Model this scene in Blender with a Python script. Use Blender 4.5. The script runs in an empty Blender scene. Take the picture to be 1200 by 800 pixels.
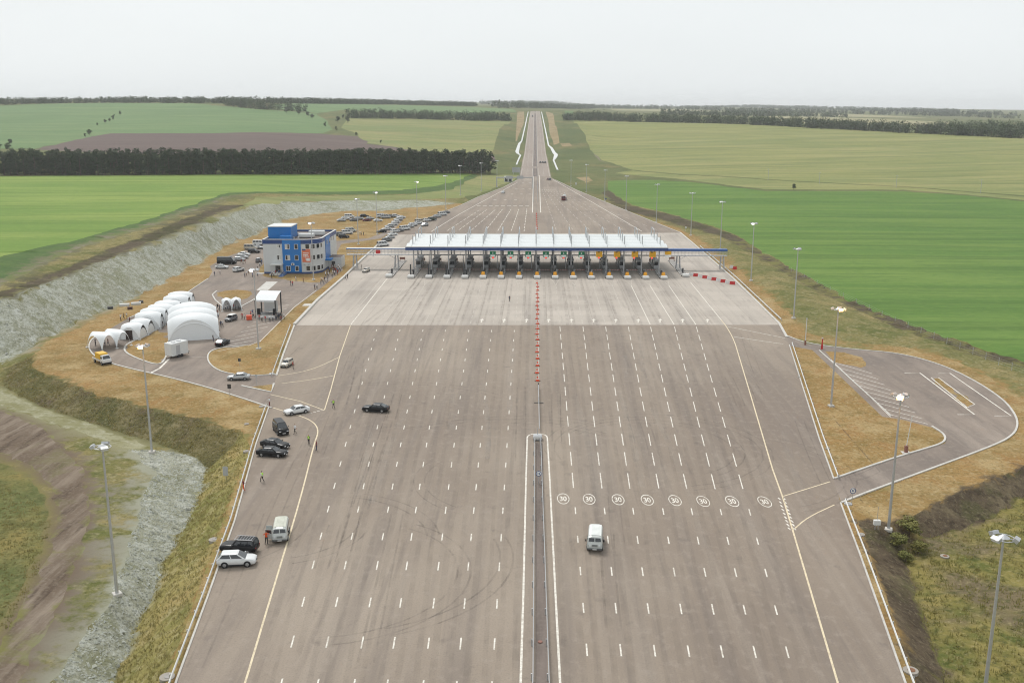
import bpy, bmesh, math, random
import numpy as np
from mathutils import Vector, Matrix, noise as mnoise
from mathutils.geometry import delaunay_2d_cdt
from mathutils.bvhtree import BVHTree

random.seed(7)
rad = math.radians
SC = bpy.context.scene
COL = SC.collection

# ------------------------------------------------------------------ camera, sky, sun, exposure
CAM_H = 54.0                       # drone height above the paving
PITCH = math.atan(270.0 / 1150.0)
YAW = math.atan(27.0 * math.cos(PITCH) / 1150.0)
CAM_X = -0.45
cam = bpy.data.cameras.new('camera')
cam.sensor_width = 36.0
cam.sensor_fit = 'HORIZONTAL'
cam.lens = 34.5
cam.clip_start = 0.5
cam.clip_end = 30000
cam_o = bpy.data.objects.new('camera', cam)
COL.objects.link(cam_o)
cam_o.location = (CAM_X, 0, CAM_H)
cam_o.rotation_euler = (math.pi / 2 - PITCH, 0, YAW)
SC.camera = cam_o

SUN_EL, SUN_AZ = 52.0, -28.0       # overcast, the bright part of the cloud is behind the canopy, a little to the left
world = bpy.data.worlds.new('World')
SC.world = world
world.use_nodes = True
wn, wl = world.node_tree.nodes, world.node_tree.links
wn.clear()
w_sky = wn.new('ShaderNodeTexSky')
w_sky.sky_type = 'NISHITA'
w_sky.sun_disc = False
w_sky.sun_elevation = rad(SUN_EL)
w_sky.sun_rotation = rad(SUN_AZ)
w_sky.air_density = 1.0
w_sky.dust_density = 4.0
w_sky.ozone_density = 1.0
w_bg = wn.new('ShaderNodeBackground')
w_bg.inputs['Strength'].default_value = 0.06
w_cl = wn.new('ShaderNodeBackground')          # the closed cloud deck
w_cl.inputs['Color'].default_value = (0.80, 0.835, 0.845, 1)
w_cl.inputs['Strength'].default_value = 1.0
w_tc = wn.new('ShaderNodeTexCoord')
w_nz = wn.new('ShaderNodeTexNoise')
w_nz.inputs['Scale'].default_value = 2.2
w_nz.inputs['Detail'].default_value = 4.0
w_mp = wn.new('ShaderNodeMapping')
w_mp.inputs['Scale'].default_value = (1, 1, 4)
w_rp = wn.new('ShaderNodeMapRange')
w_rp.inputs['To Min'].default_value = 0.74
w_rp.inputs['To Max'].default_value = 0.84
w_mix = wn.new('ShaderNodeMixShader')
w_mix.inputs['Fac'].default_value = 0.93
w_out = wn.new('ShaderNodeOutputWorld')
wl.new(w_sky.outputs[0], w_bg.inputs['Color'])
wl.new(w_tc.outputs['Generated'], w_mp.inputs['Vector'])
wl.new(w_mp.outputs[0], w_nz.inputs['Vector'])
wl.new(w_nz.outputs[0], w_rp.inputs['Value'])
wl.new(w_rp.outputs[0], w_cl.inputs['Strength'])
wl.new(w_bg.outputs[0], w_mix.inputs[1])
wl.new(w_cl.outputs[0], w_mix.inputs[2])
wl.new(w_mix.outputs[0], w_out.inputs['Surface'])

sun = bpy.data.lights.new('sun', 'SUN')
sun.energy = 1.5
sun.angle = rad(18)
sun.color = (1.0, 0.965, 0.92)
sun_o = bpy.data.objects.new('sun', sun)
COL.objects.link(sun_o)
sd = Vector((math.sin(rad(SUN_AZ)) * math.cos(rad(SUN_EL)), math.cos(rad(SUN_AZ)) * math.cos(rad(SUN_EL)), math.sin(rad(SUN_EL))))
sun_o.rotation_euler = sd.to_track_quat('Z', 'Y').to_euler()
sun_o.location = (-200, 500, 400)

SC.view_settings.view_transform = 'Standard'
SC.view_settings.look = 'None'
SC.view_settings.gamma = 1.0
SC.view_settings.use_curve_mapping = False
SC.view_settings.exposure = 0.55
SC.render.engine = 'CYCLES'
SC.cycles.filter_width = 1.1

# ------------------------------------------------------------------ survey helpers
# the site was measured on a 1200 x 800 sheet; these turn a sheet point into a place on the ground
def ray(px, py):
    u, v = (px - 600) / 1150.0, (400 - py) / 1150.0
    y = math.cos(PITCH) + v * math.sin(PITCH)
    z = -math.sin(PITCH) + v * math.cos(PITCH)
    c, s = math.cos(YAW), math.sin(YAW)
    return Vector((u * c - y * s, u * s + y * c, z))
def G(px, py, z=0.0):
    d = ray(px, py); t = (z - CAM_H) / d.z
    return Vector((CAM_X + d.x * t, d.y * t, z))
def at(px, py, Y):
    d = ray(px, py); t = Y / d.y
    return Vector((CAM_X + d.x * t, Y, CAM_H + d.z * t))

# ------------------------------------------------------------------ mesh helpers
class MB:
    def __init__(s):
        s.v, s.f, s.m = [], [], []
    def add(s, vs, fs, m=0):
        o = len(s.v)
        s.v += [tuple(p) for p in vs]
        s.f += [tuple(i + o for i in f) for f in fs]
        s.m += [m] * len(fs)
        return s
    def box(s, x0, x1, y0, y1, z0, z1, m=0):
        return s.add([(x0, y0, z0), (x1, y0, z0), (x1, y1, z0), (x0, y1, z0), (x0, y0, z1), (x1, y0, z1), (x1, y1, z1), (x0, y1, z1)],
                     [(3, 2, 1, 0), (4, 5, 6, 7), (0, 1, 5, 4), (1, 2, 6, 5), (2, 3, 7, 6), (3, 0, 4, 7)], m)
    def cbox(s, c, d, m=0, bev=0.0):
        x, y, z = c; a, b, h = d[0] / 2, d[1] / 2, d[2] / 2
        if bev <= 0:
            return s.box(x - a, x + a, y - b, y + b, z - h, z + h, m)
        e = bev; rings = []
        for zz, k in ((z - h, e), (z - h + e, 0), (z + h - e, 0), (z + h, e)):
            A, B = a - k, b - k; c2 = e * 0.6
            rings.append([(x - A + c2, y - B, zz), (x + A - c2, y - B, zz), (x + A, y - B + c2, zz), (x + A, y + B - c2, zz),
                          (x + A - c2, y + B, zz), (x - A + c2, y + B, zz), (x - A, y + B - c2, zz), (x - A, y - B + c2, zz)])
        return s.loft(rings, m, cap=True)
    def loft(s, rings, m=0, cap=False, closed=True):
        o = len(s.v); n = len(rings[0])
        for r in rings: s.v += [tuple(p) for p in r]
        k = n if closed else n - 1
        for i in range(len(rings) - 1):
            for j in range(k):
                a, b = o + i * n + j, o + i * n + (j + 1) % n
                s.f.append((a, b, b + n, a + n)); s.m.append(m)
        if cap:
            s.f.append(tuple(o + j for j in range(n))[::-1]); s.m.append(m)
            q = o + (len(rings) - 1) * n
            s.f.append(tuple(q + j for j in range(n))); s.m.append(m)
        return s
    def tube(s, p0, p1, r0, r1=None, n=6, m=0, cap=True):
        p0, p1 = Vector(p0), Vector(p1); r1 = r0 if r1 is None else r1
        d = (p1 - p0).normalized()
        a = d.orthogonal().normalized(); b = d.cross(a)
        rg = []
        for p, r in ((p0, r0), (p1, r1)):
            rg.append([p + (a * math.cos(2 * math.pi * k / n) + b * math.sin(2 * math.pi * k / n)) * r for k in range(n)])
        return s.loft(rg, m, cap)
    def pipe(s, pts, r, n=5, m=0):
        for i in range(len(pts) - 1): s.tube(pts[i], pts[i + 1], r, r, n, m)
        return s
    def prism(s, pts, z0, z1, m=0):
        n = len(pts)
        return s.add([(p[0], p[1], z0) for p in pts] + [(p[0], p[1], z1) for p in pts],
                     [tuple(range(n))[::-1], tuple(range(n, 2 * n))] + [(i, (i + 1) % n, n + (i + 1) % n, n + i) for i in range(n)], m)
    def mesh(s, name, mats, smooth=False):
        me = bpy.data.meshes.new(name)
        me.from_pydata(s.v, [], s.f)
        mats = mats if isinstance(mats, (list, tuple)) else [mats]
        for x in mats: me.materials.append(x)
        if len(mats) > 1: me.polygons.foreach_set('material_index', s.m)
        if smooth: me.polygons.foreach_set('use_smooth', [True] * len(s.f))
        me.update()
        return me
    def build(s, name, mats, parent=None, smooth=False):
        return link(name, s.mesh(name, mats, smooth), parent)

def link(name, data, parent=None, loc=None, rz=None):
    o = bpy.data.objects.new(name, data)
    COL.objects.link(o)
    if parent is not None: o.parent = parent
    if loc is not None: o.location = loc
    if rz is not None: o.rotation_euler = (0, 0, rz)
    return o
def tag(o, label, cat, group=None):
    o['label'] = label; o['category'] = cat
    if group: o['group'] = group
    return o
def thing(name, label, cat, loc=(0, 0, 0), rz=0.0, group=None):
    o = link(name, None, None, loc, rz)
    o.empty_display_size = 0.3
    return tag(o, label, cat, group)
def struct(o, kind='structure'):
    o['kind'] = kind
    return o
def copy_tree(root, loc, rz=0.0, label=None, group=None, sc=None):
    r = root.copy(); COL.objects.link(r)
    r.location = loc; r.rotation_euler = (0, 0, rz)
    if sc: r.scale = sc
    if label: r['label'] = label
    if group: r['group'] = group
    for ch in root.children:
        c = ch.copy(); COL.objects.link(c); c.parent = r
        for g in ch.children:
            d = g.copy(); COL.objects.link(d); d.parent = c
    return r
ORD = ['first', 'second', 'third', 'fourth', 'fifth', 'sixth', 'seventh', 'eighth', 'ninth', 'tenth', 'eleventh', 'twelfth', 'thirteenth',
       'fourteenth', 'fifteenth', 'sixteenth', 'seventeenth', 'eighteenth', 'nineteenth', 'twentieth', 'twenty-first', 'twenty-second',
       'twenty-third', 'twenty-fourth', 'twenty-fifth', 'twenty-sixth', 'twenty-seventh', 'twenty-eighth', 'twenty-ninth', 'thirtieth']

# ------------------------------------------------------------------ materials
MATS = {}
def mat(name, col, rough=0.8, metal=0.0, spec=0.3, emit=None, alpha=None, coat=0.0):
    if name in MATS: return MATS[name]
    m = bpy.data.materials.new(name); m.use_nodes = True
    b = m.node_tree.nodes['Principled BSDF']
    b.inputs['Base Color'].default_value = (*col, 1)
    b.inputs['Roughness'].default_value = rough
    b.inputs['Metallic'].default_value = metal
    b.inputs['Specular IOR Level'].default_value = spec
    if coat: b.inputs['Coat Weight'].default_value = coat; b.inputs['Coat Roughness'].default_value = 0.08
    if emit: b.inputs['Emission Color'].default_value = (*emit[0], 1); b.inputs['Emission Strength'].default_value = emit[1]
    if alpha is not None: b.inputs['Alpha'].default_value = alpha
    MATS[name] = m
    return m
def dirty(name, col, rough=0.7, amt=0.25, scale=1.5, metal=0.0, spec=0.3, coat=0.0, dark=(0.25, 0.22, 0.19)):
    """a plain paint or metal with uneven dirt and fading in it"""
    if name in MATS: return MATS[name]
    m = mat(name, col, rough, metal, spec, coat=coat)
    nt = m.node_tree; b = nt.nodes['Principled BSDF']
    tc = nt.nodes.new('ShaderNodeTexCoord')
    n = nt.nodes.new('ShaderNodeTexNoise'); n.inputs['Scale'].default_value = scale; n.inputs['Detail'].default_value = 5
    n.inputs['Roughness'].default_value = 0.65
    mr = nt.nodes.new('ShaderNodeMapRange'); mr.inputs['From Min'].default_value = 0.35; mr.inputs['From Max'].default_value = 0.75
    mr.inputs['To Max'].default_value = amt
    mx = nt.nodes.new('ShaderNodeMix'); mx.data_type = 'RGBA'
    mx.inputs['A'].default_value = (*col, 1)
    mx.inputs['B'].default_value = (*[c * 0.5 + d * 0.5 for c, d in zip(col, dark)], 1)
    nt.links.new(tc.outputs['Object'], n.inputs['Vector'])
    nt.links.new(n.outputs[0], mr.inputs[0]); nt.links.new(mr.outputs[0], mx.inputs['Factor'])
    nt.links.new(mx.outputs['Result'], b.inputs['Base Color'])
    return m
GROWN = ('dry_lawn', 'ditch_grass', 'pale_dry_grass', 'green_rough_grass', 'rough_verge', 'grassy_bank', 'bare_soil_bank', 'weedy_hollow', 'grey_scree', 'muddy_track', 'bare_earth_ditch', 'field_track', 'headland')
def ground(name, layers, rough=0.9, bump=0.3, bscale=2.0, spec=0.15, bdist=0.15, edge=None):
    """layers: base colour first, then (colour, scale, (sx,sy), lo, hi, amount[, rot, detail]) noise masks over world position"""
    m = bpy.data.materials.new(name); m.use_nodes = True
    nt = m.node_tree; N, L = nt.nodes, nt.links
    b = N['Principled BSDF']
    b.inputs['Roughness'].default_value = rough; b.inputs['Specular IOR Level'].default_value = spec
    g = N.new('ShaderNodeNewGeometry')
    cur = None; base = layers[0]
    for i, ly in enumerate(layers[1:]):
        col, sc, st, lo, hi, amt = ly[:6]
        rot = ly[6] if len(ly) > 6 else 0.0
        det = ly[7] if len(ly) > 7 else 4.0
        mp = N.new('ShaderNodeMapping'); mp.inputs['Scale'].default_value = (st[0] * sc, st[1] * sc, sc)
        mp.inputs['Rotation'].default_value = (0, 0, rad(rot)); mp.inputs['Location'].default_value = (i * 17.3, i * 5.1, 0)
        n = N.new('ShaderNodeTexNoise'); n.inputs['Scale'].default_value = 1.0; n.inputs['Detail'].default_value = det
        n.inputs['Roughness'].default_value = 0.62
        mr = N.new('ShaderNodeMapRange'); mr.inputs['From Min'].default_value = lo; mr.inputs['From Max'].default_value = hi
        mr.inputs['To Max'].default_value = amt
        mx = N.new('ShaderNodeMix'); mx.data_type = 'RGBA'
        if cur is None: mx.inputs['A'].default_value = (*base, 1)
        else: L.new(cur, mx.inputs['A'])
        mx.inputs['B'].default_value = (*col, 1)
        L.new(g.outputs['Position'], mp.inputs['Vector']); L.new(mp.outputs[0], n.inputs['Vector'])
        L.new(n.outputs[0], mr.inputs[0]); L.new(mr.outputs[0], mx.inputs['Factor'])
        cur = mx.outputs['Result']
    # grown edges: patches of the neighbouring cover push in (mesh attribute 'edge': neighbour colour, share in alpha)
    at_ = N.new('ShaderNodeAttribute'); at_.attribute_name = 'edge'
    en = N.new('ShaderNodeTexNoise'); en.inputs['Scale'].default_value = 0.42; en.inputs['Detail'].default_value = 5; en.inputs['Roughness'].default_value = 0.7
    L.new(g.outputs['Position'], en.inputs['Vector'])
    e1 = N.new('ShaderNodeMath'); e1.operation = 'ADD'; L.new(at_.outputs['Alpha'], e1.inputs[0]); L.new(en.outputs[0], e1.inputs[1])
    e2 = N.new('ShaderNodeMapRange'); e2.inputs['From Min'].default_value = 0.86; e2.inputs['From Max'].default_value = 1.10; L.new(e1.outputs[0], e2.inputs[0])
    ex = N.new('ShaderNodeMix'); ex.data_type = 'RGBA'; L.new(e2.outputs[0], ex.inputs['Factor']); L.new(cur, ex.inputs['A']); L.new(at_.outputs['Color'], ex.inputs['B'])
    if name in GROWN: cur = ex.outputs['Result']
    L.new(cur, b.inputs['Base Color'])
    m['rgb'] = [sum(c) / 2 for c in zip(base, layers[1][0])]
    if bump > 0:
        n = N.new('ShaderNodeTexNoise'); n.inputs['Scale'].default_value = bscale; n.inputs['Detail'].default_value = 6
        n.inputs['Roughness'].default_value = 0.7
        bp = N.new('ShaderNodeBump'); bp.inputs['Strength'].default_value = bump; bp.inputs['Distance'].default_value = bdist
        L.new(g.outputs['Position'], n.inputs['Vector']); L.new(n.outputs[0], bp.inputs['Height']); L.new(bp.outputs[0], b.inputs['Normal'])
    MATS[name] = m
    return m

M_ASPH = ground('asphalt', [(0.278, 0.228, 0.180),
    ((0.196, 0.157, 0.128), 0.013, (1, 0.6), 0.40, 0.60, 0.85, 15),
    ((0.335, 0.282, 0.228), 0.024, (1, 0.5), 0.48, 0.66, 0.75, -20),
    ((0.185, 0.155, 0.134), 0.20, (1, 0.035), 0.47, 0.66, 0.60, 2, 4),
    ((0.320, 0.272, 0.225), 0.33, (1, 0.03), 0.52, 0.70, 0.50, -5, 4),
    ((0.165, 0.138, 0.120), 0.75, (1, 0.045), 0.54, 0.70, 0.40, 7, 4),
    ((0.345, 0.295, 0.248), 0.9, (1, 0.7), 0.52, 0.72, 0.40),
    ((0.135, 0.112, 0.098), 0.35, (1, 0.8), 0.62, 0.74, 0.45),
    ((0.15, 0.128, 0.112), 5.0, (1, 1), 0.47, 0.72, 0.38)], 0.85, 0.2, 9.0, 0.2, 0.02)
M_ASPH2 = ground('yard_asphalt', [(0.250, 0.203, 0.168),
    ((0.180, 0.150, 0.130), 0.05, (1, 1), 0.40, 0.62, 0.85),
    ((0.325, 0.272, 0.228), 0.11, (1, 0.3), 0.48, 0.68, 0.75, 40),
    ((0.155, 0.130, 0.113), 0.5, (1, 0.12), 0.48, 0.68, 0.55, 40, 4),
    ((0.33, 0.285, 0.24), 0.9, (1, 1), 0.52, 0.72, 0.40),
    ((0.145, 0.124, 0.11), 4.0, (1, 1), 0.48, 0.75, 0.38)], 0.85, 0.2, 9.0, 0.2, 0.02)
M_ROAD = ground('far_asphalt', [(0.295, 0.245, 0.208),
    ((0.235, 0.196, 0.168), 0.3, (1, 0.01), 0.42, 0.66, 0.6, 0, 2),
    ((0.31, 0.262, 0.225), 0.01, (1, 1), 0.45, 0.7, 0.6)], 0.85, 0.0)
M_GRASS = ground('dry_lawn', [(0.315, 0.200, 0.082),
    ((0.225, 0.155, 0.060), 0.040, (1, 1), 0.42, 0.60, 0.85),
    ((0.400, 0.300, 0.155), 0.11, (1, 1), 0.47, 0.66, 0.80),
    ((0.165, 0.125, 0.045), 0.33, (1, 1), 0.50, 0.68, 0.6),
    ((0.285, 0.165, 0.066), 0.20, (1, 0.6), 0.52, 0.66, 0.70, 30),
    ((0.430, 0.345, 0.200), 1.1, (1, 1), 0.50, 0.70, 0.60),
    ((0.105, 0.080, 0.034), 2.2, (1, 1), 0.50, 0.68, 0.60)], 0.95, 0.6, 2.2, 0.05)
M_VERGE = ground('rough_verge', [(0.225, 0.195, 0.082),
    ((0.115, 0.130, 0.040), 0.030, (1, 1), 0.42, 0.60, 0.85),
    ((0.300, 0.235, 0.110), 0.08, (1, 1), 0.48, 0.66, 0.80),
    ((0.095, 0.110, 0.034), 0.25, (1, 1), 0.50, 0.66, 0.70),
    ((0.340, 0.300, 0.180), 0.8, (1, 1), 0.50, 0.70, 0.65),
    ((0.070, 0.070, 0.028), 1.9, (1, 1), 0.50, 0.68, 0.65)], 0.95, 0.9, 1.6, 0.05, 0.25)
M_DSIDE = ground('ditch_grass', [(0.305, 0.255, 0.098),
    ((0.190, 0.190, 0.060), 0.05, (1, 1), 0.42, 0.60, 0.85),
    ((0.370, 0.275, 0.120), 0.10, (1, 1), 0.48, 0.66, 0.80),
    ((0.140, 0.145, 0.045), 0.30, (1, 0.6), 0.51, 0.66, 0.65, 20),
    ((0.420, 0.365, 0.210), 0.8, (1, 1), 0.50, 0.70, 0.65),
    ((0.100, 0.095, 0.035), 1.9, (1, 1), 0.51, 0.68, 0.60)], 0.95, 0.9, 1.6, 0.05, 0.25)
M_PALEDRY = ground('pale_dry_grass', [(0.295, 0.285, 0.180), ((0.20, 0.19, 0.09), 0.12, (1, 1), 0.42, 0.62, 0.8), ((0.38, 0.37, 0.28), 0.6, (1, 1), 0.48, 0.68, 0.7), ((0.15, 0.14, 0.07), 1.8, (1, 1), 0.5, 0.68, 0.6)], 0.95, 0.8, 1.8, 0.05, 0.2)
M_GREENV = ground('green_rough_grass', [(0.125, 0.138, 0.052), ((0.26, 0.205, 0.075), 0.055, (1, 1), 0.46, 0.62, 0.8), ((0.085, 0.095, 0.036), 0.3, (1, 1), 0.48, 0.66, 0.7), ((0.22, 0.215, 0.095), 0.9, (1, 1), 0.5, 0.7, 0.6), ((0.06, 0.065, 0.025), 1.9, (1, 1), 0.5, 0.68, 0.6)], 0.95, 0.9, 1.6, 0.05, 0.25)
M_FARVERGE = ground('far_verge', [(0.135, 0.150, 0.062),
    ((0.085, 0.115, 0.045), 0.012, (1, 1), 0.42, 0.62, 0.80),
    ((0.225, 0.180, 0.085), 0.02, (1, 0.5), 0.50, 0.68, 0.8),
    ((0.08, 0.085, 0.03), 0.12, (1, 1), 0.5, 0.72, 0.6),
    ((0.19, 0.165, 0.09), 0.4, (1, 1), 0.52, 0.78, 0.4)], 0.95, 0.8, 0.6, 0.05, 0.4)
M_BANK = ground('grassy_bank', [(0.150, 0.130, 0.060),
    ((0.085, 0.092, 0.034), 0.05, (1, 1), 0.42, 0.60, 0.85),
    ((0.255, 0.215, 0.120), 0.18, (1, 1), 0.49, 0.66, 0.75),
    ((0.115, 0.085, 0.058), 0.11, (1, 1), 0.51, 0.65, 0.80),
    ((0.060, 0.060, 0.026), 0.9, (1, 1), 0.49, 0.66, 0.75),
    ((0.30, 0.265, 0.165), 1.8, (1, 1), 0.53, 0.72, 0.60)], 0.95, 1.0, 1.5, 0.05, 0.3)
M_SOIL = ground('bare_soil_bank', [(0.120, 0.092, 0.062),
    ((0.075, 0.058, 0.040), 0.12, (1, 1), 0.42, 0.60, 0.85),
    ((0.190, 0.155, 0.095), 0.22, (1, 1), 0.50, 0.66, 0.70),
    ((0.090, 0.088, 0.040), 0.16, (1, 1), 0.53, 0.66, 0.70),
    ((0.050, 0.038, 0.028), 0.9, (1, 1), 0.50, 0.66, 0.70),
    ((0.24, 0.20, 0.13), 1.9, (1, 1), 0.53, 0.72, 0.60)], 0.95, 1.0, 1.5, 0.05, 0.3)
M_WEED = ground('weedy_hollow', [(0.215, 0.185, 0.062),
    ((0.095, 0.115, 0.032), 0.10, (1, 1), 0.44, 0.60, 0.85),
    ((0.300, 0.245, 0.090), 0.30, (1, 1), 0.49, 0.66, 0.75),
    ((0.165, 0.130, 0.085), 0.07, (1, 1), 0.50, 0.62, 0.85),
    ((0.060, 0.070, 0.022), 0.85, (1, 1), 0.51, 0.67, 0.75),
    ((0.340, 0.290, 0.150), 1.7, (1, 1), 0.53, 0.72, 0.60)], 0.95, 1.0, 1.3, 0.05, 0.3)
M_ROCK = ground('grey_scree', [(0.345, 0.350, 0.285),
    ((0.235, 0.232, 0.160), 0.045, (1, 1), 0.42, 0.60, 0.80),
    ((0.175, 0.180, 0.092), 0.10, (1, 1), 0.50, 0.64, 0.75),
    ((0.465, 0.475, 0.430), 0.38, (1, 1), 0.47, 0.66, 0.75),
    ((0.165, 0.168, 0.112), 0.75, (1, 1), 0.50, 0.66, 0.75),
    ((0.540, 0.550, 0.510), 1.8, (1, 1), 0.52, 0.70, 0.65),
    ((0.095, 0.098, 0.066), 2.6, (1, 1), 0.52, 0.68, 0.65)], 0.95, 0.8, 2.6, 0.1, 0.22)
M_DIRT = ground('muddy_track', [(0.190, 0.148, 0.112),
    ((0.125, 0.092, 0.066), 0.10, (1, 0.35), 0.42, 0.60, 0.85, -14),
    ((0.275, 0.225, 0.175), 0.45, (1, 0.10), 0.48, 0.66, 0.80, -14),
    ((0.075, 0.054, 0.040), 0.75, (1, 0.09), 0.52, 0.66, 0.80, -12),
    ((0.160, 0.150, 0.070), 0.16, (1, 0.4), 0.54, 0.66, 0.60, -14),
    ((0.245, 0.205, 0.160), 2.2, (1, 1), 0.50, 0.70, 0.55)], 0.95, 1.0, 1.4, 0.1, 0.22)
M_DITCH = ground('bare_earth_ditch', [(0.105, 0.085, 0.058),
    ((0.06, 0.062, 0.026), 0.06, (1, 1), 0.45, 0.62, 0.8),
    ((0.16, 0.135, 0.095), 0.25, (1, 1), 0.5, 0.72, 0.7),
    ((0.045, 0.034, 0.022), 0.6, (1, 1), 0.5, 0.7, 0.7)], 0.95, 1.0, 0.8, 0.05, 0.4)
def crop(name, base, dark, light, row, rot):
    return ground(name, [base,
        (dark, 0.007, (1, 1), 0.42, 0.60, 0.85),
        (light, 0.010, (0.5, 2.0), 0.48, 0.64, 0.80, rot),
        (row, 0.05, (0.10, 1.8), 0.49, 0.64, 0.75, rot, 4),
        (light, 0.025, (0.25, 2.5), 0.52, 0.66, 0.60, rot, 5),
        (row, 0.22, (0.05, 1.0), 0.52, 0.66, 0.65, rot + 1, 4),
        (light, 0.5, (0.6, 1.0), 0.52, 0.70, 0.40, rot, 4),
        (row, 0.9, (0.25, 1.0), 0.50, 0.70, 0.55, rot, 3)], 0.95, 0.5, 1.0, 0.05, 0.15)
M_CROPL = crop('pale_green_crop', (0.182, 0.262, 0.066), (0.148, 0.235, 0.058), (0.250, 0.312, 0.088), (0.120, 0.192, 0.048), 4)
M_CROPR = crop('deep_green_crop', (0.118, 0.202, 0.050), (0.094, 0.172, 0.045), (0.172, 0.248, 0.066), (0.078, 0.140, 0.038), -6)
M_WHEAT = crop('ripening_wheat', (0.250, 0.255, 0.098), (0.190, 0.220, 0.085), (0.315, 0.295, 0.130), (0.140, 0.165, 0.062), -4)
M_PALEW = crop('pale_meadow', (0.235, 0.250, 0.100), (0.170, 0.215, 0.085), (0.300, 0.270, 0.130), (0.16, 0.175, 0.07), 8)
M_HILLG = crop('hill_green_crop', (0.145, 0.222, 0.098), (0.122, 0.195, 0.085), (0.185, 0.245, 0.112), (0.115, 0.18, 0.08), 8)
M_PLOUGH = ground('ploughed_soil', [(0.115, 0.082, 0.072),
    ((0.145, 0.108, 0.092), 0.01, (0.3, 2), 0.42, 0.66, 0.8, 5), ((0.085, 0.06, 0.052), 0.05, (0.2, 2.0), 0.5, 0.7, 0.6, 5)], 0.95, 0.0)
M_FOREST = ground('forest_floor', [(0.070, 0.085, 0.038), ((0.11, 0.12, 0.055), 0.004, (1, 1), 0.42, 0.64, 0.8), ((0.045, 0.055, 0.025), 0.03, (1, 1), 0.45, 0.7, 0.7)], 0.95, 0.0)
M_PAINT = ground('road_paint', [(0.76, 0.73, 0.66), ((0.42, 0.37, 0.31), 1.3, (1, 1), 0.44, 0.66, 0.75), ((0.33, 0.28, 0.235), 6.0, (1, 1), 0.48, 0.68, 0.65)], 0.7, 0)
M_CREAM = ground('cream_line_paint', [(0.70, 0.60, 0.42), ((0.45, 0.37, 0.27), 1.3, (1, 1), 0.46, 0.68, 0.65), ((0.36, 0.30, 0.23), 6.0, (1, 1), 0.48, 0.68, 0.55)], 0.7, 0)
M_PAINTOLD = ground('worn_paint', [(0.52, 0.48, 0.42), ((0.34, 0.30, 0.27), 1.0, (1, 1), 0.42, 0.62, 0.85), ((0.30, 0.26, 0.23), 6.0, (1, 1), 0.48, 0.75, 0.6)], 0.7, 0)
M_KERB = ground('kerb_concrete', [(0.56, 0.54, 0.50), ((0.38, 0.36, 0.33), 0.5, (1, 1), 0.45, 0.7, 0.6), ((0.30, 0.28, 0.26), 4.0, (1, 1), 0.52, 0.75, 0.5)], 0.85, 0.2, 8, 0.2, 0.02)

def concrete_slab_material():
    m = ground('toll_concrete', [(0.455, 0.405, 0.352),
        ((0.395, 0.350, 0.304), 0.028, (1, 1), 0.40, 0.64, 0.75),
        ((0.52, 0.468, 0.412), 0.050, (0.3, 1), 0.50, 0.72, 0.65),
        ((0.230, 0.205, 0.185), 0.17, (1, 0.06), 0.50, 0.72, 0.5, 0, 3),
        ((0.27, 0.245, 0.22), 2.5, (1, 1), 0.52, 0.78, 0.35),
        ((0.20, 0.18, 0.165), 0.7, (1, 0.1), 0.56, 0.72, 0.35, 3, 3)], 0.85, 0.1, 8, 0.2, 0.02)
    # cast bays: sawn joints every 6 m by 5 m
    nt = m.node_tree; N, L = nt.nodes, nt.links
    b = N['Principled BSDF']; src = b.inputs['Base Color'].links[0].from_socket
    g = N.new('ShaderNodeNewGeometry')
    mp = N.new('ShaderNodeMapping'); mp.inputs['Scale'].default_value = (1, 1, 1); mp.inputs['Location'].default_value = (3.02, 1.7, 0)
    br = N.new('ShaderNodeTexBrick'); br.offset = 0.0; br.squash = 1.0
    br.inputs['Scale'].default_value = 1.0; br.inputs['Brick Width'].default_value = 6.04; br.inputs['Row Height'].default_value = 7.5
    br.inputs['Mortar Size'].default_value = 0.035; br.inputs['Mortar Smooth'].default_value = 0.2
    br.inputs['Color1'].default_value = (1, 1, 1, 1); br.inputs['Color2'].default_value = (0.86, 0.86, 0.86, 1); br.inputs['Mortar'].default_value = (0.45, 0.43, 0.41, 1)
    mx = N.new('ShaderNodeMix'); mx.data_type = 'RGBA'; mx.blend_type = 'MULTIPLY'; mx.inputs['Factor'].default_value = 0.75
    L.new(g.outputs['Position'], mp.inputs['Vector']); L.new(mp.outputs[0], br.inputs['Vector'])
    L.new(src, mx.inputs['A']); L.new(br.outputs['Color'], mx.inputs['B']); L.new(mx.outputs['Result'], b.inputs['Base Color'])
    return m
M_CONC = concrete_slab_material()

M_WHITE = dirty('white_paint', (0.66, 0.66, 0.64), 0.5, 0.25)
M_GALV = dirty('galvanised_steel', (0.50, 0.51, 0.52), 0.45, 0.35, 3.0, 0.55)
M_STEEL = dirty('grey_painted_steel', (0.42, 0.43, 0.44), 0.55, 0.3, 2.0, 0.1)
M_DSTEEL = dirty('dark_steel', (0.055, 0.057, 0.06), 0.5, 0.3, 2.0, 0.3)
M_BLACK = mat('black_rubber', (0.022, 0.022, 0.023), 0.85)
M_NAVY = dirty('navy_fascia', (0.018, 0.055, 0.190), 0.4, 0.15, 0.6, coat=0.2)
M_BLUE = dirty('bright_blue_cladding', (0.001, 0.155, 0.47), 0.4, 0.2, 0.5, coat=0.2)
M_GLASS = mat('dark_glass', (0.018, 0.022, 0.026), 0.06, 0.0, 0.6, coat=0.6)
M_YEL = dirty('yellow_plastic', (0.80, 0.36, 0.015), 0.45, 0.2, 2.0)
M_ORANGE = dirty('orange_plastic', (0.72, 0.085, 0.025), 0.5, 0.2, 3.0)
M_RED = dirty('red_plastic', (0.50, 0.025, 0.025), 0.5, 0.2, 2.0)
M_GREEN = dirty('green_sign', (0.005, 0.19, 0.085), 0.45, 0.1, 2.0)
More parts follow.
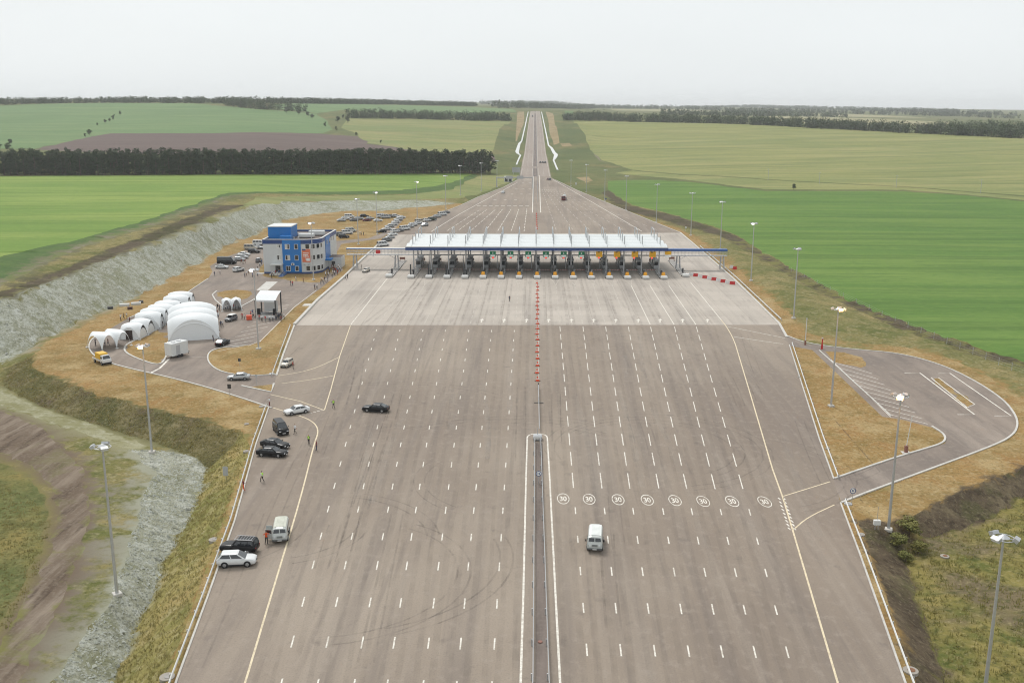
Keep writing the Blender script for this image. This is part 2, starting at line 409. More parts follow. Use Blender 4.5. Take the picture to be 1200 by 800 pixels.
M_LAMP = mat('lit_lamp', (0.9, 0.85, 0.7), 0.4, emit=((1.0, 0.50, 0.15), 3.2))
M_LAMPW = mat('lit_lamp_white', (0.9, 0.9, 0.85), 0.4, emit=((1.0, 0.93, 0.82), 5.0))
M_REDL = mat('red_signal_lamp', (0.8, 0.05, 0.04), 0.4, emit=((1.0, 0.08, 0.06), 0.9))
M_CLOTHW = dirty('white_awning', (0.80, 0.815, 0.82), 0.55, 0.15, 0.5)
M_SKIN = mat('skin', (0.45, 0.26, 0.18), 0.6)

# ------------------------------------------------------------------ terrain: survey break lines -> coarse surface
_pts, _edges = [], []
def bl(line, closed=False):
    """a break line: (sheet x, sheet y, height)"""
    s = len(_pts)
    for p in line: _pts.append(G(*p))
    for i in range(len(line) - 1): _edges.append((s + i, s + i + 1))
    if closed: _edges.append((s + len(line) - 1, s))
def spots(line):
    """spot heights: (sheet x, sheet y, distance)"""
    for p in line: _pts.append(at(*p))

bl([(100, 381, 0), (60, 396, 0), (38, 415, 0), (42, 430, 0), (60, 441, 0), (112, 461, 0), (175, 479, 0), (225, 490, 0), (262, 498, 0), (285, 508, 0),
    (293, 522, 0), (283, 550, 0), (264, 605, 0), (233, 690, 0), (194, 800, 0), (172, 870, 0)])
bl([(-120, 425, -4), (-40, 436, -3.5), (0, 447, -3), (18, 461, -3), (54, 477, -3), (108, 495, -3), (175, 515, -3), (225, 533, -3.2), (243, 548, -3.6), (232, 590, -4), (205, 640, -4.4), (180, 690, -4.6),
    (160, 740, -4.8), (140, 800, -5), (115, 870, -5)])
bl([(-120, 450, -2.5), (0, 466, -2.3), (60, 490, -2.3), (150, 522, -2.3), (182, 545, -2.2), (168, 585, -2), (152, 640, -2), (136, 700, -2), (100, 745, -2), (60, 800, -2), (20, 870, -2)])
bl([(-200, 520, -1.5), (0, 510, -1.5), (60, 560, -1.6), (70, 640, -1.6), (20, 740, -1.4), (-60, 840, -1)])
bl([(-120, 418, -3.5), (-40, 428, -2.5), (0, 429, -1.6), (32, 409, -0.5), (90, 379, 0), (174, 341, 0), (230, 309.5, 0), (265, 288.5, 0), (309, 271, 0), (340, 257, 0), (377, 250, 0),
    (416, 247, 0), (447, 247, 0), (487, 243, 0), (540, 238.5, 0), (560, 231.5, 0)])
bl([(-120, 366, 9), (0, 352, 9), (90, 319, 9), (134, 301, 9), (188, 283, 9), (248, 260, 9), (299, 239.5, 9), (333, 236, 6.2), (416, 234, 4), (487, 232, 3), (540, 231, 1.5), (562, 226, 1)])
bl([(-120, 350, 9.2), (0, 335, 9.6), (87, 291, 9.6), (175, 263, 9.6), (250, 236, 9.6), (268, 229, 9.6), (300, 227, 9), (400, 227.5, 5.5), (480, 226.5, 4), (545, 216, 3), (560, 208, 2.5)])
bl([(-120, 332, 10), (0, 318, 10), (87, 283, 10), (175, 257, 10), (250, 231, 10), (266, 226, 10), (300, 225, 9.5), (400, 225.5, 6), (480, 224, 4.5), (540, 213, 3.5)])
# paving edges
bl([(190, 850, 0), (207, 797, 0), (243, 700, 0), (275, 610, 0), (300, 520, 0), (314, 478, 0)])
bl([(x, y, 0) for x, y in ((324, 440), (332, 415), (345, 381), (372, 352), (403, 325), (424, 304.5), (450, 281), (480, 264), (540, 240.5), (560, 231), (590, 219.5), (606, 211), (609, 206.8))])
bl([(x, y, 0) for x, y in ((644.8, 206.8), (651, 211), (675, 222.5), (700, 233), (740, 249.5), (772, 262.5), (797, 272.5), (813, 286), (860, 327), (913, 379), (922, 395))])
bl([(1000, 598, 0), (1036, 616, 0), (1071, 602, 0), (1120, 579, 0), (1200, 545, 0), (1330, 490, 0)])
bl([(1000, 598, 0), (1020, 650, 0), (1046, 720, 0), (1074, 800, 0), (1094, 870, 0)])
bl([(1330, 520, -2.4), (1200, 585, -2.4), (1126, 622, -2.4), (1087, 632, -2.4), (1058, 650, -2.4), (1074, 702, -2.4), (1096, 764, -2.4), (1108, 800, -2.4), (1130, 870, -2.4)])
bl([(1200, 700, -1.6), (1330, 640, -1.4)])
# right side: low roll between the paving and the crop
bl([(818, 281, 0), (870, 323, 0), (928, 370, 0), (945, 398, 0), (1000, 407, 0), (1060, 411, 0), (1110, 424, 0), (1150, 443, 0), (1186, 468, 0), (1200, 492, 0), (1200, 512, 0)])
bl([(835, 277, 0.9), (880, 310, 1.0), (930, 345, 1.1), (990, 372, 0.7), (1060, 396, 0.4), (1130, 420, 0.3), (1220, 446, 0.2)])
bl([(860, 279, -0.6), (927, 319, -0.6), (995, 355, -0.6), (1062, 384, -0.6), (1130, 406, -0.6), (1220, 432, -0.6)])
bl([(862, 275, 0.2), (929, 315, 0.2), (998, 351, 0.2), (1066, 379, 0.2), (1132, 401, 0.2), (1220, 425, 0.2)])
# highway climbing the far hill
for dx in (-14.5, 14.5):
    s = len(_pts)
    for py, Y in ((206, 862), (196, 950), (190, 1005), (180, 1150), (165, 1320), (150, 1550), (138, 1880), (130.5, 2200)):
        p = at(627, py, Y); _pts.append(Vector((dx, Y, p.z if Y > 900 else 0)))
    for i in range(7): _edges.append((s + i, s + i + 1))
for sg in (-1, 1):   # cutting sides
    for off, dz in ((34, 4.0), (60, 7.0)):
        for py, Y in ((180, 1150), (165, 1320), (150, 1550), (138, 1880), (130.5, 2200)):
            p = at(627, py, Y)
            _pts.append(Vector((sg * off, Y, p.z + dz * min(1, (Y - 1000) / 350.0) * (0.3 if Y > 2000 else 1))))
spots([(627, 129.6, 2500), (627, 128, 3200), (627, 125.5, 4500), (627, 121, 6500)])
# open country
for x in (-420, -100, 100, 300):
    spots([(x, 206, 725), (x, 178, 960), (x, 157, 1220), (x, 138, 1500), (x, 121 + (300 - x) * 0.004, 1850), (x, 117.5, 2400), (x, 117, 3500), (x, 116, 6500)])
spots([(450, 205, 745), (450, 180, 980), (450, 158, 1300), (450, 139, 1650), (450, 131, 1850), (450, 122.5, 2400), (450, 118, 3500), (450, 117, 6500)])
spots([(540, 206, 790), (540, 180, 1040), (540, 160, 1330), (540, 141, 1680), (540, 133, 1900), (540, 124, 2700), (540, 120, 6500)])
spots([(720, 206, 870), (720, 190, 1010), (720, 165, 1320), (720, 143, 1700), (720, 134, 2100), (720, 129, 3000), (720, 125, 6500)])
spots([(860, 216, 750), (860, 200, 890), (860, 175, 1130), (860, 146, 1550), (860, 138, 2000), (860, 131, 3500), (860, 126, 6500)])
spots([(1030, 224, 680), (1030, 208, 810), (1030, 180, 1050), (1030, 154, 1380), (1030, 146, 1700), (1030, 139, 2600), (1030, 132, 4000), (1030, 127, 6500)])
spots([(1200, 236, 610), (1200, 215, 740), (1200, 185, 950), (1200, 163, 1180), (1200, 155, 1500), (1200, 142, 2600), (1200, 134, 4000), (1200, 129, 6500)])
spots([(1520, 262, 500), (1520, 230, 640), (1520, 200, 820), (1520, 176, 1080), (1520, 165, 1500), (1520, 146, 2600), (1520, 136, 4000), (1520, 131, 6500)])
# flat control on the paved level
for p in [(400, 700), (600, 700), (850, 700), (500, 500), (750, 500), (450, 350), (650, 350), (850, 350), (600, 280), (520, 270), (700, 260), (620, 215), (640, 215), (250, 440), (180, 400),
          (330, 300), (400, 280), (480, 252), (1000, 480), (1100, 480), (740, 240), (660, 212), (600, 212), (640, 830), (850, 830), (400, 830)]:
    _pts.append(G(p[0], p[1], 0))
for p in [(-320, 60, -1), (-320, -120, -1), (-120, -120, -2), (0, -120, 0), (120, -120, -2), (320, -120, -1), (320, 60, -1), (-30, 20, 0), (30, 20, 0), (-55, 30, -3), (60, 30, -2),
          (-700, 200, 6), (-700, -120, 2), (700, 200, 0), (700, -120, 0), (-3500, 0, 10), (3500, 0, 0), (-4200, 4000, 75), (4200, 4000, 60), (-4600, 9500, 80), (4600, 9500, 75), (0, 9500, 78)]:
    _pts.append(Vector(p))
_v2, _e2, _f2, _ov, _, _ = delaunay_2d_cdt([p.xy for p in _pts], _edges, [], 0, 0.001)
_z = []
for i, ov in enumerate(_ov):
    if ov: _z.append(sum(_pts[k].z for k in ov) / len(ov))
    else: _z.append(0.0)
coarse = BVHTree.FromPolygons([(p.x, p.y, z) for p, z in zip(_v2, _z)], [tuple(f) for f in _f2])
def hz(x, y):
    h = coarse.ray_cast(Vector((x, y, 500)), Vector((0, 0, -1)))
    return h[0].z if h[0] is not None else 0.0
def R(px, py):
    """where the sight line through a sheet point meets the ground"""
    best = None
    for ex, ey in ((0, 0), (0.021, 0.013), (-0.017, 0.022), (0.009, -0.024)):     # a sight line through a survey point can slip between two faces
        h = coarse.ray_cast(Vector((CAM_X, 0, CAM_H)), ray(px + ex, py + ey).normalized())
        if h[0] is not None and (best is None or h[3] < best[3] * 0.98): best = h
    return best[0] if best is not None else at(px, py, 8000)

# ------------------------------------------------------------------ zones (first match wins)
def P(*pts): return [R(x, y).xy for x, y in pts]
def chaikin(pts, n=2):
    for _ in range(n):
        q = []
        for i in range(len(pts)):
            a, b = pts[i], pts[(i + 1) % len(pts)]
            q += [a * 0.75 + b * 0.25, a * 0.25 + b * 0.75]
        pts = q
    return pts
L_EDGE = [(190, 850), (207, 797), (243, 700), (275, 610), (300, 520), (315, 477)]
L_EDGE2 = [(324, 440), (332, 415), (345, 381), (372, 352), (403, 325), (424, 304.5), (450, 281), (480, 264), (540, 240.5), (560, 231), (590, 219.5), (606, 211)]
R_EDGE = [(651, 211), (675, 222.5), (700, 233), (740, 249.5), (772, 262.5), (797, 272.5), (813, 286), (860, 327), (913, 379), (922, 395)]
R_EDGE2 = [(925, 404), (960, 514), (977, 561)]
R_EDGE3 = [(985, 589), (1008, 650), (1061, 800), (1080, 850)]
ZONES = []
def zone(name, m, poly, amp=0.0, sp=None, label=None):
    ZONES.append((name, m, [Vector(p) for p in poly], amp, sp))
# islands and lawns inside the paved yards
zone('lawn', M_GRASS, chaikin(P((243, 423), (244, 413), (255, 408), (275, 406), (292, 404)), 0) + P((305, 400), (345, 360.5), (372, 340.5), (392, 327), (404, 318), (415, 310), (424, 303.5)) + [R(a - 1.2, b - 0.6).xy for a, b in L_EDGE2[4::-1]] + P((322, 437.5), (300, 439.5), (270, 438), (252, 432)), 0.05, 4)
zone('lawn', M_GRASS, P((296, 452.5), (320, 450), (317.5, 459)), 0, None)
zone('lawn', M_GRASS, chaikin(P((254, 345), (258, 341), (270, 339.5), (296, 340.5), (292, 347), (280, 353), (268, 353.5)), 2), 0.05, 3)
zone('lawn', M_GRASS, chaikin(P((146, 412), (147, 406), (153, 401), (170, 395), (190, 384), (199, 402), (195, 419), (187, 428.5), (165, 422)), 1), 0.05, 3)
zone('lawn', M_GRASS, P((302, 317), (309, 324), (332, 327), (350, 330.5), (375, 330.5), (386, 321), (400, 309), (395, 304), (340, 300), (310, 308)), 0.03, 5)
zone('pale_pad', M_KERB, P((300.5, 340), (314, 340), (325.5, 330), (312, 330)))
zone('lawn', M_GRASS, P((927, 405.5), (952, 410), (1034, 488), (1062, 492), (1092, 500), (1105, 508), (1108, 514), (1104, 519), (1085, 525), (1048, 536), (978, 560), (961, 513)), 0.06, 4)
zone('lawn', M_GRASS, P((967, 411.5), (988, 412.5), (1006, 418), (1016, 428.5), (1010, 430.5), (978, 424.5)), 0.03, 4)
zone('lawn', M_GRASS, P((1091, 443), (1099, 443), (1141, 473.5), (1134, 476.5)), 0.0, None)
zone('footway', M_ASPH2, P((952, 410), (960, 410.5), (1044, 487), (1034, 488)))
# paved areas
c0, c1 = G(347, 381).y, G(629, 274.5).y
cl = [R(345.5, 381), R(372, 352), R(403, 325), R(424, 304.5), R(450, 281), R(459.5, 275)]
cr = [R(797, 272.8), R(813, 286), R(860, 327), R(914, 380.5)]
zone('toll_concrete', M_CONC, [p.xy for p in cl] + [p.xy for p in cr])
zone('plaza_asphalt', M_ASPH, P(*L_EDGE) + P(*L_EDGE2) + P((609, 207), (644.5, 207)) + P(*R_EDGE) + P(*R_EDGE2) + P(*R_EDGE3))
zone('service_yard', M_ASPH2, P((318, 478), (270, 462), (215, 446), (135, 428), (113, 419), (105, 411), (104, 403), (109, 396), (122, 389), (150, 373), (211, 348.5), (244, 326.5), (249, 318), (246, 312),
     (262, 302), (285, 294), (300, 283), (330, 274), (352, 284), (392, 282.5), (432, 279), (448, 273), (462, 260), (466, 254.5), (474, 256), (462, 269), (446, 279.5), (400, 286), (392, 300), (402, 316), (372, 341),
     (345, 361), (320, 400), (322, 420), (327, 449)))
zone('truck_yard', M_ASPH2, P((921, 393), (945, 402.5), (1000, 409.5), (1052, 413.5), (1100, 426), (1140, 444.5), (1176, 468), (1190, 486), (1193, 498), (1188, 509), (1170, 520), (1100, 546), (1010, 579), (986, 589), (976, 562), (925, 404)))
zone('highway', M_ROAD, [Vector((-13.3, 824)), Vector((-13.2, 1000)), Vector((-12.7, 1150)), Vector((-11.6, 1550)), Vector((-10.2, 2215)), Vector((10.2, 2215)), Vector((11.6, 1550)), Vector((12.7, 1150)), Vector((13.2, 1000)), Vector((13.3, 824))])
# earthworks on the near sides
zone('muddy_track', M_DIRT, P((-150, 478), (0, 480), (44, 498), (76, 524), (98, 558), (106, 600), (94, 648), (76, 695), (45, 752), (8, 820), (-50, 900), (-84, 850), (-12, 772), (26, 708), (58, 648), (70, 600), (60, 570), (36, 546), (0, 530), (-150, 524)), 0.3, 2.0)
zone('rough_green', M_GREENV, P((-260, 530), (0, 540), (34, 556), (52, 584), (56, 604), (46, 646), (14, 706), (-24, 770), (-120, 830), (-300, 830)), 0.2, 2.4)
zone('pale_foot_strip', M_PALEDRY, P((-30, 452), (0, 453), (18, 464), (54, 480), (108, 498), (160, 516), (182, 527), (150, 526), (108, 510), (54, 494), (10, 478), (-30, 468)), 0.12, 2.0)
zone('scree_bank', M_ROCK, P((150, 526), (180, 528), (222, 534), (241, 548), (231, 590), (204, 640), (179, 690), (159, 740), (138, 800), (115, 870), (20, 870), (62, 800), (92, 752), (126, 712), (142, 668), (156, 622), (170, 580), (183, 552), (168, 540)), 0.2, 1.6)
zone('grassy_bank', M_BANK, P((36, 416), (41, 430), (60, 441), (112, 461), (175, 479), (225, 490), (262, 498), (284, 508), (268, 530), (243, 548), (222, 534), (175, 516), (108, 496), (54, 478), (18, 462), (0, 448), (12, 432)), 0.2, 2.0)
zone('ditch_side', M_DSIDE, P((284, 508), (293, 522), (283, 550), (264, 605), (233, 690), (194, 800), (172, 870), (115, 870), (138, 800), (159, 740), (179, 690), (204, 640), (231, 590), (241, 548), (268, 530)), 0.2, 2.0)
zone('scree_slope', M_ROCK, P((-160, 430), (-40, 430), (0, 427), (32, 408), (90, 379), (174, 341), (230, 309.5), (265, 288.5), (309, 271), (340, 257), (377, 250), (416, 247), (447, 247), (487, 243), (535, 239), (500, 235), (447, 235.5), (416, 235), (333, 237),
     (299, 240.5), (248, 261), (188, 284), (134, 302), (90, 320), (0, 353), (-160, 375)), 0.28, 2.6)
zone('lawn', M_GRASS, P((100, 381), (60, 396), (38, 415), (42, 430), (60, 441), (112, 461), (175, 479), (225, 490), (262, 498), (285, 508), (293, 522), (283, 550), (264, 605), (233, 690), (194, 800), (172, 870), (190, 850), (207, 797), (243, 700), (275, 610),
     (300, 520), (315, 477), (300, 440), (345, 381), (403, 325), (450, 281), (480, 264), (545, 239), (540, 238.5), (487, 243), (447, 247), (416, 247), (377, 250), (340, 257), (309, 271), (265, 288.5), (230, 309.5), (174, 341)), 0.1, 3.5)
zone('earth_ditch', M_DITCH, P((-160, 376), (0, 351), (90, 317.5), (160, 290), (205, 272), (240, 256), (262, 247), (290, 240), (260, 241), (225, 254), (190, 268), (140, 288), (70, 317), (0, 343), (-160, 365)), 0.3, 3)
zone('field_track', ground('field_track', [(0.19, 0.165, 0.115), ((0.10, 0.10, 0.05), 0.2, (1, 1), 0.45, 0.65, 0.7), ((0.24, 0.21, 0.16), 0.8, (1, 1), 0.5, 0.72, 0.6)], 0.95, 0.3, 2.0),
     P((-160, 357), (0, 336), (87, 293), (175, 265.5), (250, 238), (272, 229.6), (300, 228.5), (300, 227.2), (270, 228.2), (249, 235), (175, 261.5), (87, 288), (0, 328), (-160, 345)), 0.1, 6)
zone('dark_headland', ground('headland', [(0.065, 0.115, 0.032), ((0.10, 0.15, 0.04), 0.1, (1, 1), 0.4, 0.65, 0.7), ((0.045, 0.07, 0.022), 0.5, (1, 1), 0.5, 0.7, 0.6)], 0.95, 0.6, 1.2),
     P((-160, 345), (0, 328), (87, 288), (175, 261.5), (249, 235), (270, 228.2), (300, 227), (400, 228), (480, 227.5), (530, 222), (552, 211), (560, 205), (556, 204), (536, 212), (510, 218), (470, 223), (400, 224.6), (300, 224.8), (266, 226), (250, 231.5), (175, 256.5), (87, 282), (45, 290), (0, 301), (-160, 314)), 0.1, 8)
zone('crop_field', M_CROPL, P((-420, 345), (0, 301), (45, 290), (87, 282), (175, 256.5), (250, 231.5), (266, 226), (300, 224.8), (400, 224.6), (470, 223), (510, 218), (536, 212), (556, 204), (450, 203.5), (300, 204), (0, 206.5), (-420, 212)), 0.12, 10)
zone('soil_bank', M_SOIL, P((1036, 616), (1071, 602), (1120, 579), (1200, 545), (1330, 490), (1330, 525), (1200, 583), (1126, 622), (1087, 632), (1058, 648)), 0.25, 1.8)
zone('soil_bank', M_SOIL, P((1000, 598), (1036, 616), (1058, 648), (1074, 702), (1096, 764), (1108, 800), (1130, 870), (1094, 870), (1074, 800), (1046, 720), (1020, 650)), 0.2, 1.8)
zone('weedy_hollow', M_WEED, P((1058, 648), (1087, 632), (1126, 622), (1200, 583), (1330, 525), (1700, 420), (1700, 870), (1130, 870), (1108, 800), (1096, 764), (1074, 702)), 0.35, 2.0)
zone('lawn', M_GRASS, P((985, 589), (1008, 650), (1061, 800), (1080, 850), (1094, 870), (1074, 800), (1046, 720), (1020, 650), (1000, 598), (1036, 616), (1071, 602), (1120, 579), (1200, 545), (1330, 490), (1330, 430), (1200, 425 + 42), (1150, 436), (1110, 419), (1060, 407),
     (1000, 402), (945, 392), (925, 366), (870, 320), (818, 279), (800, 270), (772, 260.5), (740, 248), (772, 262.5), (797, 272.5), (813, 286), (860, 327), (913, 379), (922, 395), (1052, 413.5), (1140, 444.5), (1193, 498), (1100, 546)), 0.12, 3.0)
zone('earth_ditch', M_DITCH, P((705, 226), (712, 223), (740, 241.5), (780, 250), (840, 267.5), (862, 276), (929, 316), (997, 352), (1064, 381), (1131, 403), (1230, 430), (1230, 438), (1130, 411), (1062, 388), (993, 358), (925, 323), (858, 283), (820, 270), (775, 257.5), (738, 248)), 0.15, 5)
zone('crop_field', M_CROPR, P((712, 212), (760, 211), (800, 212.5), (857, 219.5), (900, 224), (1060, 224.5), (1130, 229), (1200, 236), (1520, 264), (1640, 560), (1330, 455), (1200, 424), (1131, 402), (1064, 380), (997, 351), (929, 315), (862, 275), (840, 266.5), (780, 249), (740, 240), (712, 222)), 0.12, 10)
zone('wheat_field', M_WHEAT, P((672, 141.5), (700, 142), (800, 144), (900, 147), (1000, 152), (1100, 157), (1200, 162.5), (1520, 176), (1520, 258), (1200, 229), (1130, 224), (1060, 218.5), (900, 210), (800, 204), (740, 199), (720, 192), (706, 188), (690, 172), (684, 160)))
zone('field_track', MATS['field_track'], P((672, 142), (688, 162), (702, 188), (712, 191.5), (704, 188), (691, 161), (675, 142)))
zone('wheat_field', M_WHEAT, P((740, 200), (800, 205), (900, 211), (1060, 219.5), (1130, 225), (1200, 230.5), (1520, 259), (1520, 262), (1200, 234.5), (1130, 228), (1060, 222.5), (900, 222), (857, 217.5), (800, 210), (745, 205.5), (720, 203)))
for q in (((607, 131), (613.5, 131), (609.5, 150), (606.5, 165), (603.5, 166), (605, 150)), ((640, 131), (648, 133), (653, 150), (654.5, 168), (649, 170), (643.5, 150)), ((655, 168.5), (668, 167.5), (671, 171), (657, 172)), ((676, 208), (690, 207), (696, 212), (684, 214.5))):
    zone('bare_slope', ground('bare_slope', [(0.29, 0.215, 0.115), ((0.20, 0.165, 0.08), 0.03, (1, 1), 0.42, 0.62, 0.8), ((0.36, 0.28, 0.16), 0.1, (1, 1), 0.5, 0.68, 0.6)], 0.95, 0) if 'bare_slope' not in MATS else MATS['bare_slope'], P(*q))
# hill on the far left
zone('ploughed_field', M_PLOUGH, P((40, 175.5), (80, 166), (108, 160), (130, 156.4), (250, 156.2), (376, 156.8), (418, 160), (431, 165.5), (430, 169), (460, 172), (492, 178), (505, 182), (300, 184), (120, 179)))
zone('hill_crop', M_HILLG, P((-420, 172), (40, 174.5), (80, 166), (108, 160), (130, 156.4), (250, 156.2), (376, 156.6), (392, 152), (384, 142), (372, 133.5), (330, 130), (300, 128), (262, 124.5), (230, 121.8), (130, 120.8), (0, 124), (-420, 128)))
zone('meadow', M_PALEW, P((408, 139), (450, 139.5), (540, 141.3), (598, 142.2), (584, 155), (580, 172), (572, 182), (505, 182), (492, 178), (460, 172), (431, 168), (420, 158), (400, 150)))
zone('ploughed_field', M_PLOUGH, P((562, 142), (567.5, 142), (570, 165), (578, 182), (583, 190), (572, 190), (566, 170)))
zone('hill_crop', M_HILLG, P((350, 121.3), (450, 123), (540, 125.3), (600, 128), (605, 131), (540, 133.5), (450, 132), (404, 129), (372, 133), (330, 128), (320, 123)))
zone('hill_crop', M_HILLG, P((660, 130), (676, 130), (668, 136), (661, 139)))
zone('pale_field', ground('stubble', [(0.30, 0.27, 0.15), ((0.24, 0.235, 0.12), 0.006, (0.3, 2), 0.4, 0.65, 0.8)], 0.95, 0), P((905, 136), (960, 137), (1040, 140), (1115, 143), (1112, 147.5), (1040, 150), (960, 146), (900, 141)))
zone('pale_field', MATS['stubble'], P((715, 127.8), (800, 128.6), (850, 130.2), (800, 130.8), (720, 129.6)))
zone('pale_field', MATS['stubble'], P((940, 133), (1000, 134), (1060, 136.5), (1090, 138.5), (1000, 137), (940, 135)))
zone('bright_meadow', M_PALEW, P((600, 213), (590, 216), (560, 228), (540, 232), (487, 234), (450, 235), (400, 234.5), (345, 236.4), (300, 240), (280, 243), (300, 231), (345, 230), (400, 229.5), (480, 228.5), (540, 218), (562, 206), (590, 205), (609, 205)), 0.1, 8)
DEFAULT = ('ground', M_FARVERGE)
NEARDEF = M_VERGE

def inside(poly, X, Y):
    n = len(poly); r = np.zeros(len(X), bool); j = n - 1
    for i in range(n):
        xi, yi, xj, yj = poly[i][0], poly[i][1], poly[j][0], poly[j][1]
        if yi != yj:
            c = ((yi > Y) != (yj > Y)) & (X < (xj - xi) * (Y - yi) / (yj - yi) + xi)
            r ^= c
        j = i
    return r
def build_ground():
    pts, edges = [], []
    from mathutils.kdtree import KDTree
    hard = []
    paved = (M_ASPH, M_CONC, M_ASPH2, M_ROAD, M_KERB)
    for nm, m, poly, amp, sp in ZONES:
        if m in paved:
            for i in range(len(poly)):
                a, b = poly[i], poly[(i + 1) % len(poly)]
                k = max(1, min(400, int((b - a).length / 1.5)))
                hard += [a.lerp(b, t / k) for t in range(k)]
    kd = KDTree(len(hard))
    for i, p in enumerate(hard): kd.insert((p.x, p.y, 0), i)
    kd.balance()
    def wander(p):
        # grown edges wander; edges along paving stay put
        d = kd.find((p.x, p.y, 0))[2]
        k = min(1.0, max(0.0, (d - 1.2) / 4.0))
        if k <= 0: return p
        a = min(9.0, 0.55 + 0.0045 * max(0, p.y - 60)) * k
        f = 0.32 if p.y < 300 else 0.32 * 300 / p.y
        q = Vector((p.x * f, p.y * f, 0.0))
        return p + Vector((mnoise.noise(q) + 0.6 * mnoise.noise(q * 2.7), mnoise.noise(q + Vector((31, 7, 5))) + 0.6 * mnoise.noise(q * 2.7 + Vector((9, 3, 2))))) * a
    for zi, (nm, m, poly, amp, sp) in enumerate(ZONES):
        s = len(pts); n = len(poly)
        # densify so that long edges follow the relief
        q = []
        for i in range(n):
            a, b = poly[i], poly[(i + 1) % n]
            if m in paved:
                k = max(1, min(40, int((b - a).length / max(8.0, 0.04 * min(a.y, b.y)))))
                for t in range(k): q.append(a.lerp(b, t / k))
            else:
                k = max(1, min(90, int((b - a).length / max(1.5, 0.010 * min(a.y, b.y)))))
                for t in range(k): q.append(wander(a.lerp(b, t / k)))
        ZONES[zi] = (nm, m, q, amp, sp)
        pts += q
        edges += [(s + i, s + (i + 1) % len(q)) for i in range(len(q))]
    for p in _pts: pts.append(p.xy)
    rng = np.random.RandomState(3)
    X, Y = [], []
    for nm, m, poly, amp, sp in ZONES:
        if not sp: continue
        xs = [p.x for p in poly]; ys = [p.y for p in poly]
        x0, x1, y0, y1 = max(min(xs), -330), min(max(xs), 330), max(min(ys), 20), min(max(ys), 800)
        gx, gy = np.meshgrid(np.arange(x0, x1, sp), np.arange(y0, y1, sp))
        gx = gx.ravel() + rng.uniform(-.4, .4, gx.size) * sp; gy = gy.ravel() + rng.uniform(-.4, .4, gy.size) * sp
        k = inside(poly, gx, gy)
        gx, gy = gx[k], gy[k]
        # only where it is this zone that shows
        for o in ZONES:
            if o[2] is poly: break
            k = ~inside(o[2], gx, gy); gx, gy = gx[k], gy[k]
        X.append(gx); Y.append(gy)
    gx, gy = np.meshgrid(np.arange(-150, 170, 5.0), np.arange(60, 560, 5.0)); gx = gx.ravel() + rng.uniform(-2, 2, gx.size); gy = gy.ravel() + rng.uniform(-2, 2, gy.size)
    k = np.ones(gx.size, bool)
    for o in ZONES: k &= ~inside(o[2], gx, gy)
    X.append(gx[k]); Y.append(gy[k])
    # open country: sparse
    gy = np.concatenate([np.arange(60, 900, 25.), np.arange(900, 2600, 60.), np.arange(2600, 6500, 300.)])
    for y in gy:
        st = max(12.0, y * 0.05); xs = np.arange(-0.75 * y - 80, 0.75 * y + 80, st)
        xs = xs + rng.uniform(-.3, .3, xs.size) * st
        X.append(xs); Y.append(np.full(xs.size, y) + rng.uniform(-.3, .3, xs.size) * 12)
    X = np.concatenate(X); Y = np.concatenate(Y)
    k = np.ones(len(X), bool)
    for nm, m, poly, amp, sp in ZONES:
        if m in (M_ASPH, M_CONC, M_ASPH2): k &= ~inside(poly, X, Y)
    X, Y = X[k], Y[k]
    pts += [Vector((float(a), float(b))) for a, b in zip(X, Y)]
    v2, e2, f2, ov, oe, of = delaunay_2d_cdt(pts, edges, [], 0, 0.01)
    vx = np.array([p.x for p in v2]); vy = np.array([p.y for p in v2])
    vz = np.array([hz(x, y) for x, y in zip(vx, vy)])
    tri = np.array([f for f in f2 if len(f) == 3])
    cx, cy = vx[tri].mean(1), vy[tri].mean(1)
    zid = np.full(len(tri), -1)
    for i in range(len(ZONES) - 1, -1, -1):
        zid[inside(ZONES[i][2], cx, cy)] = i
    # relief only at corners whose faces all belong to rough ground
    amp = np.full(len(vx), 9.0)
    za = np.array([z[3] for z in ZONES] + [0.15])
    for c in range(3): np.minimum.at(amp, tri[:, c], za[zid])
    for i in np.nonzero(amp > 0)[0]:
        a = amp[i]
        vz[i] += a * (mnoise.noise((vx[i] * 0.13, vy[i] * 0.13, 3.1)) * 0.9 + mnoise.noise((vx[i] * 0.45, vy[i] * 0.45, 7.7)) * 0.8 + random.uniform(-.25, .25))
    V = np.stack([vx, vy, vz], 1)
    a, b, c = V[tri[:, 0]], V[tri[:, 1]], V[tri[:, 2]]
    nz = (b[:, 0] - a[:, 0]) * (c[:, 1] - a[:, 1]) - (b[:, 1] - a[:, 1]) * (c[:, 0] - a[:, 0])
    tri[nz < 0] = tri[nz < 0][:, ::-1]
    # shares of the neighbouring covers round every corner, for the patchy grown edges
    nat = [i for i in range(len(ZONES)) if ZONES[i][1].name in GROWN] + [-1]
    mats_ = []
    for i in nat:
        mm = ZONES[i][1] if i >= 0 else NEARDEF
        if mm not in mats_: mats_.append(mm)
    mi = {i: mats_.index(ZONES[i][1] if i >= 0 else NEARDEF) for i in nat}
    Wt = np.zeros((len(vx), len(mats_)))
    tm = np.array([mi.get(z, -1) for z in zid]); tm[(zid == -1) & ~((np.abs(cx) < 260) & (cy < 620))] = -1; okf = tm >= 0
    for c in range(3): np.add.at(Wt, (tri[okf][:, c], tm[okf]), 1.0)
    Wt /= np.maximum(Wt.sum(1, keepdims=True), 1e-6)
    E = np.concatenate([tri[okf][:, [0, 1]], tri[okf][:, [1, 2]], tri[okf][:, [2, 0]]]); E = np.concatenate([E, E[:, ::-1]])
    for _ in range(1):
        acc = Wt.copy(); np.add.at(acc, E[:, 0], Wt[E[:, 1]]); Wt = acc / np.maximum(acc.sum(1, keepdims=True), 1e-6)
    RGB = np.array([list(mm['rgb']) for mm in mats_])
    out = {}
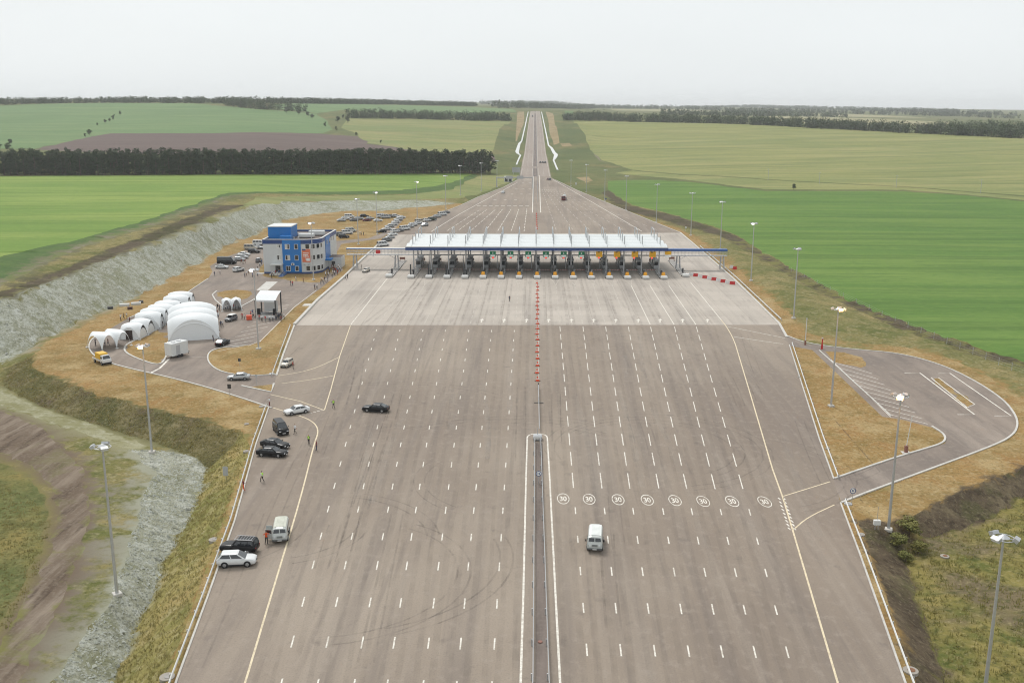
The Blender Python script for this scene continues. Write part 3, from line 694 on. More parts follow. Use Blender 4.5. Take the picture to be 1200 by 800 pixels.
    for zi in range(-2, len(ZONES)):
        near = (np.abs(cx) < 260) & (cy < 620)
        if zi == -2: sel = tri[(zid == -1) & near]
        elif zi == -1: sel = tri[(zid == -1) & ~near]
        else: sel = tri[zid == zi]
        if not len(sel): continue
        used, inv = np.unique(sel, return_inverse=True)
        name = ZONES[zi][0] if zi >= 0 else ('rough_ground' if zi == -2 else 'ground')
        m = ZONES[zi][1] if zi >= 0 else (NEARDEF if zi == -2 else DEFAULT[1])
        me = bpy.data.meshes.new(name)
        me.from_pydata(V[used].tolist(), [], inv.reshape(-1, 3).tolist())
        me.materials.append(m)
        if m in mats_:
            k = mats_.index(m); w = Wt[used].copy(); own = w[:, k].copy(); w[:, k] = 0; sm = w.sum(1)
            col = np.zeros((len(used), 4)); col[:, :3] = (w @ RGB) / np.maximum(sm, 1e-6)[:, None]; col[:, 3] = np.clip(sm, 0, 1)
            ca = me.color_attributes.new('edge', 'FLOAT_COLOR', 'POINT'); ca.data.foreach_set('color', col.astype(np.float32).ravel())
        if za[zi] > 0.0 or zi < 0: me.polygons.foreach_set('use_smooth', [True] * len(sel))
        o = struct(link(name, me))
        out.setdefault(name, []).append(o)
    fine = BVHTree.FromPolygons(V.tolist(), tri.tolist())
    return out, fine
GROUND, FINE = build_ground()
def gz(x, y):
    h = FINE.ray_cast(Vector((x, y, 500)), Vector((0, 0, -1)))
    return h[0].z if h[0] is not None else hz(x, y)
def RF(px, py):
    d = ray(px, py).normalized()
    h = FINE.ray_cast(Vector((CAM_X, 0, CAM_H)), d)
    return h[0] if h[0] is not None else R(px, py)

# ------------------------------------------------------------------ painted markings, kerbs, guard rails
PLAZA = GROUND['plaza_asphalt'][0]; CONC = GROUND['toll_concrete'][0]; YARD = GROUND['service_yard'][0]; TYARD = GROUND['truck_yard'][0]; HWY = GROUND['highway'][0]
def offs(pts, closed=False):
    """unit side vectors along a plan polyline"""
    n = len(pts); out = []
    for i in range(n):
        a = pts[i - 1] if (i > 0 or closed) else pts[i]
        b = pts[(i + 1) % n] if (i < n - 1 or closed) else pts[i]
        d = (b - a); d = d.normalized() if d.length > 1e-6 else Vector((0, 1))
        out.append(Vector((d.y, -d.x)))
    return out
def pline(*px): return [R(x, y).xy for x, y in px]
def smooth_line(pts, n=2):
    for _ in range(n):
        q = [pts[0]]
        for i in range(len(pts) - 1):
            a, b = pts[i], pts[i + 1]
            q += [a * 0.75 + b * 0.25, a * 0.25 + b * 0.75]
        pts = q + [pts[-1]]
    return pts
def resample(pts, step):
    q = [pts[0]]
    for i in range(len(pts) - 1):
        a, b = pts[i], pts[i + 1]; k = max(1, int((b - a).length / step))
        q += [a.lerp(b, t / k) for t in range(1, k + 1)]
    return q
def ribbon(mb, pts, w, z=0.006, m=0):
    o = offs(pts); vs = []
    for p, s in zip(pts, o):
        for k in (-1, 1):
            q = p + s * (w / 2 * k); vs.append((q.x, q.y, hz(q.x, q.y) + z))
    mb.add(vs, [(2 * i, 2 * i + 1, 2 * i + 3, 2 * i + 2) for i in range(len(pts) - 1)], m)
def paint(name, pts, w, parent, m=None, z=0.006):
    mb = MB(); ribbon(mb, pts, w, z); return mb.build(name, m or M_PAINT, parent)
# one lane dash, shared by all
dash_me = MB().add([(-.5, -.5, 0), (.5, -.5, 0), (.5, .5, 0), (-.5, .5, 0)], [(0, 1, 2, 3)]).mesh('lane_dash', M_PAINT)
dash_old = MB().add([(-.5, -.5, 0), (.5, -.5, 0), (.5, .5, 0), (-.5, .5, 0)], [(0, 1, 2, 3)]).mesh('lane_dash', M_PAINTOLD)
def dash(p, d, w, l, parent, me=dash_me, z=0.006):
    o = link('lane_dash', me, parent, (p.x, p.y, hz(p.x, p.y) + z), math.atan2(-d.x, d.y))
    o.scale = (w, l, 1); return o
def lane(a, b, rows, w, l, parent, me=dash_me):
    a, b = R(*a).xy, R(*b).xy; d = (b - a).normalized()
    for y in rows:
        Y = G(627, y).y; t = (Y - a.y) / (b.y - a.y)
        dash(a + (b - a) * t, d, w, l * random.uniform(0.94, 1.04), parent, me)
rowsL = [806, 754.5, 707.5, 664, 630, 598.4, 571, 545, 522, 501.5, 483, 466, 450, 435, 422, 410, 398.8, 388]
for xa, xb in zip((341.9, 383, 424.1, 461.5, 502, 539.7, 579.4), (440.8, 468.4, 495.4, 521.7, 549.3, 576, 602.6)):
    lane((xa, 754.5), (xb, 388), rowsL, 0.165, 2.3, PLAZA)
NX = (687.6, 727.2, 766.8, 806.4, 845.3, 883.6, 921.6); MX = (674.3, 708.5, 742, 777, 810.5, 844.4, 878); FX = (656, 683, 709.5, 736, 762, 790, 815.5)
rowsR = [814, 760, 711, 668, 631, 597.5]
rowsR2 = [562, 536.6, 514, 493, 475, 458, 442.4, 429, 416.4, 405, 394.6, 385]
for a, b, c in zip(NX, MX, FX):
    lane((a, 760), (b, 597.5), rowsR, 0.165, 2.3, PLAZA)
    lane((b - (b - c) * 33 / 216, 565), (c, 381), rowsR2, 0.165, 6.2, PLAZA)
paint('edge_line', smooth_line(pline((287, 800), (320, 690), (352, 585), (368, 520), (373, 507), (371, 498), (362, 491), (348, 486), (320, 477.5)), 2), 0.22, PLAZA, M_CREAM)
paint('edge_line', [R(287, 800).xy, R(272, 850).xy], 0.22, PLAZA, M_CREAM)
paint('edge_line', pline((317, 462), (352, 470), (380, 480.5)), 0.2, PLAZA, M_CREAM)
paint('edge_line', pline((380.3, 480), (388, 455), (398, 417.6), (410.6, 381.5)), 0.2, PLAZA, M_CREAM)
paint('edge_line', smooth_line(pline((326, 440), (350, 436.5), (372, 430.5), (398, 418)), 2), 0.2, PLAZA, M_CREAM)
paint('edge_line', smooth_line(pline((330, 449), (360, 445.5), (391, 440)), 1), 0.2, PLAZA, M_CREAM)
for i in range(7): p = R(351 + i * 4.4, 486.4 - i * 0.95).xy; dash(p, Vector((1, -0.1)).normalized(), 0.2, 0.55, PLAZA)
paint('edge_line', pline((995, 850), (981.5, 798.5), (929, 621), (917, 581.5), (905.5, 550), (880, 464), (862, 404)), 0.22, PLAZA, M_CREAM)
paint('edge_line', smooth_line(pline((862, 404), (858, 394), (851, 382), (845, 374.5)), 2), 0.22, PLAZA, M_CREAM, z=0.008)
paint('edge_line', pline((851, 382.2), (885, 389), (920, 396)), 0.2, PLAZA, z=0.007)
paint('edge_line', pline((860, 394.5), (890, 399), (918, 403)), 0.2, PLAZA)
paint('edge_line', pline((918, 581), (973, 564)), 0.2, PLAZA, M_CREAM)
paint('edge_line', smooth_line(pline((929.5, 620.5), (946, 606), (978, 591)), 2), 0.2, PLAZA, M_CREAM)
for i in range(9):
    for dx in (-0.35, 0.35):
        p = R(916 + i * 1.5, 584 + i * 4.4).xy; dash(p + Vector((dx, 0)), Vector((-0.16, 1)).normalized(), 0.22, 0.75, PLAZA)
paint('median_line', smooth_line(pline((606, 850), (611, 797), (617.5, 513), (619, 509.8), (625, 508), (634, 508), (640, 509.8), (641.8, 513), (656, 797), (660, 850)), 1), 0.24, PLAZA)
# speed numerals on the right-hand lanes
def numerals():
    cu = bpy.data.curves.new('numeral', 'FONT'); cu.body = '30'; cu.align_x = 'CENTER'; cu.align_y = 'CENTER'; cu.size = 1.0
    cu.offset = 0.022
    t = bpy.data.objects.new('numeral', cu); COL.objects.link(t)
    dg = bpy.context.evaluated_depsgraph_get()
    me = bpy.data.meshes.new_from_object(t.evaluated_get(dg)); bpy.data.objects.remove(t)
    xs = [v.co.x for v in me.vertices]; ys = [v.co.y for v in me.vertices]
    cx, cy = (min(xs) + max(xs)) / 2, (min(ys) + max(ys)) / 2
    for v in me.vertices:
        v.co.x = (v.co.x - cx) / (max(xs) - min(xs)) * 0.98; v.co.y = (v.co.y - cy) / (max(ys) - min(ys)) * 1.75; v.co.z = 0
    me.materials.clear(); me.materials.append(M_PAINT)
    return me
num_me = numerals()
rg = MB(); rr = []
for k in range(40):
    a = 2 * math.pi * k / 40
    rr.append([(math.cos(a) * s * 0.89, math.sin(a) * s * 2.0, 0) for s in (1.0, 0.88)])
rg.loft(rr + [rr[0]], closed=False)
ring_me = rg.mesh('ring', M_PAINT)
for x, y in zip((660, 690.4, 724.3, 758.5, 791, 824, 858, 896), (584, 584.5, 585, 585.5, 586, 587, 587, 587.5)):
    p = G(x, y); k = (x - 632) / 264
    r0 = link('speed_marking', ring_me, PLAZA, (p.x, p.y, 0.0065)); r0.matrix_world = Matrix.Translation(p + Vector((0, 0, 0.0065))) @ Matrix(((1, -0.10 * k, 0, 0), (0, 1, 0, 0), (0, 0, 1, 0), (0, 0, 0, 1)))
    n0 = link('numeral', num_me, r0)
# lines on the concrete
def nose_px(k): return 629.5 + 20.95 * k
ISL_X = [0.5 + 5.98 * k for k in range(-7, 8)]
for i, k in enumerate(range(1, 8)):
    a = R(FX[i], 380.2).xy; b = Vector((ISL_X[7 + k], 309.0))
    if k < 3:
        d = (b - a); n = 7
        for t in range(n): dash(a + d * ((t + 0.5) / n), d.normalized(), 0.22, d.length / n * 0.62, CONC, dash_old)
    else: paint('lane_line', [a, b], 0.22, CONC, M_PAINTOLD if k < 5 else M_PAINT)
paint('lane_line', pline((845, 374.5), (809, 330.5)), 0.24, CONC)
FL = (440.8, 468.4, 495.4, 521.7, 549.3, 576, 602.6)
for i, k in enumerate(range(-7, 0)):
    a = R(FL[i] + 1.5, 380.2).xy; b = Vector((ISL_X[7 + k], 309.0)); d = b - a; n = 9
    if k > -4:
        for t in range(n): dash(a + d * ((t + 0.5) / n), d.normalized(), 0.2, d.length / n * 0.55, CONC, dash_old)
    else: paint('lane_line', [a, b], 0.2, CONC, M_PAINTOLD)
paint('lane_line', pline((411, 380.3), (454, 326)), 0.24, CONC, M_PAINT)
paint('lane_line', pline((404, 380.3), (447, 327)), 0.2, CONC, M_PAINTOLD)
for x in (564.5, 590.7, 617, 643, 669.7, 695.7, 721.7, 748, 773.6, 800, 829):
    p = G(x, 375.5); mb = MB()
    mb.add([(-.16, -2.4, 0), (.16, -2.4, 0), (.16, .4, 0), (-.16, .4, 0), (-.55, .4, 0), (.55, .4, 0), (0, 2.4, 0)], [(0, 1, 2, 3), (4, 5, 6)])
    o = mb.build('arrow', M_PAINT, CONC); o.location = (p.x, p.y, 0.006); o.rotation_euler = (0, 0, -0.05 - (x - 630) * 0.0006)
for k in range(-7, 8):   # hatched wedge before each island nose
    X = ISL_X[7 + k]; mb = MB(); tip = Vector((X * 1.0, 308.5)); a = Vector((X - 1.25, 319.4)); b = Vector((X + 1.25, 319.4))
    for p, q in ((a, tip), (b, tip)): ribbon(mb, [p, q], 0.2, 0.008)
    for t in (0.1, 0.28, 0.46, 0.64): ribbon(mb, [a.lerp(tip, t), Vector((X, a.lerp(tip, t + 0.12).y)), b.lerp(tip, t)], 0.2, 0.0095)
    mb.build('hatched_wedge', M_PAINTOLD, CONC)
# beyond the canopy
far = MB()
for (x0, y0, x1, y1) in ((617.5, 244, 614, 272), (608, 245, 599, 271), (599, 245, 583, 271), (589, 245, 567.5, 272), (580.6, 245.6, 552, 270), (570.6, 245.6, 537, 270), (562, 246, 523, 271)):
    a, b = R(x0, y0).xy, R(x1, y1).xy; n = 9
    for t in range(n): ribbon(far, [a.lerp(b, (t + .1) / n), a.lerp(b, (t + .82) / n)], 0.26, 0.006)
for i in range(9): p = R(561 + i * 7.1, 241.3).xy; ribbon(far, [p + Vector((-1.1, 0)), p + Vector((1.1, 0))], 1.5, 0.0065)
for y, xs in ((227.6, (600, 611, 621)), (221.6, (605, 613, 621)), (214, (613, 621)), (234, (580, 592, 604))):
    for x in xs: p = R(x, y).xy; ribbon(far, [p + Vector((-.9, 0)), p + Vector((.9, 0))], 1.6, 0.0065)
struct(far.build('far_lane_marking', M_PAINT, PLAZA), 'stuff')
far = MB()
for k in range(1, 8):
    a, b = R(633 + 2.3 * k, 222).xy, R(632 + 20.3 * k, 271).xy; n = 16
    for t in range(n): ribbon(far, [a.lerp(b, (t + .1) / n), a.lerp(b, (t + .6) / n)], 0.26, 0.006)
struct(far.build('far_lane_marking', M_PAINTOLD, PLAZA), 'stuff')
paint('edge_line', pline((505, 271.5), (540, 250), (575, 231), (607, 213.5)), 0.35, PLAZA)
paint('edge_line', pline((648, 210.5), (700, 240.5), (752, 271)), 0.35, PLAZA)
paint('median_line', pline((625, 205.5), (624, 249), (633.5, 249), (632, 205.5)), 0.45, PLAZA, z=0.008)
hw = [Vector((0, y)) for y in (840, 900, 950, 1005, 1075, 1150, 1235, 1320, 1435, 1550, 1700, 1880, 2040, 2205)]
for dx in (-12.2, -2.6, 2.6, 12.2): paint('edge_line', [p + Vector((dx * (1 if abs(dx) < 5 else 1 - max(0, p.y - 900) * .000185), 0)) for p in hw], 0.42, HWY, M_PAINTOLD, 0.05)
mb = MB()
for sx in (-7.4, 7.4):
    for y in np.arange(870, 2190, 12.0):
        ribbon(mb, [Vector((sx, y)), Vector((sx, y + 5))], 0.32, 0.05)
struct(mb.build('far_lane_marking', M_PAINTOLD, HWY), 'stuff')
# yard stalls
mb_i = 0
for i in range(10):
    a = R(290 + i * 5.6, 405.5 - i * 5.25).xy if i else R(291, 404).xy
    x0, y0 = 291 + i * 5.7, 404 - i * 5.3
    paint('stall_line', [R(x0, y0).xy, R(x0 - 36 + i * 1.2, y0 + 7.5 - i * 0.35).xy], 0.16, YARD, M_PAINT)
paint('stall_line', pline((291, 405), (305, 399.5), (345, 359.5), (371, 340)), 0.18, YARD)
for i in range(7):
    x0, y0 = 352 + i * 4, 352 - i * 3.4
    paint('stall_line', [R(x0 - 3, y0 + 1).xy, R(x0 - 30 + i * 2, y0 + 1 - i * .2).xy], 0.14, YARD, M_PAINTOLD)
for i in range(10):
    t = i / 9; x0, y0 = 976 + t * 65, 424 + t * 61
    paint('stall_line', [R(x0, y0).xy, R(x0 + 46, y0 + 13.5 - t * 2).xy], 0.17, TYARD)
paint('stall_line', pline((974, 421.5), (1044, 488.5)), 0.18, TYARD, z=0.008)
paint('bay_line', pline((1060, 436.8), (1078, 436.8), (1142, 485.5), (1122, 485.5)), 0.3, TYARD)
paint('bay_line', pline((1165, 487), (1185, 487), (1113, 437), (1099, 437.5)), 0.26, TYARD)
paint('bay_line', pline((1091, 442.3), (1099.6, 442.3), (1142.3, 473.7), (1133.5, 477.5), (1091, 442.3)), 0.22, TYARD, z=0.012)
paint('edge_line', pline((176, 437), (187, 431.5), (198, 420.5)), 0.5, YARD)
paint('stall_line', pline((221, 418), (245, 418)), 0.14, YARD, M_PAINTOLD)

def kerb(name, pts, w=0.32, h=0.15, m=None, closed=False, parent=None, z0=0.0):
    if closed: pts = pts + [pts[0]]
    pts = resample(pts, 9.0); o = offs(pts); rings = []
    for p, s in zip(pts, o):
        z = hz(p.x, p.y) + z0; a, b = p - s * w / 2, p + s * w / 2
        rings.append([(a.x, a.y, z - 0.1), (a.x, a.y, z + h), (b.x, b.y, z + h), (b.x, b.y, z - 0.1)])
    mb = MB(); mb.loft(rings, cap=True)
    return struct(mb.build(name, m or M_KERB, parent))
def shift(pts, d): return [p + s * d for p, s in zip(pts, offs(pts))]
LE, LE2, RE, RE2, RE3 = pline(*L_EDGE), pline(*L_EDGE2), pline(*R_EDGE), pline(*R_EDGE2), pline(*R_EDGE3)
kerb('kerb', LE, 0.22, 0.12); kerb('kerb', LE2[:3], 0.4); kerb('kerb', LE2[2:7], 0.75, 0.45); kerb('kerb', LE2[6:])
kerb('kerb', RE[:6]); kerb('kerb', RE[5:], 0.6, 0.2); kerb('kerb', RE2, 0.22, 0.12); kerb('kerb', RE3, 0.22, 0.12)
kerb('kerb', smooth_line(pline((318, 478), (270, 462), (215, 446), (135, 428), (113, 419), (105, 411), (104, 403), (109, 396), (122, 389)), 2))
kerb('kerb', pline((150, 373), (211, 348.5), (244, 326.5)))
kerb('kerb', smooth_line(pline((325, 438.5), (300, 440.2), (270, 438.5), (252, 432.5), (243, 423), (244, 413), (255, 408), (275, 406), (290, 404.5)), 2))
kerb('kerb', pline((321, 449.5), (318, 459.5), (283, 452)), 0.45)
kerb('kerb', smooth_line(pline((199, 402), (195, 419), (187, 428.5), (165, 422), (146, 413), (146, 406), (153, 401), (165, 396)), 2), 0.4)
kerb('kerb', smooth_line(pline((254, 341), (247, 347), (269, 366.5), (302, 349), (305, 343)), 1), 0.4)
for ln in (((921, 393), (945, 402.5), (1000, 409.5), (1052, 413.5), (1100, 426), (1140, 444.5), (1176, 468), (1190, 486), (1193, 498), (1188, 509), (1170, 520), (1100, 546), (1010, 579), (986, 589)),
           ((978, 560.5), (1048, 536.3), (1085, 525.5), (1104, 519.5), (1108.5, 514), (1105, 507.5), (1092, 499.5))):
    kerb('kerb', smooth_line(pline(*ln), 2), 0.34)
kerb('footway_kerb', pline((960, 410.5), (1044, 487.3)), 0.25)
# crossing strip over the lawn
struct(MB().prism([p for p in pline((354, 358.5), (366, 358.5), (369, 356), (357, 356))], -0.05, 0.05).build('crossing_slab', M_KERB))

post_me = MB().box(-.07, .07, -.05, .05, -0.3, 0.78).mesh('post', M_GALV)
def guard_rail(label, pts, side=1.0, step=3.0, white=True):
    root = thing('guard_rail', label, 'guard rail', (pts[0].x, pts[0].y, hz(pts[0].x, pts[0].y)))
    pts = resample(pts, 6.0); o = offs(pts); rings = []
    prof = [(0.0, 0.42), (0.07, 0.47), (0.07, 0.53), (0.0, 0.58), (0.07, 0.64), (0.07, 0.70), (0.0, 0.75), (-0.02, 0.75), (-0.02, 0.42)]
    base = root.location
    for p, s in zip(pts, o):
        z = hz(p.x, p.y)
        rings.append([(p.x + s.x * a * side - base.x, p.y + s.y * a * side - base.y, z + h - base.z) for a, h in prof])
    mb = MB(); mb.loft(rings, cap=True)
    mb.build('rail', M_WHITE if white else M_GALV, root)
    q = resample(pts, step); oq = offs(q)
    for p, s in zip(q, oq):
        c = p - s * side * 0.12
        link('post', post_me, root, (c.x - base.x, c.y - base.y, hz(c.x, c.y) - base.z), math.atan2(s.y, s.x))
    return root
guard_rail('long white guard rail along the near kerb from the parked cars to the ditch', shift(LE, -0.45), 1)
guard_rail('white guard rail on the dry lawn below the parked beige car', shift(pline((323, 441), (332, 415), (343.5, 383)), -0.7), 1)
guard_rail('white guard rail by the red and white barriers and sloping kerb', shift(pline((818, 290), (860, 327), (911, 376)), -0.9), 1)
guard_rail('white guard rail beside the triangular lawn of the truck yard', shift(RE2, -0.6), 1)
guard_rail('white guard rail running down from the truck yard exit to the picture corner', shift(RE3, -0.6), 1)
guard_rail('grey median guard rail with dark posts on the side of the black sedan', pline((622, 850), (624.3, 797), (626.5, 518)), 1, 4.0, False)
guard_rail('grey median guard rail with dark posts on the side of the oncoming white van', pline((645.5, 850), (643, 797), (633.5, 518)), 1, 4.0, False)
# worn strip of the median between the rails
MED = ground('median_strip', [(0.20, 0.165, 0.145), ((0.12, 0.10, 0.088), 0.5, (1, 0.1), 0.42, 0.65, 0.8), ((0.25, 0.215, 0.19), 2.0, (1, 1), 0.5, 0.72, 0.5)], 0.9, 0)
mb = MB(); ribbon(mb, resample([Vector((0.48, 70)), Vector((0.5, 156))], 10), 1.15, 0.004); mb.build('median_strip', MED, PLAZA)
mb = MB(); ribbon(mb, [p for p in hw], 3.6, 0.04); mb.build('median_strip', MED, HWY)
guard_rail('distant pair-side median rail climbing the hill, nearer the descending lanes', [Vector((-1.2, y)) for y in (600, 700, 800, 860, 950, 1005, 1150, 1320, 1550)], 1, 24, False)
guard_rail('distant median rail climbing the hill, nearer the three dark cars', [Vector((1.6, y)) for y in (600, 700, 800, 860, 950, 1005, 1150, 1320, 1550)], 1, 24, False)

# tyre marks: thin dark rubber films on the paving
def rubber(name, a, col):
    m = bpy.data.materials.new(name); m.use_nodes = True
    nt = m.node_tree; b = nt.nodes['Principled BSDF']; b.inputs['Base Color'].default_value = (*col, 1); b.inputs['Roughness'].default_value = 0.8
    g = nt.nodes.new('ShaderNodeNewGeometry'); n = nt.nodes.new('ShaderNodeTexNoise'); n.inputs['Scale'].default_value = 0.35; n.inputs['Detail'].default_value = 5
    mr = nt.nodes.new('ShaderNodeMapRange'); mr.inputs['From Min'].default_value = 0.3; mr.inputs['From Max'].default_value = 0.75; mr.inputs['To Max'].default_value = a
    nt.links.new(g.outputs['Position'], n.inputs['Vector']); nt.links.new(n.outputs[0], mr.inputs[0]); nt.links.new(mr.outputs[0], b.inputs['Alpha'])
    return m
M_TYRE = rubber('tyre_rubber_film', 0.2, (0.07, 0.058, 0.052))
M_TYREL = rubber('tyre_dust_film', 0.16, (0.46, 0.42, 0.37))
rng = random.Random(11)
mb = MB()
def arc(cx, cy, r, a0, a1, w=0.26, sq=1.0, gap=1.6, mb=mb):
    for g in (0, gap):
        pts = [Vector((cx + math.cos(rad(a0 + (a1 - a0) * t / 18)) * (r + g), cy + math.sin(rad(a0 + (a1 - a0) * t / 18)) * (r + g) * sq)) for t in range(19)]
        pts = [p for p in pts if -56 < p.x < 54 and 60 < p.y < 246]
        if len(pts) > 2: ribbon(mb, pts, w, 0.005)
p = G(820, 540); arc(p.x - 6, p.y + 6, 17, -80, 200); arc(p.x - 7, p.y + 6, 13.5, -60, 150)
p = G(870, 560); arc(p.x, p.y + 4, 16, -70, 60); arc(p.x + 6, p.y + 18, 20, -60, 40)
p = G(480, 700); arc(p.x - 10, p.y + 6, 15, -80, 60); arc(p.x - 8, p.y + 10, 18, -70, 20)
p = G(640, 495); arc(p.x - 4, p.y - 24, 26, 60, 135); arc(p.x - 10, p.y - 30, 30, 50, 120)
p = G(430, 420); arc(p.x - 4, p.y + 2, 15, 90, 260); arc(p.x + 2, p.y - 10, 22, 40, 140)
p = G(460, 470); arc(p.x, p.y - 14, 26, 40, 150)
p = G(700, 400); arc(p.x, p.y - 12, 18, 20, 110); arc(p.x + 12, p.y - 8, 15, 30, 150)
p = G(560, 560); arc(p.x + 6, p.y, 14, 150, 240, 0.2)
p = G(340, 600); arc(p.x + 4, p.y - 10, 16, 10, 80); arc(p.x - 12, p.y - 4, 14, -60, 10)
p = G(390, 640); arc(p.x - 8, p.y + 6, 10, -70, 0)
for i in range(26):
    x = rng.uniform(-44, 46); y = rng.uniform(80, 200); L = rng.uniform(12, 45); k = rng.uniform(-0.06, 0.06)
    for g in (0, 1.6):
        ribbon(mb, [Vector((x + g + x * 0.0026 * t * L + k * (t ** 2) * L * 0.5, y + t * L)) for t in (0, .25, .5, .75, 1) if y + t * L < 247], rng.uniform(0.18, 0.3), 0.0045)
struct(mb.build('tyre_marks', M_TYRE), 'stuff')
mb2 = MB()
for i in range(16):
    x = rng.uniform(-40, 44); y = rng.uniform(76, 200); L = rng.uniform(20, 60); k = rng.uniform(-0.12, 0.12)
    ribbon(mb2, [Vector((x + x * 0.0026 * t * L + k * (t ** 2) * L * 0.5, y + t * L)) for t in (0, .25, .5, .75, 1) if y + t * L < 247], rng.uniform(0.3, 1.4), 0.0052)
struct(mb2.build('dust_streaks', M_TYREL), 'stuff')

# wheel paths: faint rubber darkening down every lane, heavier on the concrete
M_WEAR = rubber('wheel_path_film', 0.11, (0.085, 0.07, 0.06)); M_WEAR2 = rubber('wheel_path_film_concrete', 0.17, (0.11, 0.095, 0.085))
wa, wc = MB(), MB()
def path(near, mid, farp, X):
    for s in (-.85, .85):
        w = rng.uniform(.45, .8)
        pts = resample([q + Vector((s, 0)) for q in (near, mid, farp)], 14)
        ribbon(wa, [q + Vector((rng.uniform(-.12, .12), 0)) for q in pts], w, 0.0042)
        ribbon(wc, resample([farp + Vector((s, .6)), Vector((X + s, 305)), Vector((X + s, 327))], 14), w * 1.1, 0.0043)
nl = (341.9 - 41, 341.9, 383, 424.1, 461.5, 502, 539.7, 579.4, 611); fl = (413, 440.8, 468.4, 495.4, 521.7, 549.3, 576, 602.6, 629)
for i in range(8):
    a = R((nl[i] + nl[i + 1]) / 2, 754.5).xy; b = R((fl[i] + fl[i + 1]) / 2, 382).xy
    path(a + (a - b) * .14, a.lerp(b, .5), b, (ISL_X[max(0, i - 1)] if i < 1 else ISL_X[i - 1]) + 3.0)
nr = (656,) + NX + (962,); mr_ = (645,) + MX + (921,); fr_ = (631,) + FX + (851,)
for i in range(8):
    a = R((nr[i] + nr[i + 1]) / 2, 760).xy; m_ = R((mr_[i] + mr_[i + 1]) / 2, 597.5).xy; b = R((fr_[i] + fr_[i + 1]) / 2, 382).xy
    path(a + (a - m_) * .3, m_, b, (ISL_X[7 + i]) + 3.0)
struct(wa.build('wheel_paths', M_WEAR), 'stuff'); struct(wc.build('wheel_paths', M_WEAR2), 'stuff')

# ------------------------------------------------------------------ toll canopy, islands, booths, gantry
CX0, CX1, CY0, CY1 = -43.9, 44.4, 328.0, 363.0
LINES = [0.15 + 5.99 * k for k in range(-7, 8)]       # the column lines
M_ROOF = dirty('roof_sheet', (0.62, 0.65, 0.65), 0.5, 0.25, 0.25)
def toll_canopy():
    t = thing('toll_canopy', 'wide white toll canopy with navy fascia spanning all the lanes', 'canopy', (0.2, 345, 0))
    ox, oy = 0.2, 345.0
    fa = MB()
    fa.box(CX0 - ox, CX1 - ox, CY0 - oy, CY0 + 0.35 - oy, 8.25, 9.45)
    fa.box(CX0 - ox, CX0 + 0.35 - ox, CY0 + 0.36 - oy, CY1 - oy, 8.25, 9.45); fa.box(CX1 - 0.35 - ox, CX1 - ox, CY0 + 0.36 - oy, CY1 - oy, 8.25, 9.45)
    fa.box(CX0 + .36 - ox, CX1 - .36 - ox, CY1 - .35 - oy, CY1 - oy, 8.25, 9.45)
    f = fa.build('fascia', M_NAVY, t)
    MB().box(CX0 - 0.02 - ox, CX1 + 0.02 - ox, CY0 - 0.04 - oy, CY0 - 0.004 - oy, 9.28, 9.62).build('white_edge', M_WHITE, f)
    MB().box(CX0 + .37 - ox, CX1 - .37 - ox, CY0 + .37 - oy, CY1 - .37 - oy, 8.45, 8.6).build('soffit', M_STEEL, t)
    # roof: four shallow vaults per bay, sixteen bays wide
    xs = [CX0 + 0.2] + LINES + [CX1 - 0.2]; ys = [CY0 + 0.4 + (CY1 - CY0 - 0.8) * i / 4 for i in range(5)]
    for i in range(len(xs) - 1):
        for j in range(4):
            mb = MB(); rings = []
            for a in range(7):
                s = a / 6; y = ys[j] + 0.12 + (ys[j + 1] - ys[j] - 0.24) * s; z = 9.2 + 0.75 * math.sin(math.pi * s) ** 0.6 + 0.35 * (1 - s)
                rings.append([(xs[i] + 0.06 - ox, y - oy, z), (xs[i + 1] - 0.06 - ox, y - oy, z)])
            mb.loft(rings, closed=False)
            for e in (0, 1):
                o = [r[e] for r in rings]; mb.add(o + [(o[0][0], o[0][1], 9.0), (o[-1][0], o[-1][1], 9.0)], [(len(o), *range(len(o)), len(o) + 1)])
            mb.build('roof_panel', M_ROOF, t)
    gut = MB()
    for y in ys[1:4]: gut.box(CX0 + .4 - ox, CX1 - .4 - ox, y - 0.11 - oy, y + 0.11 - oy, 8.95, 9.1)
    gut.build('gutter', M_STEEL, t)
    mast = MB().tube((0, 0, 9.0), (0, 0, 12.9), 0.2, 0.16, 8).mesh('mast', M_GALV)
    strut = MB().tube((0, 0, 12.7), (0, 5.4, 13.2), 0.13, 0.13, 6).tube((0, 5.4, 13.2), (0, 8.6, 12.4), 0.13, 0.13, 6).mesh('tie_bar', M_GALV)
    colm = MB().tube((0, 0, 0.2), (0, 0, 8.5), 0.24, 0.24, 10).box(-.45, .45, -.45, .45, 0.18, 0.34).mesh('column', M_GALV)
    for x in LINES:
        for y in (332.0, 340.6, 349.2, 357.8): link('mast', mast, t, (x - ox, y - oy, 0))
        link('tie_bar', strut, t, (x - ox, 349.2 - oy, 0))
        for y in (333.0, 345.5, 357.0): link('column', colm, t, (x - ox, y - oy, 0))
    beam = MB()
    beam.box(CX0 + 1 - ox, CX1 - 1 - ox, 333 - .2 - oy, 333.2 - oy, 7.9, 8.44); beam.box(CX0 + 1 - ox, CX1 - 1 - ox, 356.8 - oy, 357.2 - oy, 7.9, 8.44)
    beam.build('girder', M_STEEL, t)
toll_canopy()

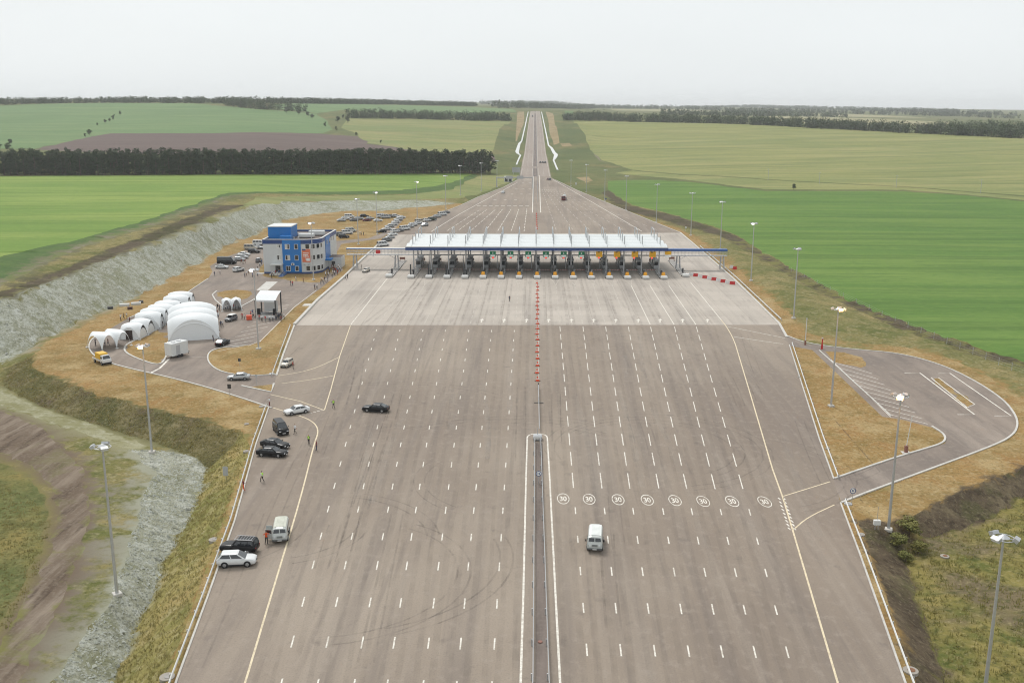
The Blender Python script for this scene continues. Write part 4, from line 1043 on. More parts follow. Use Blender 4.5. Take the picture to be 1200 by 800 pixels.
def checker_kerb(mb, x, y0, y1, w, z0, z1, n):
    for i in range(n):
        a = y0 + (y1 - y0) * i / n; b = y0 + (y1 - y0) * (i + 1) / n
        mb.box(x - w, x + w, a, b, z0, z1, i % 2)
M_ISLE = ground('island_concrete', [(0.36, 0.345, 0.325), ((0.22, 0.205, 0.19), 0.8, (1, 1), 0.42, 0.66, 0.7)], 0.85, 0)
M_BROWN = dirty('rust_red_panel', (0.25, 0.115, 0.085), 0.6, 0.3, 1.5)
isle = MB().prism([(-1.1, -18.0), (-0.8, -18.9), (0.8, -18.9), (1.1, -18.0), (1.1, 19), (-1.1, 19)], 0.0, 0.2).mesh('island_base', M_ISLE)
nose_w = MB().cbox((0, -18.0, 0.62), (2.15, 1.9, 0.86), 0, 0.16).mesh('nose_block', M_WHITE)
kb = MB(); checker_kerb(kb, 0, -17.0, 19, 0.06, 0.0, 0.26, 24)
kerb_me = kb.mesh('striped_edge', [M_BLACK, M_WHITE])
tail_me = MB().box(-1.0, 1.0, 16.6, 16.8, 0.9, 1.7).box(-.95, -.8, 16.55, 16.85, .2, 1.75, 0).box(.8, .95, 16.55, 16.85, .2, 1.75, 0).mesh('tail_board', M_BROWN)
cab_me = MB().box(-.28, .28, -10.9, -10.3, 0.2, 1.7).mesh('reader_cabinet', M_DSTEEL)
tall_me = MB().cbox((-0.6, -13.2, 2.05), (0.42, 0.5, 3.7), 0, 0.06).mesh('height_detector_post', M_DSTEEL)
rail_me = MB().pipe([(-.95, -15.5, .2), (-.95, -15.5, 1.25), (-.95, -5, 1.25), (-.95, -5, .2)], 0.045).pipe([(.95, -15.5, .2), (.95, -15.5, 1.25), (.95, -5, 1.25), (.95, -5, .2)], 0.045).mesh('hand_rail', M_GALV)
# booth
bw = MB().box(-.85, .85, -1.9, 1.9, 0.2, 1.25).box(-.85, .85, -1.9, 1.9, 2.55, 2.85)
for x in (-.8, .8):
    for y in (-1.85, 0, 1.85): bw.box(x - .05, x + .05, y - .05, y + .05, 1.25, 2.55)
booth_body = bw.mesh('cabin', M_STEEL)
booth_glass = MB().box(-.81, .81, -1.86, 1.86, 1.26, 2.54).mesh('window', M_GLASS)
booth_roof = MB().cbox((0, 0, 2.98), (2.1, 4.3, 0.24), 0, 0.06).mesh('booth_roof', M_STEEL)
booth_door = MB().box(.86, .9, -.5, .4, .3, 2.4).mesh('door', M_DSTEEL)
bar_y = MB().tube((0, 0, 0.2), (0, 0, 1.15), 0.62, 0.66, 12).tube((0, 0, 1.15), (0, 0, 1.95), 0.66, 0.52, 12).mesh('drum', M_YEL)
bar_b = MB().tube((0, 0, 0.72), (0, 0, 0.92), 0.67, 0.67, 12).mesh('band', mat('black_band', (0.03, 0.028, 0.026), 0.6))
sgn_back = MB().cbox((0, 0, 0), (1.75, 0.22, 1.75), 0, 0.04)
def word_k(k):
    if k == 0: return 'in line with the cones'
    return f'{ORD[abs(k) - 1]} from the cones towards the {"office" if k < 0 else "truck yard"}'
GREEN_L = [-2, -1, 0, 1, 2, 3]        # lane k lies between island k-1 .. k
for k in range(-7, 8):
    X = ISL_X[7 + k]; yellow = k >= -3
    t = thing('toll_island', ('toll island with a yellow drum, ' if yellow else 'toll island with bare white nose, ') + word_k(k), 'toll island', (X, 338.8, 0), 0, 'toll islands under the canopy')
    link('island_base', isle, t); link('nose_block', nose_w, t); [link('striped_edge', kerb_me, t, (sx, 0, 0)) for sx in (-1.16, 1.16)]; link('tail_board', tail_me, t); link('reader_cabinet', cab_me, t)
    link('hand_rail', rail_me, t)
    if k <= 2: link('height_detector_post', tall_me, t)
    b = thing('toll_booth', f'dark glazed toll booth on the island {word_k(k)}', 'toll booth', (X, 344.0, 0), 0, 'toll booths under the canopy')
    link('cabin', booth_body, b); link('window', booth_glass, b); link('booth_roof', booth_roof, b); link('door', booth_door, b)
    b2 = thing('toll_booth', f'rear dark toll booth on the island {word_k(k)}', 'toll booth', (X, 350.5, 0), 0, 'rear toll booths under the canopy')
    link('cabin', booth_body, b2); link('window', booth_glass, b2); link('booth_roof', booth_roof, b2); link('door', booth_door, b2)
    if yellow:
        d = thing('crash_drum', f'yellow crash drum on the toll island {word_k(k)}', 'crash drum', (X, 322.7, 0), 0, 'yellow drums on the island noses')
        link('drum', bar_y, d); link('band', bar_b, d)
# boom barriers, lane signals and hanging signs
boom_me = MB()
for i in range(8): boom_me.box(0.25 + i * 0.42, 0.25 + (i + 1) * 0.42, -.04, .04, 0.98, 1.08, i % 2)
boom_me = boom_me.mesh('boom', [M_WHITE, M_RED])
bpost = MB().cbox((0, 0, 0.72), (0.34, 0.34, 1.05), 0, 0.03).mesh('barrier_post', M_STEEL)
M_SIGNW = mat('sign_white', (0.78, 0.80, 0.78), 0.5)
M_SIGNY = dirty('sign_yellow', (0.78, 0.42, 0.02), 0.45, 0.1, 2)
for k in range(-6, 8):
    xm = (ISL_X[7 + k - 1] + ISL_X[7 + k]) / 2
    where = f'over the {ORD[k + 6]} lane from the office'
    b = thing('boom_barrier', f'red and white boom barrier across the {ORD[k + 6]} toll lane from the office', 'boom barrier', (ISL_X[7 + k - 1] + 0.75, 333.5, 0), 0, 'boom barriers in the toll lanes')
    link('barrier_post', bpost, b); link('boom', boom_me, b)
    # rows of signs hang from lane -2 to the truck yard side
    if k >= -2:
        green = k <= 3
        s = thing('lane_sign', ('green and white ' if green else 'yellow ') + f'lane sign hanging below the fascia {where}', 'lane sign', (xm, 329.2, 0), 0, 'lane signs below the fascia')
        if green:
            MB().cbox((0, 0, 7.35), (2.0, .2, 1.1), 0, .03).build('upper_panel', M_GREEN, s)
            MB().cbox((0, 0, 6.35), (2.0, .2, 0.8), 0, .03).build('frame', M_GREEN, s)
            MB().cbox((0, -.03, 6.38), (1.6, .2, 0.62)).build('lower_panel', M_SIGNW, s)
            a = MB().add([(-.08, -.12, 7.62), (.08, -.12, 7.62), (.08, -.12, 7.25), (-.08, -.12, 7.25), (-.28, -.12, 7.27), (.28, -.12, 7.27), (0, -.12, 6.98)], [(0, 3, 2, 1), (4, 6, 5)])
            a.build('arrow', M_SIGNW, s)
        else:
            MB().cbox((0, 0, 7.0), (2.15, .22, 1.9), 0, .04).build('panel', M_SIGNY, s)
            MB().box(-.55, .15, -.14, -.115, 7.55, 7.85).build('dark_print', M_BLACK, s)
            g = MB()
            for i in range(3): g.box(-.8, .8, -.14, -.115, 6.35 + i * .3, 6.43 + i * .3)
            g.build('print_line', mat('sign_ochre', (0.35, 0.19, 0.01), 0.5), s)
        MB().pipe([(-.7, 0, 7.85), (-.7, 0, 8.4)], .05).pipe([(.7, 0, 7.85), (.7, 0, 8.4)], .05).build('hanger', M_GALV, s)
        l = thing('lane_signal', f'small red lit lane signal below the lane sign {where}', 'signal', (xm, 331.2, 0), 0, 'red lane signals below the signs')
        MB().cbox((0, 0, 5.55), (.8, .25, .8), 0, .03).build('housing', M_STEEL if not green else M_DSTEEL, l)
        MB().tube((0, -.14, 5.55), (0, -.2, 5.55), .3, .3, 12).build('lens', M_REDL, l)
        MB().tube((0, 0, 5.95), (0, 0, 8.4), .05, .05).build('hanger', M_GALV, l)
xm = ISL_X[14] + 3.6
s = thing('lane_sign', 'yellow and white lane sign hanging from the corner of the canopy fascia', 'lane sign', (xm - 1.4, 329.2, 0))
MB().cbox((0, 0, 7.5), (2.1, .2, 1.2), 0, .03).build('panel', M_SIGNY, s); MB().cbox((0, 0, 6.4), (1.9, .2, .8), 0, .03).build('lower_panel', M_SIGNW, s)
MB().pipe([(-.7, 0, 8.1), (-.7, 0, 8.4)], .05).build('hanger', M_GALV, s)

# the service gantry that crosses the whole plaza
def gantry():
    Y = 342.0
    t = thing('service_gantry', 'long lattice service gantry with blue roof edge crossing the plaza under the canopy', 'gantry', (0, Y, 0))
    x0, x1 = -66.4, 66.7
    MB().box(x0, x1, -.9, .9, 4.72, 4.9).build('deck', M_GALV, t)
    for a, b in ((x0, -44.3), (44.9, x1)):
        r = MB().box(a, b, -1.1, 1.1, 6.95, 7.1); o = r.build('gantry_roof', M_WHITE if a < 0 else dirty('gantry_blue', (.03, .10, .30), .5, .2), t)
        MB().box(a, b, -1.15, -1.105, 6.72 if a < 0 else 6.45, 7.06).build('blue_edge', dirty('gantry_blue', (.03, .10, .30), .5, .2), o)
    for s in (-.88, .88):
        mb = MB(); mb.box(x0, x1, s - .04, s + .04, 5.85, 5.95)
        mb.build('hand_rail', M_GALV, t)
    fr = MB(); n = 110
    for i in range(n + 1):
        x = x0 + (x1 - x0) * i / n
        if -44 < x < 44.7 and i % 3: continue
        for s in (-.88, .88): fr.box(x - .03, x + .03, s - .03, s + .03, 4.9, 6.95 if abs(x) > 44.4 else 5.9)
    struct(fr.build('lattice_bar', M_GALV, t), 'stuff')
    for x in (-63.6, -48.9, 49.9, 65.2):
        mb = MB()
        for a in (-.7, .7):
            for b in (-.6, .6): mb.tube((x + a, b * 1.6, 0), (x + a * .6, b, 4.72), .16, .14, 7)
        for z in (1.4, 2.9): mb.tube((x - .65, -.9, z), (x + .65, -.9, z + .6), .06, .06, 5)
        mb.tube((x, -.6, 3.4), (x + (2.6 if x < 0 else -2.6) * (1 if abs(x) > 60 else -1), -.6, 4.75), .08, .08, 5)
        mb.build('leg_frame', M_GALV, t)
    for x in np.arange(-38, 40, 11.98):
        MB().tube((x + .6, 0, .2), (x + .6, 0, 4.72), .14, .14, 7).build('support', M_GALV, t)
    # blue service box and red notice on the building side
    MB().box(-56.0, -54.4, -1.3, -1.15, 5.3, 6.6).build('notice_board', M_RED, t)
gantry()
for nm, X, Y0, side in (('building', -48.9, 322.5, -1), ('truck yard', 50.2, 325.5, 1)):
    t = thing('toll_island', f'open toll island outside the canopy on the {nm} side under the gantry', 'toll island', (X, Y0 + 18, 0))
    for n_, m_ in (('island_base', isle), ('nose_block', nose_w), ('tail_board', tail_me), ('reader_cabinet', cab_me), ('hand_rail', rail_me)): link(n_, m_, t)
    for sx in (-1.16, 1.16): link('striped_edge', kerb_me, t, (sx, 0, 0))
# red and white water barriers
wb = MB()
wb.loft([[(-.55, -.28, 0), (.55, -.28, 0), (.55, .28, 0), (-.55, .28, 0)], [(-.55, -.24, .3), (.55, -.24, .3), (.55, .24, .3), (-.55, .24, .3)], [(-.55, -.1, .45), (.55, -.1, .45), (.55, .1, .45), (-.55, .1, .45)], [(-.55, -.09, .85), (.55, -.09, .85), (.55, .09, .85), (-.55, .09, .85)]], cap=True)
wb_r = wb.mesh('water_barrier', M_RED); wb_w = wb.mesh('water_barrier', M_WHITE)
for i in range(10):
    p = G(810 + i * 5.35, 322.6 + i * 1.18)
    o = tag(link('water_barrier', wb_r if i % 2 else wb_w, None, (p.x, p.y, 0), -0.42), f'{"red" if i % 2 else "white"} plastic water barrier, {ORD[i]} from the canopy in the slanting row', 'barrier', 'row of water barriers closing the outer lane')
    o.scale = (1.5, 1.2, 1.15)
for n_, (x, y) in enumerate(((857, 314.5), (861, 316))):
    p = R(x, y); o = tag(link('water_barrier', wb_r if n_ else wb_w, None, (p.x, p.y, p.z), 0.3), ('red' if n_ else 'white') + ' plastic barrier left on the grass beside the gantry leg', 'barrier')
    o.scale = (1.2, 1.5, 1.3)
# cones
def cone_proto():
    b = MB().box(-.26, .26, -.26, .26, 0, .05).mesh('cone_foot', M_BLACK)
    c = MB().tube((0, 0, .05), (0, 0, .36), .24, .16, 12).tube((0, 0, .54), (0, 0, .85), .11, .04, 12)
    return b, c.mesh('cone_body', M_ORANGE), MB().tube((0, 0, .36), (0, 0, .54), .162, .108, 12).mesh('white_band', M_WHITE)
cb, cc, cw = cone_proto()
cy = [331, 335, 339.2, 343.6, 348, 352.6, 357.3, 362, 367.2, 372.6, 378.5, 384.4, 390.5, 397, 404.2, 411.5, 419.3, 427.5, 436, 445]
for i, y in enumerate(cy):
    p = G(629.6 + (0.4 if i % 3 else -0.3), y + 1.2)
    t = thing('traffic_cone', f'orange traffic cone, {ORD[i]} in the centre row counted from the canopy', 'traffic cone', (p.x, p.y, 0), 0.2 * i, 'orange cones along the plaza centre line')
    link('cone_foot', cb, t); link('cone_body', cc, t); link('white_band', cw, t); t.scale = (1.75, 1.75, 1.12)
for i in range(9):
    p = G(629.3 - i * 0.08, 268.5 - i * 2.2)
    t = thing('traffic_cone', f'orange traffic cone beyond the canopy, {ORD[i]} in line counted from its roof', 'traffic cone', (p.x, p.y, 0), 0, 'orange cones beyond the canopy')
    link('cone_foot', cb, t); link('cone_body', cc, t); link('white_band', cw, t); t.scale = (1.75, 1.75, 1.12)
paint('median_line', [G(630.4, 330).xy, G(630.8, 380).xy], 0.12, CONC, M_PAINTOLD)
paint('median_line', [G(630.8, 380.6).xy, G(631.4, 447).xy], 0.14, PLAZA, M_PAINTOLD)
# swing gate between the cones and the median rails
a, b = G(631, 456), G(632, 506)
t = thing('swing_gate', 'grey tubular swing gate between the orange cones and the median rails', 'gate', (a.x, a.y, 0))
L = b.y - a.y; dx = b.x - a.x
MB().tube((0, 0, 0), (0, 0, 1.3), .12, .12, 8).build('gate_post', M_DSTEEL, t)
MB().tube((dx * .35, L * .35, 0), (dx * .35, L * .35, 1.1), .09, .09, 8).box(dx * .35 - .9, dx * .35 + .9, L * .35 - .15, L * .35 + .15, 0, .08).build('gate_foot', M_DSTEEL, t)
MB().tube((0, 0, 1.0), (dx, L, 1.0), .07, .07, 6).tube((0, 0, .6), (dx, L, .6), .06, .06, 6).build('bar', M_GALV, t)
p = G(630, 515)
t = thing('crash_cushion', 'low grey crash cushion at the head of the median rails', 'crash cushion', (p.x, p.y, 0))
MB().cbox((0, 0, .45), (1.5, 1.5, .8), 0, .15).build('cushion', M_STEEL, t); MB().box(-.55, .55, -.79, -.76, .35, .75).build('chevron_plate', M_WHITE, t); MB().tube((0, .3, .8), (0, .3, 2.0), .06, .06).build('marker_post', M_GALV, t)

# ------------------------------------------------------------------ office building
M_CLAD = dirty('pale_grey_cladding', (0.56, 0.575, 0.575), 0.5, 0.2, 0.4)
M_BROOF = dirty('bitumen_roof', (0.145, 0.115, 0.105), 0.9, 0.4, 0.5)
M_WINF = mat('window_frame', (0.72, 0.72, 0.70), 0.5)
M_COPE = dirty('white_coping', (0.62, 0.63, 0.62), 0.5, 0.2, 0.5)
def office():
    t = thing('office_building', 'three storey pale grey and blue toll office with rounded corner and flat roof', 'building', (-92.4, 329.0, 0))
    W, D, Rr = 19.2, 29.0, 5.2
    def outline(g=0.0):
        pts = [(0 - g, 0 - g), (W - Rr, -g)]
        for k in range(1, 10):
            a = -math.pi / 2 + math.pi / 2 * k / 9
            pts.append((W - Rr + math.cos(a) * (Rr + g), Rr + math.sin(a) * (Rr + g)))
        return pts + [(W + g, D + g), (-g, D + g)]
    MB().prism(outline(), 0.5, 10.5).build('wall', M_CLAD, t)
    MB().prism(outline(0.06), -0.1, 0.62).build('plinth', M_NAVY, t)
    MB().prism(outline(0.0), 10.5, 11.0).build('roof', M_BROOF, t)
    o, i = outline(0.10), outline(-0.32)
    MB().loft([[(*p, 10.2) for p in o], [(*p, 11.62) for p in o], [(*p, 11.62) for p in i], [(*p, 10.95) for p in i]]).build('cornice', M_NAVY, t)
    o2, i2 = outline(0.14), outline(-0.40)
    MB().loft([[(*p, 11.63) for p in o2], [(*p, 11.75) for p in o2], [(*p, 11.75) for p in i2], [(*p, 11.63) for p in i2]]).build('coping', M_COPE, t)
    bp = MB().box(6.6, 12.9, -0.22, -0.005, 0.62, 11.5).build('blue_panel', M_BLUE, t)
    # penthouse
    ph = MB().box(0.1, 8.0, 7.0, 16.5, 11.0, 15.1).build('stair_head', M_BLUE, t)
    MB().box(-0.1, 8.2, 6.8, 16.7, 15.1, 15.35).build('coping', M_COPE, ph); MB().box(5.0, 8.8, 3.2, 6.98, 11.0, 12.4).build('roof_hatch', M_BLUE, t)
    # roof plant
    u = MB().cbox((12.6, 10.5, 11.9), (5.2, 2.6, 1.2), 0, .15).build('air_handling_unit', M_COPE, t)
    MB().tube((9.9, 10.4, 11.6), (9.9, 10.4, 12.6), .45, .45, 10).build('duct', M_GALV, u)
    MB().cbox((14.8, 17, 12.0), (5.5, 2.4, 1.5), 0, .15).build('air_handling_unit', M_COPE, t)
    for x in (9.2, 10.8): MB().tube((x, 6.0, 11), (x, 6.0, 11.8), .3, .3, 10).build('vent', M_GALV, t)
    def window(x, z, w, h, y=-0.03, n=2, rz=0, cx=0, cy=0):
        fr = MB().box(-w / 2, w / 2, -.05, .0, -h / 2, -h / 2 + .1).box(-w / 2, w / 2, -.05, .0, h / 2 - .1, h / 2)
        for k in range(n + 1):
            a = -w / 2 + (w - .1) * k / n; fr.box(a, a + .1, -.052, .0, -h / 2 + .1, h / 2 - .1)
        fo = fr.build('window', M_WINF, t); fo.location = (x, y, z); fo.rotation_euler = (0, 0, rz)
        for k in range(n):
            a = -w / 2 + (w - .1) * k / n
            MB().box(a + .1, a + (w - .1) / n, -.02, -.012, -h / 2 + .1, h / 2 - .1).build('pane', M_GLASS if (n == 1 or (k + int(z)) % 3) else mat('blind', (0.5, 0.5, 0.47), 0.6), fo)
        MB().box(-w / 2 - .05, w / 2 + .05, -.14, .0, -h / 2 - .06, -h / 2 - .002).build('sill', M_COPE, fo)
    for z in (9.3, 5.55, 1.85):
        window(8.35, z, 1.6, 1.7, -0.25); window(11.35, z, 1.25, 1.7, -0.25, 1)
        for k in range(4):
            a = -math.pi / 2 + rad(12 + k * 21)
            window(W - Rr + math.cos(a) * (Rr + .02), z, 1.45, 1.7, Rr + math.sin(a) * (Rr + .02), 1, a + math.pi / 2)
    window(5.35, 5.55, 1.4, 1.7); window(5.35, 9.4, 1.3, 1.2)
    ac = MB().cbox((10.0, -.45, 3.35), (1.0, .4, .8), 0, .05).build('air_conditioner', M_COPE, t); MB().tube((10, -.66, 3.35), (10, -.67, 3.35), .28, .28, 12).build('fan', M_DSTEEL, ac)
    for x in (13.9, 15.3): MB().cbox((x, -.25, 3.2), (.55, .4, .5), 0, .05).build('air_conditioner', M_STEEL, t)
    # entrance
    d = MB().box(3.9, 5.6, -.06, -.004, .5, 2.9).build('door', M_GLASS, t); MB().box(4.7, 4.8, -.1, -.06, 1.4, 1.7).build('handle', M_GALV, d)
    MB().cbox((4.7, -1.3, 3.4), (4.0, 2.5, .5), 0, .08).build('entrance_canopy', M_COPE, t)
    for x in (3.0, 6.4): MB().tube((x, -2.3, 0), (x, -2.3, 3.15), .08, .08).build('canopy_post', M_GALV, t)
    for k in range(3): MB().box(2.6, 6.2, -2.9 - k * .35, -.07 - k * .0, 0, .5 - k * .16).build('step', M_KERB, t) if k == 0 else MB().box(2.6, 6.2, -2.9 - k * .35, -2.9 - (k - 1) * .35, 0, .5 - k * .16).build('step', M_KERB, t)
    MB().add([(6.3, -.1, .5), (7.9, -.1, .5), (7.9, -6.5, .02), (6.3, -6.5, .02), (6.3, -.1, 0), (7.9, -.1, 0), (7.9, -6.5, 0), (6.3, -6.5, 0)],
             [(0, 3, 2, 1), (4, 5, 6, 7), (0, 4, 7, 3), (1, 2, 6, 5), (3, 7, 6, 2), (0, 1, 5, 4)]).build('ramp', dirty('blue_ramp', (0.06, 0.13, 0.30), 0.6, 0.3), t)
    MB().pipe([(6.3, -.3, 1.4), (6.3, -6.4, .95)], .04).pipe([(7.9, -.3, 1.4), (7.9, -6.4, .95)], .04).pipe([(6.3, -6.4, 0), (6.3, -6.4, .95)], .04).pipe([(7.9, -6.4, 0), (7.9, -6.4, .95)], .04).build('hand_rail', M_GALV, t)
    # flat printed banner
    bn = MB().box(13.25, 16.0, -.05, -.01, 4.0, 8.5).build('banner', dirty('coral_banner', (0.62, 0.17, 0.085), 0.6, 0.1), t)
    MB().box(13.3, 14.5, -.07, -.055, 8.0, 8.45).build('banner_logo', M_NAVY, bn)
    pr = MB()
    for k, w in enumerate((2.0, 1.7, 2.1)): pr.box(13.5, 13.5 + w, -.07, -.055, 6.95 - k * .55, 7.2 - k * .55)
    pr.build('banner_print', M_WINF, bn); MB().box(14.6, 15.8, -.07, -.055, 4.4, 5.4).build('banner_print', M_WINF, bn)
    # blue strip and annex on the plaza side
    MB().box(W + .005, W + .2, 9.5, 17.0, 3.6, 11.4).build('blue_strip', M_BLUE, t)
    MB().box(W, W + 2.0, 8.5, 12.5, 3.3, 3.8).build('side_canopy', M_BLUE, t)
    for x in np.arange(11, 27, 4.0): MB().box(W + .2 if x < 17 else W + .01, W + .24 if x < 17 else W + .05, x, x + 1.4, 8.6, 10.1).build('side_window', M_GLASS, t)
    an = MB().box(W + .002, W + 4.6, 13.5, 20.0, 0, 3.7).build('annex', M_CLAD, t)
    MB().box(W + .1, W + 4.5, 13.6, 19.9, 3.7, 3.75).build('annex_roof', M_BROOF, an); MB().box(W + 1.2, W + 2.4, 13.44, 13.49, .1, 2.3).build('annex_door', M_DSTEEL, an)
    MB().cbox((-1.2, -.6, .12), (2.6, 1.8, .3), 0, .05).build('apron', M_KERB, t)
office()

# ------------------------------------------------------------------ event tents
M_TENT = dirty('tent_membrane', (0.72, 0.74, 0.75), 0.6, 0.10, 0.35)
def tent_mesh(nb, bay, W, h, sag=0.13, n=10, arch=0.95):
    mb = MB(); N = nb * n
    def ht(u, v):
        a = max(0.0, 1 - abs(2 * u - 1) ** 1.95) ** 0.68
        f = v * nb - math.floor(min(v * nb, nb - 1e-6)); b = max(0.0, 1 - abs(2 * f - 1) ** 1.95) ** 0.68
        return h * (1 - (1 - a) * (1 - b * arch)) * (1 - sag + sag * b) + 0.02
    vs = [((u / n - .5) * W, v / N * nb * bay, ht(u / n, v / N)) for v in range(N + 1) for u in range(n + 1)]
    vs2 = [(x, y, z - .06) for x, y, z in vs]
    fs = [(v * (n + 1) + u, v * (n + 1) + u + 1, (v + 1) * (n + 1) + u + 1, (v + 1) * (n + 1) + u) for v in range(N) for u in range(n)]
    mb.add(vs, fs)
    return mb
def gable(W, h, y, inset=0.25, th=.05):
    pts = []
    for k in range(13):
        u = inset / W + (1 - 2 * inset / W) * k / 12; a = max(0.0, 1 - abs(2 * u - 1) ** 1.95) ** 0.68
        pts.append(((u - .5) * W, max(.03, h * a * .87 - .12)))
    n = len(pts)
    return MB().add([(x, y, z) for x, z in pts] + [(pts[0][0], y, 0), (pts[-1][0], y, 0)] + [(x, y + th, z) for x, z in pts] + [(pts[0][0], y + th, 0), (pts[-1][0], y + th, 0)],
                    [tuple([n] + list(range(n)) + [n + 1]), tuple(([2 * n + 2] + list(range(n + 2, 2 * n + 2)) + [2 * n + 3])[::-1])])
def side_wall(bay, i, h, x):
    pts = []
    for k in range(11):
        f = .04 + .92 * k / 10; b = max(0.0, 1 - abs(2 * f - 1) ** 1.95) ** 0.68
        pts.append((bay * (i + f), max(.03, h * b * .82 - .1)))
    return MB().add([(x, y, z) for y, z in pts] + [(x, pts[-1][0], 0), (x, pts[0][0], 0)], [tuple(range(13))])
def tent(label, loc, rz, nb, bay, W, h, front=False, back=True, left=True, right=True, door=False, group=None, arch=0.95, sag=0.13):
    t = thing('event_tent', label, 'tent', loc, rz, group)
    tent_mesh(nb, bay, W, h, sag, arch=arch).build('membrane', M_TENT, t, True)
    if front:
        g = gable(W, h, .12).build('front_wall', M_TENT, t)
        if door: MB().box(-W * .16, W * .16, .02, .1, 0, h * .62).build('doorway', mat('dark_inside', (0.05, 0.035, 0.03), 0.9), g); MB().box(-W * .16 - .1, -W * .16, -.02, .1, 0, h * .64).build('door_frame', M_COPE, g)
    if back: gable(W, h, nb * bay - .15).build('back_wall', M_TENT, t)
    for i in range(nb):
        if left: side_wall(bay, i, h * arch, -W / 2 + .08).build('side_wall', M_TENT, t)
        if right: side_wall(bay, i, h * arch, W / 2 - .08).build('side_wall', M_TENT, t)
    for i in range(nb + 1):
        for s in (-1, 1): MB().tube((s * W / 2, i * bay, 0), (s * W / 2, i * bay, .55), .09, .09).box(s * W / 2 - .3, s * W / 2 + .3, i * bay - .3, i * bay + .3, -.02, .1).build('footing', M_COPE, t)
    return t
FR = Vector((-77.0, 231.2)); dv = Vector((-.33, .944)); c = FR - Vector((dv.y, -dv.x)) * 5.9
tent('largest white event tent with three humps and a broad closed arched front', (c.x, c.y, 0), math.atan2(-dv.x, dv.y), 3, 7.6, 11.8, 6.0, True, door=False, arch=0.72, sag=0.3)
yy = 229.6
for i, (xc, w, hh) in enumerate(((-98.5, 5.0, 3.7), (-99.0, 6.4, 4.0), (-99.4, 6.8, 4.2), (-99.8, 6.8, 4.2))):
    lab = ['narrow white tent with a dark doorway at the front of the tent row', 'second white tent of the row behind the doorway tent', 'third white tent of the row, beside the middle of the largest tent', 'last white tent of the row, nearest the office drive'][i]
    tent(lab, (xc + (0, .5, -.4, .3)[i], yy, 0), (.0, .14, .02, .12)[i], 2, 5.1, w, hh * (1, 1.06, .95, 1.04)[i], True, True, True, True, i == 0, 'white tents in the row', arch=0.85, sag=0.26)
    yy += 11.3
tent('small open white tent on the kerb behind the yellow truck', (-102.6, 219.6, 0), -0.62, 2, 3.7, 6.4, 3.7, False, False, False, False)
tent('little two hump white tent on the round lawn island', (-87.3, 266.2, 0), -1.25, 2, 2.6, 4.2, 3.3, False, True, True, False)
# stage
def stage():
    p = G(313, 372); t = thing('stage', 'small open stage with white canvas roof on black truss legs', 'stage', (p.x, p.y, 0), -0.08)
    MB().cbox((0, 1.5, .4), (5.6, 4.4, .8), 0, .04).build('platform', M_DSTEEL, t)
    MB().loft([[(-2.9, -.9, 4.9), (-2.9, 1.4, 6.0), (-2.9, 3.9, 6.6)], [(2.9, -.9, 4.9), (2.9, 1.4, 6.0), (2.9, 3.9, 6.6)]], closed=False).add([(-2.9, -.92, 4.9), (2.9, -.92, 4.9), (2.9, -.92, 4.45), (-2.9, -.92, 4.45)], [(0, 1, 2, 3)]).build('roof_canvas', M_TENT, t)
    for x in (-2.75, 2.75):
        for y in (-.8, 3.7): MB().box(x - .15, x + .15, y - .15, y + .15, 0, 4.9 if y < 0 else 6.5).build('truss_leg', M_DSTEEL, t)
    MB().box(-1.9, 1.9, 3.4, 3.5, 1.0, 4.0).build('backdrop', M_COPE, t)
    for x in (-2.2, 2.2): MB().cbox((x, .0, 1.6), (.8, .7, 1.7), 0, .05).build('loudspeaker', M_BLACK, t)
    MB().box(-2.7, 2.7, -.75, -.7, .0, .8).build('skirt', M_WHITE, t)
stage()
def crate(px, py, s, col, lab, name='storage_crate', cat='crate', rz=0.3):
    p = R(px, py); t = thing(name, lab, cat, (p.x, p.y, gz(p.x, p.y)), rz)
    MB().cbox((0, 0, s[2] / 2), s, 0, .04).build('body', col, t); MB().cbox((0, 0, s[2] + .04), (s[0] * 1.04, s[1] * 1.04, .08)).build('lid', col if isinstance(col, bpy.types.Material) else M_WHITE, t)
crate(146, 358.5, (2.6, 1.2, .6), M_COPE, 'pale long crate on the dry grass behind the tent row, beside the dark crates')
crate(159.5, 357, (2.6, 1.2, .6), M_COPE, 'pale long crate on the dry grass closest to the tent row')
crate(129.5, 362, (1.4, 1.0, .6), M_DSTEEL, 'dark crate standing apart on the dry grass below the scree slope')
crate(152.5, 362.5, (1.3, 1.0, .6), mat('brown_crate', (0.09, 0.05, 0.04), .8), 'brown crate on the dry grass between two pale crates')
crate(165.5, 354.8, (1.2, 1.0, .6), M_DSTEEL, 'dark crate on the grass touching the tent row')
crate(292, 374.5, (1.4, 1.1, 1.1), M_ORANGE, 'orange box beside people in front of the stage')

